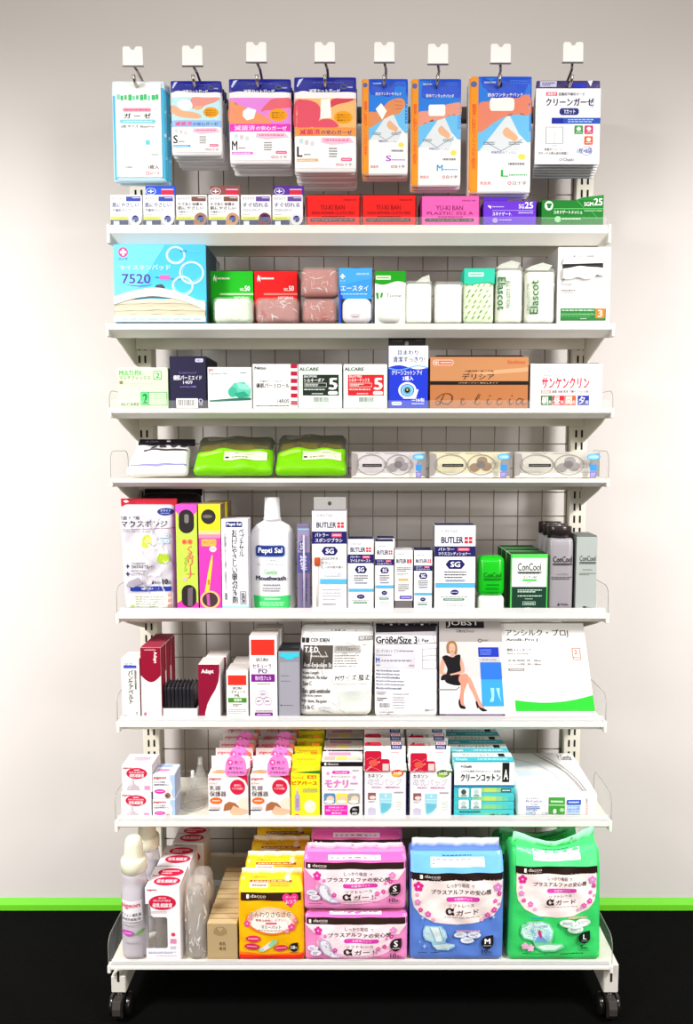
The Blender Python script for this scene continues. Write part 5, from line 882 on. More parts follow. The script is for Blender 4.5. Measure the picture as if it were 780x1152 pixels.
b.sp([(102, 384), (140, 368), (176, 382), (205, 384), (225, 368), (266, 366), (262, 440), (268, 500), (240, 515), (180, 530), (140, 535), (148, 490), (128, 440)], '17151b'); b.sp([(135, 560), (250, 535), (268, 560), (258, 632), (140, 612)], '17151b'); b.sp([(88, 575), (100, 545), (150, 530), (175, 545), (140, 580), (95, 588)], '1c191f')
b.sp([(255, 545), (310, 530), (338, 560), (332, 600), (310, 640), (290, 700), (285, 780), (296, 825), (262, 828), (244, 770), (258, 690), (262, 620), (246, 590)], 'd9917c'); b.sp([(330, 570), (350, 566), (372, 610), (400, 690), (430, 770), (462, 830), (440, 838), (400, 790), (370, 710), (335, 640)], 'dd9884'); b.sp([(240, 765), (252, 752), (262, 800), (296, 818), (298, 838), (256, 832), (242, 800)], '1a161c'); b.sp([(388, 780), (400, 772), (420, 820), (470, 840), (484, 856), (440, 858), (408, 826), (402, 840), (396, 820)], '1a161c')
b.r(432, 298, 618, 382, '2038b8'); b.ln(448, 312, 550, 368, 3, '7a98e8', 2, .4); b.r(440, 390, 622, 425, 'c4c2c8'); b.t('20-30 mmHg', 462, 398, 590, 418, '6a6870', .01); b.r(444, 430, 632, 580, '2e72dc'); b.r(444, 580, 632, 815, '3aa0ea')
for dx in (0, 48): b.p([(524+dx, 655), (556+dx, 655), (552+dx, 720), (546+dx+(dx and 16), 770), (512+dx+(dx and 50), 780), (516+dx+(dx and 40), 760), (530+dx+(dx and 12), 730)], '9cdaf4')
b.build('carton')
b = it.mb(); b.box(-it.W/2-.0005, it.W/2+.0005, -.003, .03, 0, it.v(882), M('54465e', 'gloss'), .001); b.yoff = -.003; b.r(125, 882, 610, 890, '8a7a98'); b.ln(530, 925, 640, 938, 1, '8a80a0'); b.build('tray_foot')
zoom(480, 690, 220/780)
it = Item('stocking_box', 'large white box with a green swoosh leaning at the right end of the sixth shelf', 'stocking pack', 312, 662, 40, 6, lean=10, thick=.035, inset=.012)
it.warp = lambda x, y, z: (x*(1-.05*(z/it.H-.5))-.0155*(z/it.H-.5), y, z)
it.px = (it.px[0]-3.5, it.px[1]-3.5, it.px[2])
b = carton(it, .035, 'f1f0ed', 'd8d6d0', 'b8b4ac')
b.t('アンシルク・プロJ', 318, 64, 580, 96, '3a3838', .012); b.t('Ansilk-Pro J', 318, 100, 450, 114, '2a2828', .02); b.st([(318, 126), (640, 118)], 1.5, 'aaa8a4'); b.t('オープントゥ', 545, 96, 600, 104, '8a8884'); b.ln(540, 107, 610, 113, 1, 'a8a6a2'); b.t('弾性ストッキング', 318, 140, 420, 153, '55534f', .01); b.t('Elastic Stockings', 318, 157, 410, 165, '6a6864', .005)
for i, (a_, c_) in enumerate((('足首周囲', '18～20cm'), ('ふくらはぎ周囲', '30～38cm'))): b.t(a_, 318, 184+i*15, 388, 193+i*15, '6a6864'); b.t(c_, 398, 184+i*15, 455, 193+i*15, '55534f', .005)
b.rr(318, 220, 384, 230, '8a8682', 2); b.ln(325, 222, 378, 228, 1, 'e8e6e2'); b.fr(588, 138, 622, 186, 3, 'c88a70'); b.t('2', 596, 146, 608, 164, 'c8643c', .01); b.ln(592, 172, 616, 180, 1, 'c8a088')
n = 16; b.p([(335, 390)]+[(335+315*k/n, 346+14*math.sin(PI*k/n)-20*(k/n)**2) for k in range(n+1)]+[(650, 390)], '2fc436'); b.build('box_body')
b = it.mb(); b.box(-it.W/2+.002, it.W/2-.002, .002, .033, it.H, it.H+.001, M('c8c4bc')); b.build('top_flap')
# ------------------------------------------------------------------ shelf 7
zoom(125, 830, 110/780)
def pig(b, x0, y0, x1, y1): b.t('pigeon', x0, y0, x1, y1, 'b4203c', .03)
def shield(x0, x1, yt, lab, zoff=0):
    it = Item('nipple_carton', lab, 'baby care carton', x0, x1, yt, 7, zoff=zoff, group='small white cartons with red ovals, stacked'); b = carton(it, .055, 'f3eced', 'd8d0d0', 'f8f4f4'); it.n(1000, 860)
    pig(b, 40, 45, 330, 120); b.e(490, 250, 345, 180, 'c81e44'); b.ln(400, 120, 590, 165, 1, 'f8d8e0', 1, .7); b.t('母乳実感相談', 230, 190, 750, 240, 'f8e4ea'); b.t('母乳相談室', 250, 262, 730, 375, 'fcf0f4', .025)
    b.p([(310, 430), (390, 430), (395, 560), (440, 600), (560, 680), (590, 790), (150, 790), (180, 680), (280, 600), (310, 560)], 'c0b4bc'); b.p([(330, 440), (360, 440), (355, 600), (300, 640), (250, 760), (220, 760), (270, 640), (325, 580)], 'e0d8de'); b.rr(730, 640, 930, 780, 'e0a8c8', 20); b.ln(760, 665, 900, 755, 3, 'a85a90', 2, .4); b.build('carton'); return it
c1 = shield(80, 324, 440, 'white carton with red oval, bottom of the left stack on the seventh shelf')
c2 = shield(86, 330, 222, 'white carton with red oval, top of the left stack on the seventh shelf', zoff=c1.H+.0014)
for it in (c1, c2):
    b = it.mb(); b.box(-it.W/2+.001, it.W/2-.001, .001, .054, it.H, it.H+.0009, M('f4f0f0')); b.layer = 0; b.ontop(.055, it.H+.0009); b.ln(250, 250, 850, 420, 1, 'd88aa0'); b.e(550, 500, 300, 130, 'e0b4c4'); b.build('top_flap')
def pig2(x0, x1, yt, lab, zoff=0):
    it = Item('nipple_carton', lab, 'baby care carton', x0, x1, yt, 7, zoff=zoff, group='small white and blue cartons, stacked'); b = carton(it, .05, 'eeeef4', 'a8b0c4', 'e8eef8'); it.n(1000, 1000)
    b.p([(1000, 0), (1000, 1000), (880, 900), (830, 700), (900, 520), (860, 350), (780, 200), (800, 0)], 'a8c4e4'); b.t('pigeon', 40, 50, 610, 205, 'c4203c', .03); b.t('ピジョン', 50, 260, 230, 330, '44444e', .01); b.t('人工乳首', 240, 255, 560, 335, '33333c', .015); b.t('(病産院用哺乳びん)', 50, 365, 720, 450, '33333c', .01); b.e(320, 680, 250, 95, 'd63aa0'); b.ln(170, 650, 480, 705, 1, 'f8d8ee'); b.rr(620, 500, 740, 800, 'e4d8cc', 30); b.e(670, 850, 130, 110, '8a6a50'); b.e(640, 880, 70, 60, '6a5040'); b.build('carton'); return it
d1 = pig2(331, 512, 494, 'white and blue carton with pink oval, bottom of the second stack on the seventh shelf')
d2 = pig2(332, 510, 296, 'white and blue carton with pink oval, top of the second stack on the seventh shelf', zoff=d1.H+.0014)
for it in (d1, d2):
    b = it.mb(); b.box(-it.W/2+.001, it.W/2-.001, .001, .049, it.H, it.H+.0009, M('dce4f2')); b.ontop(.05, it.H+.0009); b.r(50, 100, 700, 300, '9ab4e0'); b.e(400, 600, 300, 120, 'e08ac0'); b.build('top_flap')
# clear breast-pump cones
def cone(px, py, Y, hgt, lab, r0):
    X = at(px, py, Y)[0]; r = empty('suction_cup', (X, Y, SH[7][1]+.0006)); tag(r, lab, 'suction cup', 'clear plastic suction cups')
    b = MB(); prof = [(r0, 0), (r0*.97, .003), (r0*.72, hgt*.25), (r0*.42, hgt*.55), (r0*.2, hgt*.8), (r0*.13, hgt)]
    b.lathe(prof, M('eef0ea', 'wrap'), 28, cap=False); b.lathe([(q*.93, z+.0004) for q, z in prof], M('f4f4f0', 'clear'), 28, cap=False); b.build('funnel', r)
    b = MB(); b.lathe([(r0*.18, hgt*.82), (r0*.2, hgt*.86), (r0*.16, hgt*.88), (r0*.16, hgt*1.02), (r0*.08, hgt*1.04)], M('f2f2ee', 'frost'), 20); b.build('neck', r)
    b = MB(); b.tube([(r0*math.cos(2*PI*k/24), r0*math.sin(2*PI*k/24), .0016) for k in range(25)], .0014, M('f4f4f0', 'frost'), 6); b.build('rim', r)
cone(217.5, 905, -.150, .07, 'clear plastic suction cup, front one beside the stacked white cartons', .022)
cone(226, 895, -.095, .075, 'clear plastic suction cup, rear one beside the stacked white cartons', .026)
# files of cartons with hang panels; front one is modelled, the rest are copies behind it
def panelbox(it, D, col, top, hy, name='hang_panel', sid=None, side='d4ccca', pcol=None):
    b = carton(it, D, col, side, top); return b
def panel(it, D, zt, col, k0=.98):                        # the back panel that stands up above the carton
    b = it.mb(); w_ = it.W/2*k0; b.box(-w_, w_, D-.0012, D, it.H-.001, zt, M(col)); b.yoff = D-.0012; return b
def zpanel(it, py, D): return at(0, ZO[0][1]+py*ZO[0][2], it.Y+D)[1]-it.zb
zoom(228, 820, 120/780)
def nshield(x0, x1, lab, col_):
    it = Item('nipple_shield_carton', lab, 'baby care carton', x0, x1, 338, 7, group='white and red cartons with pink drop tags, '+col_); D = .036; b = carton(it, D, 'f5ebea', 'd8c8c8', 'f6eeec'); q = x0-40
    b.t('pigeon', 48+q, 354, 138+q, 378, 'c4203c', .03); b.t('ピジョン', 50+q, 390, 110+q, 405, '33303a', .015); b.t('乳頭', 50+q, 415, 132+q, 450, '33303a', .0); b.t('保護器', 50+q, 455, 173+q, 493, '33303a', .0); b.p([(245+q, 338), (335+q, 338), (335+q, 420), (315+q, 375)], 'c81e44'); b.e(258+q, 425, 56, 55, 'd01e44'); b.t('授乳時の', 232+q, 404, 284+q, 420, 'fadce4', .01); b.t('トラブル対策に', 218+q, 426, 300+q, 444, 'fadce4', .01)
    b.e(98+q, 524, 46, 25, 'e0682a'); b.ln(70+q, 516, 126+q, 532, 1, 'f8dcc0'); b.ln(80+q, 540, 110+q, 546, 1, 'c8d070'); b.p([(255+q, 530), (300+q, 500), (335+q, 495), (335+q, 610), (290+q, 600)], 'f4dcc8'); b.p([(150+q, 600), (160+q, 550), (195+q, 530), (240+q, 540), (268+q, 570), (240+q, 620), (200+q, 590)], 'a86a44'); b.p([(225+q, 560), (262+q, 575), (330+q, 590), (335+q, 612), (250+q, 640), (190+q, 640), (200+q, 600)], 'e8b898'); b.p([(90+q, 640), (160+q, 600), (210+q, 620), (225+q, 675), (60+q, 675)], 'dfe0f0'); b.ln(52+q, 565, 132+q, 600, 4, '8a8490', 2, .3); b.ln(42+q, 585, 120+q, 600, 1, '33303a'); b.ontop(D); b.ln(150, 300, 500, 500, 1, 'b8a8a8'); b.e(230, 640, 180, 150, 'f0a860'); b.p([(600, 1000), (1000, 1000), (1000, 0), (850, 500)], 'd86080'); b.build('carton')
    b = panel(it, D, zpanel(it, 196, D), 'f6ecea'); b.t('pigeon', 90+q, 214, 190+q, 240, 'c4203c', .03); b.p([(300+q, 205), (345+q, 230), (345+q, 262), (318+q, 248)], 'e87a50'); b.r(335+q, 262, 350+q, 272, 'd04a5a'); b.build('hang_panel')
    b = it.mb(); w_ = it.W; pts = [(250, 185), (215, 192), (188, 215), (172, 250), (168, 300), (172, 330), (190, 338), (305, 338), (320, 330), (330, 300), (325, 250), (312, 215), (285, 192)]
    b.prism([(it.u(x+q), it.v(y)) for x, y in pts[::-1]], M('ee86cf'), 'y', -.0035, -.0023); b.yoff = -.0035
    b.p([(240+q, 192), (252+q, 192), (246+q, 204)], 'c04a9a'); b.e(208+q, 240, 19, 20, 'd8389a'); b.t('母', 198+q, 229, 218+q, 251, 'fbe4f4', .02); b.t('乳で', 238+q, 229, 302+q, 252, 'd03a98', .01); b.t('育てたい', 198+q, 272, 296+q, 292, '8a3a78', .01); b.t('ママのために', 184+q, 302, 318+q, 322, '8a3a78', .01); b.build('drop_tag', label='pink drop-shaped cardboard tag'); return it, D
for x0, x1, cn in ((40, 336, 'left file'), (348, 641, 'right file')):
    it, D = nshield(x0, x1, f'white and red carton with pink drop tag, front of the {cn}', cn)
    for k in (1, 2, 3): dup(it.root, (.0005, .0007, .001)[k-1], .041*k, 0, f'white and red carton with pink drop tag, {ORD[k+1]} from the front of the {cn}', 'white and red cartons with pink drop tags, '+cn)
zoom(330, 830, 90/780)
it = Item('oil_carton', 'yellow carton with a lilac bottle picture, front of its file on the seventh shelf', 'baby care carton', -24, 262, 338, 7, group='yellow cartons on the seventh shelf'); D = .034; b = carton(it, D, 'f2e822', 'b8a418', 'e8dc28')
b.p([(-24, 338), (262, 318), (262, 350), (60, 340)], '2f7a2a'); b.st([(-10, 400), (0, 372), (8, 395), (25, 388), (45, 392), (60, 385), (80, 395), (95, 368), (90, 400), (110, 392)], 4, 'd84a20'); b.r(140, 366, 228, 398, 'e03a1c'); b.t('馬油', 150, 370, 220, 395, 'fce840', .02); b.t('ピアバーユ', -14, 420, 236, 458, 'd8301a', .045); b.ln(95, 494, 240, 506, 1, '6a6a4a'); b.r(95, 512, 238, 528, '8a8a78'); b.ln(100, 516, 232, 525, 1, 'e8e8d8')
b.p([(32, 500), (44, 500), (48, 540), (62, 560), (66, 700), (60, 712), (18, 712), (12, 700), (16, 560), (28, 540)], 'b8a4c8'); b.p([(34, 480), (42, 480), (46, 520), (30, 520)], 'd8d0e0'); b.ln(26, 590, 52, 680, 6, '6a5088', 3, .4); b.e(165, 668, 62, 66, 'f6f0a8'); b.e(165, 668, 50, 54, 'f2eec8'); b.e(150, 655, 30, 20, 'faf8e4'); b.e(36, 772, 33, 32, 'd83a78'); b.p([(28, 755), (44, 755), (50, 790), (20, 790)], 'f8e0e8'); b.build('carton')
b = panel(it, D, zpanel(it, 160, D), 'f2e822'); b.p([(4, 200), (12, 210), (4, 222), (-4, 210)], '3a7a3a'); b.ln(20, 206, 84, 216, 1, '5a6a30'); b.ring(120, 210, 20, 18, 5, 'c8a028'); b.rr(158, 196, 234, 226, 'f0a020', 6); b.t('天然由来', 166, 202, 226, 220, 'd8401a', .01); b.ln(20, 262, 210, 285, 1, 'e0a830'); b.build('hang_panel')
for k in (1, 2, 3): dup(it.root, .0008*k, .042*k, 0, f'yellow carton, {ORD[k+1]} from the front of its file on the seventh shelf', 'yellow cartons on the seventh shelf')
it = Item('cleansing_cotton_carton', 'white carton with magenta lettering and black band, front of its file', 'baby care carton', 276, 680, 234, 7, group='white and magenta cartons on the seventh shelf'); D = .05; b = carton(it, D, 'eceaea', 'c4c0c0', 'f0eeec')
b.r(276, 234, 680, 278, '17151a'); b.rr(302, 242, 322, 268, 'f4f2f0', 4); b.t('dacco', 332, 242, 442, 266, 'd8d4d0', .01); b.rr(378, 320, 554, 350, 'dc3cb0'); b.t('赤ちゃんの清浄綿', 410, 327, 524, 343, 'fbe4f4', .01); b.rr(575, 308, 645, 328, 'd8d6d2'); b.t('医薬部外品', 582, 312, 640, 325, '55535a'); b.t('クリーンコットン', 370, 366, 560, 388, '5a3a58', .005); b.fl(338, 345, 17, 'ee8ccc'); b.fl(598, 382, 17, 'f0a0d4')
b.t('モナリー', 306, 404, 632, 484, 'e04ab8', .05); b.t('モナリー', 312, 410, 626, 478, 'e88acc', .0); b.ln(335, 500, 600, 510, 1, '77757c')
for x, c1_, c2_ in ((298, '5a88b8', 'e8c8a8'), (420, 'e8d85a', 'f0c8a0'), (540, 'a4a498', 'e8d0b8')): b.rr(x, 538, x+110, 638, c1_, 14); b.e(x+62, 595, 38, 32, c2_); b.e(x+50, 620, 48, 16, 'f4ece4')
b.r(304, 652, 530, 752, 'e22aae'); b.t('清浄綿 2枚入り', 340, 668, 492, 684, 'fbdcf2', .01); b.t('無添加・やわらかガーゼタイプ', 316, 694, 520, 712, 'fbdcf2', .01); b.t('衛生的', 370, 722, 470, 740, 'fbdcf2', .01); b.drop(600, 712, 46, '17151a'); b.t('2枚入', 576, 684, 628, 704, 'f4f2f0', .01); b.t('20包', 572, 718, 628, 746, 'f4f2f0', .02); b.ln(512, 768, 560, 778, 1, '44424a'); b.ln(300, 780, 372, 790, 1, '88868c'); b.build('carton')
b = it.mb(); w_ = it.W/2; z1 = zpanel(it, 132, D); b.prism([(0.0005, it.H+.0005), (D, it.H+.0005), (D, z1), (D-.002, z1)], M('f2eeee'), 'x', -w_*.99, w_*.99)
nrm = math.hypot(D-.002, z1-it.H); 
def sl(x, t): return ((x/1000-.5)*it.W, .0005+(D-.0025)*t-.0005, it.H+.0008+(z1-it.H)*t+.0003)
def slq(x0, x1, t0, t1, c): b.add([sl(x0, t0), sl(x1, t0), sl(x1, t1), sl(x0, t1)], [(0, 1, 2, 3)], M(c))
slq(150, 700, .62, .9, 'e0a0c8'); slq(60, 320, .12, .5, 'e8b8b0'); slq(350, 620, .12, .5, 'ecd870'); slq(650, 940, .12, .5, 'd8d4c0'); b.build('sloped_lid')
for k in (1, 2): dup(it.root, .001*k, .06*k, 0, f'white and magenta carton, {ORD[k+1]} from the front of its file on the seventh shelf', 'white and magenta cartons on the seventh shelf')
zoom(400, 820, 120/780)
def kane(x0, x1, yt, cnt, c1_, lab, fil):
    it = Item('milk_bag_carton', lab, 'baby care carton', x0, x1, yt, 7, group='navy-edged white cartons, '+fil); D = .036; b = carton(it, D, 'f3f0f2', '2c2850', 'f2f0f0'); q = x0-56; r_ = yt-302
    b.fr(x0, yt, x1, 682, 9, '2a2648'); b.r(x0+9, yt, x1-9, yt+12, 'f3f0f2'); b.p([(x0+180, yt+6), (x1-4, yt-2), (x1-4, yt+14), (x0+260, yt+12)], '4a8a28')
    def T(s, a, c, d, e_, *r): b.t(s, a+q, c+r_, d+q, e_+r_, *r)
    T('カネソン', 88, 328, 200, 356, '2a2630', .02); T('母乳バッグ', 86, 364, 342, 410, 'a8a4b4', .03); T('母乳バッグ', 90, 368, 338, 406, 'f0eef4', .005); T('母乳保存に・滅菌済(衛生的)', 118, 418, 324, 434, 'c05ab0', .01)
    b.r(90+q, 465+r_, 148+q, 516+r_, '8a5a5a'); b.e(125+q, 500+r_, 24, 14, 'e4d0cc'); b.ln(92+q, 522+r_, 146+q, 538+r_, 2, 'a8a4a8'); b.p([(90+q, 582+r_), (110+q, 570+r_), (146+q, 580+r_), (150+q, 648+r_), (94+q, 648+r_)], 'c4c2d4'); b.p([(176+q, 468+r_), (268+q, 468+r_), (264+q, 570+r_), (232+q, 608+r_), (196+q, 626+r_), (182+q, 610+r_)], '9cd4e0'); b.p([(186+q, 540+r_), (262+q, 545+r_), (258+q, 568+r_), (230+q, 600+r_), (198+q, 616+r_), (188+q, 606+r_)], '6abcd0'); b.st([(180+q, 512+r_), (266+q, 512+r_)], 3, 'e0f4f8'); b.st([(182+q, 532+r_), (266+q, 534+r_)], 3, 'c8ecf2'); b.p([(220+q, 478+r_), (226+q, 478+r_), (230+q, 494+r_), (216+q, 494+r_)], 'e8f6f8')
    b.ln(284+q, 454+r_, 352+q, 470+r_, 1, 'a8a4a8', 3, .7)
    for i, y in enumerate((532, 548, 566, 584)): b.st([(296+q+(i % 2)*4, y+r_), (318+q, y+3+r_), (346+q, y-3+r_)], 3, 'a8c8a0')
    b.e(310+q, 322+r_*.6, 44, 27, c1_); b.e(300+q, 335+r_*.6, 34, 13, 'e8b020' if cnt[0] == '5' else '8ab828'); b.t(cnt, 278+q, 309+r_*.6, 344+q, 333+r_*.6, 'f6f2e4', .02); b.build('carton')
    z1 = zpanel(it, 125, D); b = panel(it, D, z1, 'f4f2ef', .97); v2 = lambda y: y
    b.p([(85+q, 158), (96+q, 147), (108+q, 158), (96+q, 170)], '2a3a3a'); b.e(215+q, 165, 14, 13, '8a8478'); b.ln(120+q, 154, 180+q, 164, 1, '55555a'); b.rr(264+q, 143, 346+q, 200, '28306a', 4); b.r(270+q, 147, 340+q, 166, 'e8e4e8'); b.t('病産院', 276+q, 149, 334+q, 164, 'c83048', .03); b.t('専用商品', 274+q, 174, 336+q, 194, 'c8d0f0', .02); b.ln(265+q, 217, 326+q, 227, 1, 'd89090'); b.build('hang_panel')
    b = it.mb(); yo = 160+(15 if r_ else 0); tp = [(66, 300), (66, yo+10), (76, yo), (178, yo), (190, yo+10), (190, yo+58), (240, yo+58), (252, yo+70), (252, 306), (66, 306)]
    b.prism([(it.u(x+q), it.v(y)) for x, y in tp[::-1]], M('c8203c', 'gloss'), 'y', -.003, -.0018); b.yoff = -.003
    b.st([(80+q, yo+60), (110+q, yo+45), (150+q, yo+60), (178+q, yo+40)], 3, 'e8788a'); b.st([(75+q, yo+140), (120+q, yo+105), (178+q, yo+75)], 7, 'f0a8b0'); b.e(130+q, yo+85, 34, 24, 'd85a48'); b.st([(90+q, yo+110), (150+q, yo+125), (180+q, yo+140)], 4, 'e86a80'); b.r(198+q, 250, 244+q, 300, 'd8ccc8'); b.build('red_tag', label='glossy red paper tag on the front'); return it
for x0, x1, yt, cnt, c_, lab, fil in ((56, 380, 302, '50枚', 'd04a30', 'navy-edged white carton with red tag and orange badge, front of its file', 'orange badge file'), (388, 712, 306, '100枚', '3a6a2a', 'navy-edged white carton with red tag and green badge, front of its file', 'green badge file')):
    it = kane(x0, x1, yt, cnt, c_, lab, fil)
    for k in (1, 2): dup(it.root, .0005*k, .045*k, 0, f'navy-edged white carton, {ORD[k+1]} from the front of the {fil}', 'navy-edged white cartons, '+fil)
zoom(490, 810, 210/780)
it = Item('cleansing_cotton_carton', 'teal and white cotton carton with a black A, front of its file', 'cotton carton', 77, 331, 177, 7, group='teal and white cotton cartons'); D = .043; b = carton(it, D, '4cc8cc', '9adfe0', 'eef4f0')
b.r(77, 177, 331, 271, 'f1f4f3'); n = 10
for k in range(n): 
    x = 77+254*k/n; t = k/(n-1); g = max(0, 1-abs(t-.6)/.4)
    for y, f in ((282, 1), (318, 1), (352, .6), (386, .4)): b.r(x, y, x+254/n+.5, y+19, '%02x%02x%02x' % (int(70+130*g*f), int(190+30*g*f), int(200-110*g*f)))
b.r(77, 270, 331, 280, '2a80a8'); b.rr(104, 189, 111, 196, '3a8a8a', 3); b.t('Osaki', 114, 187, 150, 198, '33363a', .015); b.t('いつでも清潔 やわらかコットン清浄綿', 104, 208, 272, 217, '44484c'); b.t('クリーンコットン', 103, 223, 273, 255, '1a1c20', .03); b.r(280, 177, 309, 257, '1c1c20'); b.t('A', 285, 205, 304, 248, 'f0f2f0', .02); b.rr(275, 284, 318, 300, '2a6a78', 3); b.ln(280, 288, 314, 297, 1, 'd8f0f0')
for x, y in ((95, 283), (148, 283), (95, 332), (148, 332)): b.rr(x, y, x+44, y+38, 'e4f0ee', 6); b.e(x+22, y+16, 11, 11, '44504e' if x < 100 and y < 300 else 'b8d0cc'); b.p([(x+8, y+36), (x+14, y+26), (x+32, y+26), (x+38, y+36)], '8aa8a4')
b.t('清浄綿', 96, 400, 126, 408, '1a4a58'); b.e(110, 402, 19, 8, '1c3a78'); b.t('2枚入×25包', 228, 389, 314, 403, '163848', .02); b.ln(100, 376, 190, 386, 1, '2a5a64'); b.ln(228, 408, 320, 416, 1, '1a5a68'); b.ontop(D); b.r(0, 0, 1000, 480, 'f0f2ee'); b.r(0, 480, 1000, 1000, '4abccc'); b.t('クリーンコットン', 150, 120, 700, 420, '1c2024', .02); b.r(770, 100, 880, 460, '1c1c20'); b.t('Osaki', 30, 620, 220, 880, 'd8f0f4', .02); b.ln(400, 650, 900, 850, 1, 'c8f0f4'); b.build('carton')
b = it.mb(); b.box(-it.W/2, it.W/2, -.0012, -.0002, .001, .006, M('2aa0b0')); b.build('base_strip')
for k in (1, 2, 3): dup(it.root, -.002*k, .0445*k, 0, f'teal and white cotton carton, {ORD[k+1]} from the front of its file', 'teal and white cotton cartons')
it = Item('drain_pants_pack', 'large white pack lying flat at the right end of the seventh shelf', 'pack', 337, 682, 306, 7, inset=.012); D = .175
it.warp = lambda x, y, z: (x*(1-.25*max(0, y)), y, z+.012*max(0, y)/D)
b = it.mb(); b.blob(it.W, it.H, D, .008, M('f0eeec', 'film'), .003, .001, 121, 22, 14, 16)
b.t('メンズデザイン', 376, 321, 438, 329, '3a5ab0', .01); b.t('ドレインパンツ', 376, 331, 442, 342, '2a4aa8', .025); b.t('L-LL', 400, 345, 425, 351, '3a5ab0'); b.ln(376, 355, 436, 375, 3, '4a78c8'); b.rr(376, 378, 398, 392, 'a8c8e8'); b.ring(408, 386, 8, 8, 2, '6a88c8'); b.t('〇8', 444, 380, 468, 392, '6a7ab8'); b.r(472, 320, 540, 390, '3f9a3c'); b.ln(480, 330, 532, 345, 1, 'c8e8c0'); b.r(472, 350, 540, 354, 'b8dca8'); b.e(498, 378, 7, 10, 'f0f8ec'); b.e(528, 372, 10, 8, 'a8d89a'); b.r(548, 330, 608, 350, '2a50c0'); b.ln(555, 334, 600, 346, 1, 'c8d8f8'); b.bc(550, 352, 606, 390, 'b8d0f0', '4a78c8', 7); b.vt('LL', 631, 325, 640, 345, '55555c'); b.ln(630, 348, 641, 392, 6, 'd08a80', 2, .4); b.r(337, 400, 690, 403, 'e0dcd8'); b.build('pouch')
it.surf = None
b = it.mb(); b.ontop(D*.94, it.H, .004)
b.p([(100, 300), (420, 260), (440, 330), (120, 380)], 'c8d8e4'); b.p([(80, 480), (400, 450), (420, 560), (100, 620)], 'd4e0ea')
def sw(pts, wd, c):
    L = [(x, y) for x, y in pts]; n = len(L); b.dec([(x-wd, y) for x, y in L]+[(x+wd, y) for x, y in L], [(i, i+1, n+i+1, n+i) for i in range(n-1)], c)
sw([(430, 20), (520, 150), (640, 320), (740, 520), (800, 760), (830, 980)], 22, 'aaa4a4'); sw([(500, 20), (600, 150), (720, 330), (800, 540), (850, 760), (870, 980)], 9, '8a8686'); sw([(30, 120), (200, 200), (420, 330), (560, 520), (640, 760), (680, 980)], 26, 'c4cad4'); b.t('P.Gentle', 740, 40, 930, 200, '77737a', .01); b.build('top_print')
# ------------------------------------------------------------------ base shelf
zoom(125, 935, 150/780)
def bottle(lab, x0=38, x1=196, yt=65, inset=.012):
    it = Item('feeding_bottle', lab, 'feeding bottle', x0, x1, yt, 8, inset=inset, group='clear feeding bottles with cream caps'); R = it.W/2; it.root.location.y += R
    z = it.v; b = it.mb()
    prof = [(R*.86, 0), (R*.97, .003), (R, .01), (R*.985, z(560)), (R*.96, z(480)), (R*1.0, z(400)), (R*.98, z(340)), (R*.88, z(290)), (R*.84, z(262))]
    b.lathe(prof, M('cfc8d0', 'frost'), 40); b.build('bottle_body', label='clear glass bottle body')
    b = it.mb(); b.lathe([(R*.9, .004), (R*.95, .012), (R*.94, z(500)), (R*.9, z(372)), (.001, z(370))], M('d9d6dc', 'soft'), 32); b.build('paper_insert')
    b = it.mb(); b.lathe([(R*.9, z(262)), (R*.96, z(258)), (R*.97, z(200)), (R*.9, z(190)), (R*.74, z(184)), (R*.72, z(178)), (R*.66, z(110)), (R*.58, z(82)), (R*.42, z(68)), (.001, z(65))], M('e6e4cc', 'gloss'), 40); b.build('cap', label='cream plastic cap')
    b = it.mb(); it.surf = lambda x, zz: -math.sqrt(max(1e-9, (R*1.015)**2-x*x)); b.eps = .0006; b.tess = .004
    b.r(60, 408, 176, 530, 'e8e4ea'); b.t('pigeon', 50, 420, 166, 456, 'c4203c', .03); b.t('ピジョン 哺乳瓶', 52, 480, 172, 500, '44404a', .015); b.t('(病産院直販用)', 52, 506, 172, 526, '44404a', .015); b.e(90, 596, 40, 17, 'c04ab0'); b.ln(64, 590, 116, 602, 1, 'e8b0e0'); b.p([(136, 604), (150, 588), (180, 580), (188, 588), (176, 604), (150, 610)], '7aa860'); b.ln(60, 548, 170, 556, 1, 'a8a4ac'); b.ln(70, 640, 160, 660, 1, 'b8b4bc'); b.build('printed_marks'); it.surf = None; return it
bo = bottle('clear feeding bottle with cream cap, front left of the base shelf')
dup(bo.root, .002, .085, 0, 'clear feeding bottle with cream cap, behind the front left one', 'clear feeding bottles with cream caps')
it = Item('feeding_bottle_carton', 'white carton with side window showing a bottle, front on the base shelf', 'baby care carton', 202, 406, 331, 8, inset=.012, group='tall white bottle cartons'); D = .075
b = it.mb(); W, H, T = it.W/2, it.H, .0008; wx, wz0, wz1 = it.u(330), it.v(686), it.v(425)
b.prism([(-W, 0), (W, 0), (W, H), (-W, H), (-W, wz1), (it.u(222), wz1), (it.u(232), it.v(445)), (it.u(234), it.v(490)), (it.u(248), it.v(503)), (it.u(322), it.v(503)), (wx, it.v(512)), (wx, it.v(676)), (it.u(322), wz0), (-W, wz0)], M('f2ecef'), 'y', 0, T)
for q in ((-W, W, D-T, D, 0, H), (W-T, W, T, D, 0, H), (-W, W, T, D, 0, T), (-W, W, T, D, H-T, H)): b.box(*q, M('ece6ea'))
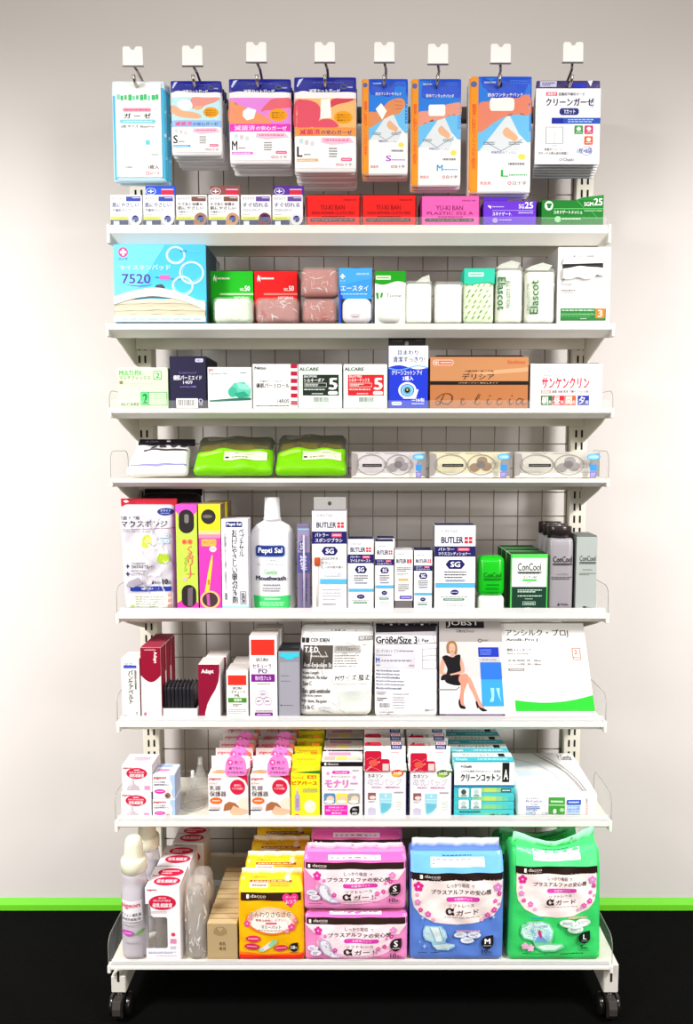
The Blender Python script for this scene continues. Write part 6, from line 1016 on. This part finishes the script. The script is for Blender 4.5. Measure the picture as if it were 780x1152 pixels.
b.t('pigeon', 214, 337, 270, 352, 'c4203c', .03); b.e(303, 418, 81, 43, 'c81e44'); b.t('母乳実感', 280, 386, 325, 396, 'f8dce4'); b.t('授乳のための哺乳瓶', 250, 400, 352, 412, 'f8dce4'); b.t('母乳相談室', 244, 420, 362, 446, 'fcf0f4', .025); b.ln(235, 464, 330, 480, 2, 'c8a8b4'); b.e(364, 603, 12, 11, 'd83a58'); b.rr(345, 628, 382, 656, 'e8a0c0', 4); b.ln(348, 632, 378, 652, 3, 'a85a80'); b.ln(345, 670, 380, 690, 2, 'a8b0c8'); b.ln(214, 702, 384, 716, 2, '9aa8d0'); b.ln(260, 722, 384, 732, 1, 'e0a8c0')
b.ontop(D, H); b.e(560, 300, 380, 190, 'c81e44'); b.ln(300, 200, 800, 400, 2, 'f4d0d8', 2, .5); b.e(560, 720, 390, 200, 'c81e44'); b.t('母乳相談室', 260, 640, 850, 800, 'fcf0f4', .02); b.t('pigeon', 60, 420, 280, 500, 'c4203c', .02); b.build('carton')
b = it.mb(); R = it.W*.33; b.lathe([(R*.8, .002), (R, .006), (R*.92, H*.3), (R, H*.45), (R*.9, H*.62), (R*.75, H*.66), (R*.75, H*.8), (R*.3, H*.9), (.001, H*.91)], M('8a8078', 'frost'), 28, -it.W*.06, D*.5); b.build('bottle_inside', label='clear bottle seen through the carton window')
b = it.mb(); b.box(-W+.0002, wx, T+.0002, T+.0005, wz0, wz1, M('e8e4e0', 'clear')); b.build('window_film')
dup(it.root, .002, .08, 0, 'white bottle carton with top oval, directly behind the front one', 'tall white bottle cartons')
dup(it.root, .012, .165, .0, 'white bottle carton farthest back on the base shelf', 'tall white bottle cartons')
# bottle in clear wrap
zoom(125, 935, 150/780)
def wrapped(x0, x1, yt, lab, inset, seed):
    it = Item('wrapped_bottle', lab, 'wrapped bottle', x0, x1, yt, 8, inset=inset, group='bottles in clear crinkled wrap'); R = it.W*.40; H = it.H
    b = it.mb(); b.lathe([(R*.85, .001), (R, .006), (R*.95, H*.35), (R, H*.6), (R*.85, H*.72), (R*.6, H*.78), (R*.6, H*.88), (.001, H*.89)], M('b4aca4', 'frost'), 30, 0, it.W*.45); b.build('bottle_body')
    b = it.mb(); it.warp = lambda x, y, z: (x*(1-.25*max(0, z/H-.7)/.3), y, z)
    b.blob(it.W, H, it.W*.9, it.W*.3, M('e8e0d8', 'wrap'), .002, .004, seed, 22, 30, 10); b.creases(26, 'ffffff', seed, 'milk', .035); b.build('film_wrap', label='clear crinkled film wrap'); it.surf = None; it.warp = None; return it
wrapped(424, 560, 300, 'bottle in clear crinkled wrap, front one beside the bottle carton', .012, 131)
wrapped(458, 592, 250, 'bottle in clear crinkled wrap, behind the front wrapped one', .082, 137)
it = Item('kraft_carton', 'small kraft carton, front of its file on the base shelf', 'carton', 562, 740, 540, 8, inset=.012, group='small kraft cartons on the base shelf'); D = .031; b = carton(it, D, 'b49c74', 'a08a64', 'c4ae84', .0006)
b.ring(640, 585, 38, 26, 3, '8a7450'); b.p([(600, 600), (620, 565), (640, 590), (662, 565), (678, 600), (640, 612)], '9a8458'); b.t('母乳', 632, 648, 672, 668, '7a6440', .01); b.t('育児', 632, 676, 672, 696, '7a6440', .01); b.build('carton')
b = it.mb(); b.box(-it.W/2+.001, it.W/2-.001, D*.48, D*.52, it.H, it.H+.0006, M('8a7450')); b.build('lid_seam')
for k in range(1, 6): dup(it.root, .0006*k, .0325*k, .0012*(k % 2), f'small kraft carton, {ORD[k+1]} from the front of its file', 'small kraft cartons on the base shelf')
# soft packs of pads
def fold(it, k, taper=0, wave=0):
    zf = it.vf[1]
    def f(x, y, z):
        t = max(0, z-zf)/(it.H-zf); z2 = z
        if t > 0: y = (z-zf)*k+y*(1-.8*t)
        if wave and t > 0: z2 = z+wave*t*(.45-1.0*math.cos(x/it.W*2*PI*.9)**1+.9*x/it.W)*.6
        return x*(1+taper*(.5-z/it.H)-.02*t), y, z2
    return f
def seal(it, h, col, D):
    b = it.mb(); it.surf = None; n = 20; w_ = it.W*.475; vs = []
    for i in range(n+1):
        x = -w_+2*w_*i/n; d = .0012*math.sin(i*1.1)+.0008*math.sin(i*2.3); y0 = D*.5
        vs += [(x, y0+d*3, it.H-h-.005), (x, y0+d*4, it.H), (x, y0+d*4+.002, it.H), (x, y0+d*3+.002, it.H-h-.005)]
    fs = [[4*i+a, 4*i+4+a, 4*i+4+(a+1) % 4, 4*i+(a+1) % 4] for i in range(n) for a in range(4)]+[[3, 2, 1, 0], [4*n, 4*n+1, 4*n+2, 4*n+3]]
    b.add(vs, fs, M(col, 'film'), True); return b
zoom(260, 930, 90/648)
it = Item('maternity_pad_pack', 'yellow pad pack with pink heart, front of its file on the base shelf', 'pad pack', 52, 596, 345, 8, inset=.014, fold=(525, .5), group='yellow pad packs on the base shelf')
b = it.mb(); it.warp = fold(it, .5, .03); b.blob(it.W, it.H-.010, .05, .008, M('f2b812', 'film'), .005, .002, 141, 30, 34)
b.p([(60, 525), (588, 525), (580, 400), (75, 400)], 'f6cc24', 'film'); b.r(62, 1025, 590, 1092, 'e8321c', 'film'); b.p([(62, 1030), (590, 1030), (590, 1010), (300, 1020), (62, 1005)], 'ee7a1c', 'film'); b.r(76, 524, 574, 588, '3a2018', 'film'); b.rr(124, 540, 146, 572, 'f4efe8', 5); b.t('dacco', 158, 540, 285, 566, 'e4d8c8', .005); b.ln(215, 570, 280, 577, 1, 'b09878')
b.r(146, 428, 500, 446, '9a4a20'); b.ln(165, 431, 470, 443, 1, 'f4d8a0'); b.r(146, 446, 300, 488, 'f4ead0'); b.ln(165, 455, 290, 482, 1, '8a6a48'); b.r(300, 446, 500, 488, 'f0c030'); b.ln(320, 452, 480, 482, 2, 'b88a28'); b.e(180, 408, 30, 8, 'e0a020'); b.ln(180, 404, 280, 414, 1, 'a87a20'); b.e(465, 412, 30, 22, 'f8e8c0')
hp = [(487+66*16*math.sin(t)**3/16, 578-(13*math.cos(t)-5*math.cos(2*t)-2*math.cos(3*t)-math.cos(4*t))*3.9) for t in [2*PI*k/40 for k in range(40)]]
b.p(hp, 'e83488'); b.t('多い日', 446, 552, 530, 568, 'f8c0dc', .005); b.t('ふつう', 440, 580, 534, 612, 'fbe0ee', .02)
b.e(330, 752, 215, 108, 'ee7a28'); b.e(330, 740, 200, 100, 'f8c8a8'); b.e(330, 768, 168, 76, 'faf0e8'); b.t('ふんわりさらさら', 140, 668, 496, 722, 'fbf6ea', .06); b.t('ふんわりさらさら', 144, 672, 492, 718, '3a2a24', .01); b.t('敏感な時期に やさしい', 200, 732, 452, 752, 'b04a3a', .01); b.rr(282, 758, 376, 772, 'e03a80'); b.t('マミーパット', 246, 780, 410, 810, '33282a', .015); b.ln(220, 818, 430, 828, 1, '8a6a5a')
for cx, cy, q in ((130, 775, 28), (495, 800, 32), (525, 745, 20), (455, 830, 20), (160, 730, 18)): b.fl(cx, cy, q, 'e84a90' if q > 25 else 'f08aa8')
for cx, cy in ((180, 892), (170, 955), (405, 968)): b.e(cx, cy, 62 if cx < 400 else 56, 26, 'd82a58'); b.ln(cx-42, cy-10, cx+42, cy+8, 1, 'f4b0c0')
b.p([(225, 975), (250, 960), (310, 920), (360, 900), (378, 920), (330, 955), (260, 995), (230, 992)], 'f8d8d0'); b.p([(300, 940), (340, 900), (372, 896), (376, 915), (335, 955), (310, 958)], '8ad0a0'); b.e(248, 978, 22, 16, 'a8d8c0'); b.drop(510, 965, 36, '221c1c'); b.t('18', 486, 950, 518, 980, 'f4f0ea', .02); b.t('個入', 520, 958, 538, 974, 'f4f0ea'); b.ln(478, 1004, 542, 1012, 1, '55402a'); b.ln(120, 1008, 190, 1014, 1, 'a87a28'); b.build('pouch')
b = seal(it, .010, 'f6eccc', .05); b.build('top_seal'); yel = it
for k in (1, 2, 3): dup(it.root, .003*k, .062*k, 0, f'yellow pad pack, {ORD[k+1]} from the front of its file', 'yellow pad packs on the base shelf')
def alpha(it, C, size, cnt, pos, k=None, narrow=False):
    """the print shared by the pink, blue and green packs; pos maps a unit frame onto the front"""
    X = lambda x: pos[0]+x*pos[2]; Y = lambda y: pos[1]+y*pos[3]; b = C
    def T(s, a, c, d, e_, *r): b.t(s, X(a), Y(c), X(d), Y(e_), *r)
    T('しっかり吸収', .40, .04, .62, .115, '4a3038', .01); T('で', .645, .06, .67, .11, '4a3038'); T('プラスアルファの安心感', .24, .145, .84, .235, '3a242c', .02); b.rr(X(.39), Y(.27), X(.72), Y(.355), 'da3fae'); T('お産用パット', .47, .29, .65, .335, 'fbdcf2', .01); T('ソフトレース', .41, .40, .67, .455, '4a3038'); T('α', .385, .47, .47, .61, '2a181e', .04); T('ガード', .49, .5, .715, .6, '3a242c', .005); b.ln(X(.37), Y(.63), X(.74), Y(.65), 1, '9a8488')
zoom(335, 930, 130/780)
def pinkpack(x0, x1, yt, lab, zoff, band, seed, stacked):
    it = Item('maternity_pad_pack', lab, 'pad pack', x0, x1, yt, 8, inset=.014, zoff=zoff, fold=(band, .5 if not stacked else .25), group='two stacked pink pad packs'); b = it.mb(); it.warp = fold(it, .5 if not stacked else .25, -.01)
    b.blob(it.W, it.H-(.015 if not stacked else .003), .06, .008, M('ef8cc6', 'film'), .005, .0022, seed, 34, 26); q = x0-36; yb_ = band+44; bot = yb_+282-(40 if stacked else 10)
    b.p([(x0+10, band), (x1-10, band), (x1-10, band-58 if not stacked else band-30), (x0+12, band-58 if not stacked else band-30)], 'ec66b4', 'film')
    b.e((x0+x1)/2, yb_+120, 270, 115, 'f6c4de', kind='film'); b.e((x0+x1)/2+10, yb_+110, 225, 100, 'fae6ec', kind='film'); b.p([(x0+8, yb_), (x1-8, yb_), (x1-60, yb_+70), (x0+70, yb_+60)], 'f8e4ea', 'film')
    b.r(x0+4, band, x1-4, band+44, '33221f', 'film'); b.rr(x0+32, band+12, x0+48, band+36, 'f4efec', 4); b.t('dacco', x0+62, band+10, x0+160, band+30, 'dcd0c8', .005); b.ln(x0+110, band+34, x0+158, band+39, 1, 'a89890')
    b.r(x0+170, band-44 if not stacked else band-38, x0+530, band-16, 'f6eef0', 'film'); b.ln(x0+185, band-38, x0+510, band-20, 1, 'b06a90')
    alpha(it, b, 'S', '10', (x0-10, yb_+5, 720, 330))
    Y0 = yb_+282-282
    for cx, cy, w_, c in ((95, 40, 29, 'dd2f9c'), (142, 72, 11, 'e86ab8'), (106, 92, 14, 'f090c8'), (210, 170, 17, 'dd4aa8'), (608, 38, 24, 'e88ac8'), (596, 78, 16, 'd83a98'), (562, 90, 11, 'e070b4'), (548, 145, 16, 'dc3f9e'), (506, 160, 17, 'e060b0'), (482, 190, 11, 'f0a0cc')): b.fl(x0+cx, yb_+cy, w_, c)
    b.p([(x0+102, yb_+120), (x0+112, yb_+98), (x0+140, yb_+92), (x0+170, yb_+110), (x0+182, yb_+160), (x0+205, yb_+195), (x0+250, yb_+208), (x0+240, yb_+224), (x0+190, yb_+226), (x0+135, yb_+200), (x0+108, yb_+160)], 'bcb4d4'); b.p([(x0+110, yb_+122), (x0+118, yb_+105), (x0+140, yb_+100), (x0+162, yb_+115), (x0+174, yb_+162), (x0+200, yb_+200), (x0+240, yb_+212), (x0+190, yb_+218), (x0+140, yb_+192), (x0+116, yb_+158)], 'f4f2fa')
    for cx, cy in ((58, 155), (78, 188)): b.e(x0+cx, yb_+cy, 40, 21, 'a89cb8'); b.e(x0+cx, yb_+cy, 37, 18, 'ece6f0'); b.ln(x0+cx-22, yb_+cy-8, x0+cx+22, yb_+cy+8, 2, '6a5a78')
    b.drop(x0+626, yb_+136, 40, '261c20'); b.t('S', x0+612, yb_+108, x0+640, yb_+146, 'f6f0f2', .02); b.ln(x0+600, yb_+152, x0+652, yb_+162, 1, 'c8bcc0'); b.t('10', x0+588, yb_+190, x0+630, yb_+220, '3a2a30', .015); b.t('個入', x0+634, yb_+202, x0+668, yb_+220, '3a2a30', .01); b.ln(x0+590, yb_+226, x0+660, yb_+232, 1, '6a4a58'); b.ln(x0+36, yb_+226, x0+132, yb_+234, 1, '5a3a4a'); b.build('pouch'); return it
pk1 = pinkpack(41, 748, 572, 'lower of the two stacked pink pad packs', 0, 608, 151, True)
topH = at(0, 930+565*130/780, SH[8][0]+.014)[1]-SH[8][1]
pk2 = pinkpack(34, 740, 118, 'upper of the two stacked pink pad packs, with pale top seal', topH, 236, 157, False)
b = seal(pk2, .015, 'e8cfdc', .06); b.build('top_seal')
b = seal(pk1, .003, 'f0b0d4', .06); b.build('top_seal')
bk = dup(pk2.root, .003, .085, 0, 'pink pad pack standing behind the stacked pink packs', 'pink pad packs behind'); 
lo2 = dup(pk1.root, .003, .085, .0, 'pink pad pack underneath, behind the lower stacked pink pack', 'pink pad packs behind'); bk.scale.x = lo2.scale.x = .94
def bigpack(it, base, light, band, x0, x1, bot, seed, D, taper, k, size, cnt, wave=0, kind='blue'):
    b = it.mb(); it.warp = fold(it, k, taper, wave); b.blob(it.W, it.H-(.017 if not wave else .019), D, .009, M(base, 'film'), .007, .003, seed, 34, 38); w_ = x1-x0
    b.p([(x0+8, band), (x1-8, band), (x1-8, band-150), (x0+8, band-150)], light, 'film'); yb_ = band+56; s_ = w_/700
    b.p([(x0+14, yb_-8), (x1-14, yb_-8), (x1-14, yb_+120), (x1-30, yb_+190), (x1-80, yb_+250), (x1-180, yb_+295), (x0+w_/2, yb_+312), (x0+180, yb_+295), (x0+80, yb_+250), (x0+30, yb_+190), (x0+14, yb_+120)], 'f3e4e2', 'film')
    b.r(x0+6, band, x1-6, band+54, '2a1d1a', 'film'); b.rr(x0+75*s_, band+14, x0+96*s_, band+42, 'f4efec', 5); b.t('dacco', x0+110*s_, band+12, x0+225*s_, band+34, 'dcd0c8', .005); b.ln(x0+160*s_, band+38, x0+222*s_, band+44, 1, 'a89890')
    b.r(x0+155*s_, band-112, x0+555*s_, band-42, 'f4f4f6', 'film'); b.ln(x0+165*s_, band-106, x0+470*s_, band-84, 1, '9aa4b8'); b.ln(x0+430*s_, band-58, x0+545*s_, band-48, 1, 'a87a88'); b.ln(x0+240*s_, band-130, x0+460*s_, band-118, 1, '2a3a6a'); b.ln(x0+165*s_, band-90, x0+190*s_, band-60, 2, '6a7488')
    alpha(it, b, size, cnt, (x0-20*s_, yb_+2, 740*s_, 395*s_))
    for cx, cy, q, c in ((64, 40, 38, 'd8288c'), (54, 98, 14, 'e890c4'), (58, 152, 24, 'e48ac4'), (80, 208, 18, 'd8409c'), (135, 235, 23, 'e060b0'), (172, 272, 15, 'eaa0cc'), (650, 44, 34, 'dc8acc'), (662, 92, 18, 'c83a8c'), (632, 142, 16, 'dc50a4'), (664, 166, 11, 'd08aac'), (624, 205, 22, 'd4409c'), (575, 240, 22, 'e058ac'), (535, 274, 15, 'eaa8cc')): b.fl(x0+cx*s_, yb_+cy*s_, q*s_, c)
    return b, yb_, s_
zoom(455, 930, 120/780)
it = Item('maternity_pad_pack', 'large blue pad pack between the pink and green packs', 'pad pack', 34, 736, 94, 8, inset=.016, fold=(330, .45))
b, yb_, s_ = bigpack(it, '5a80d2', '6fb2ee', 330, 34, 736, 970, 161, .075, -.005, .45, 'M', '10'); x0 = 34
b.p([(132, 740), (150, 702), (270, 702), (300, 735), (312, 780), (290, 825), (368, 842), (372, 858), (320, 890), (240, 888), (205, 855), (196, 828), (150, 812), (134, 780)], '9cc8e0', 'film'); b.p([(142, 742), (156, 712), (262, 712), (290, 740), (300, 780), (275, 812), (200, 818), (156, 802), (144, 776)], 'c8e8f0', 'film'); b.p([(186, 712), (246, 712), (272, 815), (232, 820)], 'e4f4f6', 'film'); b.st([(182, 714), (228, 822)], 8, '8ab0d0'); b.st([(250, 714), (284, 808)], 8, '8ab0d0'); b.p([(208, 850), (300, 838), (362, 846), (310, 876), (244, 878)], 'd8eef2', 'film')
b.ln(378, 735, 555, 750, 1, 'e8a8b0', 2, .8)
for cx, cy in ((412, 772), (512, 770), (462, 812)): b.e(cx, cy, 52, 24, 'a8b8dc'); b.e(cx, cy, 48, 21, 'e4eaf4'); b.ln(cx-30, cy-10, cx+30, cy+8, 2, '55608a')
b.drop(612, 828, 46, '1c181e'); b.t('M', 590, 800, 634, 836, 'f6f4f4', .025); b.ln(580, 844, 640, 854, 1, 'b8b4b8'); b.t('10', 570, 878, 614, 908, '1c1a2a', .015); b.t('個入', 618, 888, 652, 908, '1c1a2a', .01); b.ln(568, 914, 650, 920, 1, '2a3060'); b.ln(96, 898, 164, 908, 1, '22284a'); b.ln(190, 900, 252, 910, 1, '22284a')
for cx, cy, q in ((145, 855, 18), (110, 820, 10), (655, 640, 16), (130, 650, 16)): b.p([(cx, cy-q), (cx+q*.25, cy-q*.25), (cx+q, cy), (cx+q*.25, cy+q*.25), (cx, cy+q), (cx-q*.25, cy+q*.25), (cx-q, cy), (cx-q*.25, cy-q*.25)], 'a8c0f0')
b.build('pouch'); b = seal(it, .017, 'dbe0e6', .075); b.build('top_seal')
zoom(565, 930, 120/780)
it = Item('maternity_pad_pack', 'large green pad pack with a dipping top edge, front right of the base shelf', 'pad pack', 55, 728, 96, 8, inset=.014, fold=(282, .35), group='green pad packs')
b, yb_, s_ = bigpack(it, '3cd06a', '52dc80', 282, 80, 706, 1000, 167, .085, .06, .35, 'L', '5', .022, 'green')
b.p([(132, 760), (140, 700), (190, 668), (280, 662), (350, 690), (378, 745), (362, 830), (440, 832), (456, 858), (390, 892), (300, 896), (250, 870), (225, 818), (160, 800)], '7ad4a0', 'film'); b.p([(142, 755), (150, 705), (195, 678), (280, 672), (340, 698), (366, 748), (350, 818), (235, 810), (165, 790)], 'd4f0f4', 'film'); b.p([(200, 730), (225, 725), (270, 825), (235, 822)], '90c8e4', 'film'); b.p([(320, 725), (345, 735), (350, 815), (310, 820)], 'a0d0e8', 'film'); b.p([(240, 830), (262, 780), (300, 785), (335, 825)], '6ab0e4', 'film'); b.p([(258, 745), (272, 728), (282, 745), (294, 790), (280, 800), (266, 775)], 'd838a0', 'film'); b.p([(260, 862), (340, 842), (438, 842), (385, 880), (305, 884)], 'dcf4e8', 'film')
b.ln(205, 640, 300, 652, 1, '2a8ad0'); b.t('安心フィット', 160, 680, 230, 696, '1a6a50'); b.t('たっぷり吸収', 225, 698, 330, 716, '1a5a8a')
b.fl(170, 855, 28, 'f0b8dc'); b.fl(212, 870, 28, 'f0b8dc'); b.ln(480, 632, 620, 650, 1, 'e0a8a0', 2, .8)
for cx, cy in ((475, 682), (588, 680), (532, 725)): b.e(cx, cy, 60, 30, 'a8dcc0'); b.e(cx, cy, 56, 27, 'eaf6f0'); b.ln(cx-36, cy-12, cx+36, cy+10, 2, '44705a')
b.drop(600, 790, 44, '14201a'); b.t('L', 590, 765, 614, 802, 'f2f8f4', .02); b.ln(580, 810, 625, 818, 1, 'a8b8b0'); b.t('5', 572, 848, 596, 880, '14301e', .015); b.t('個入', 600, 858, 632, 880, '14301e', .01); b.ln(565, 886, 640, 891, 1, '1a4a2a'); b.ln(155, 908, 330, 917, 1, '103a20'); b.ln(425, 904, 600, 917, 1, '103a20'); b.build('pouch'); b = seal(it, .019, 'a0ecc0', .085); b.build('top_seal')
gb = dup(it.root, -.008, .098, .0, 'green pad pack mostly hidden behind the front green one', 'green pad packs')
gb.scale.z = .84
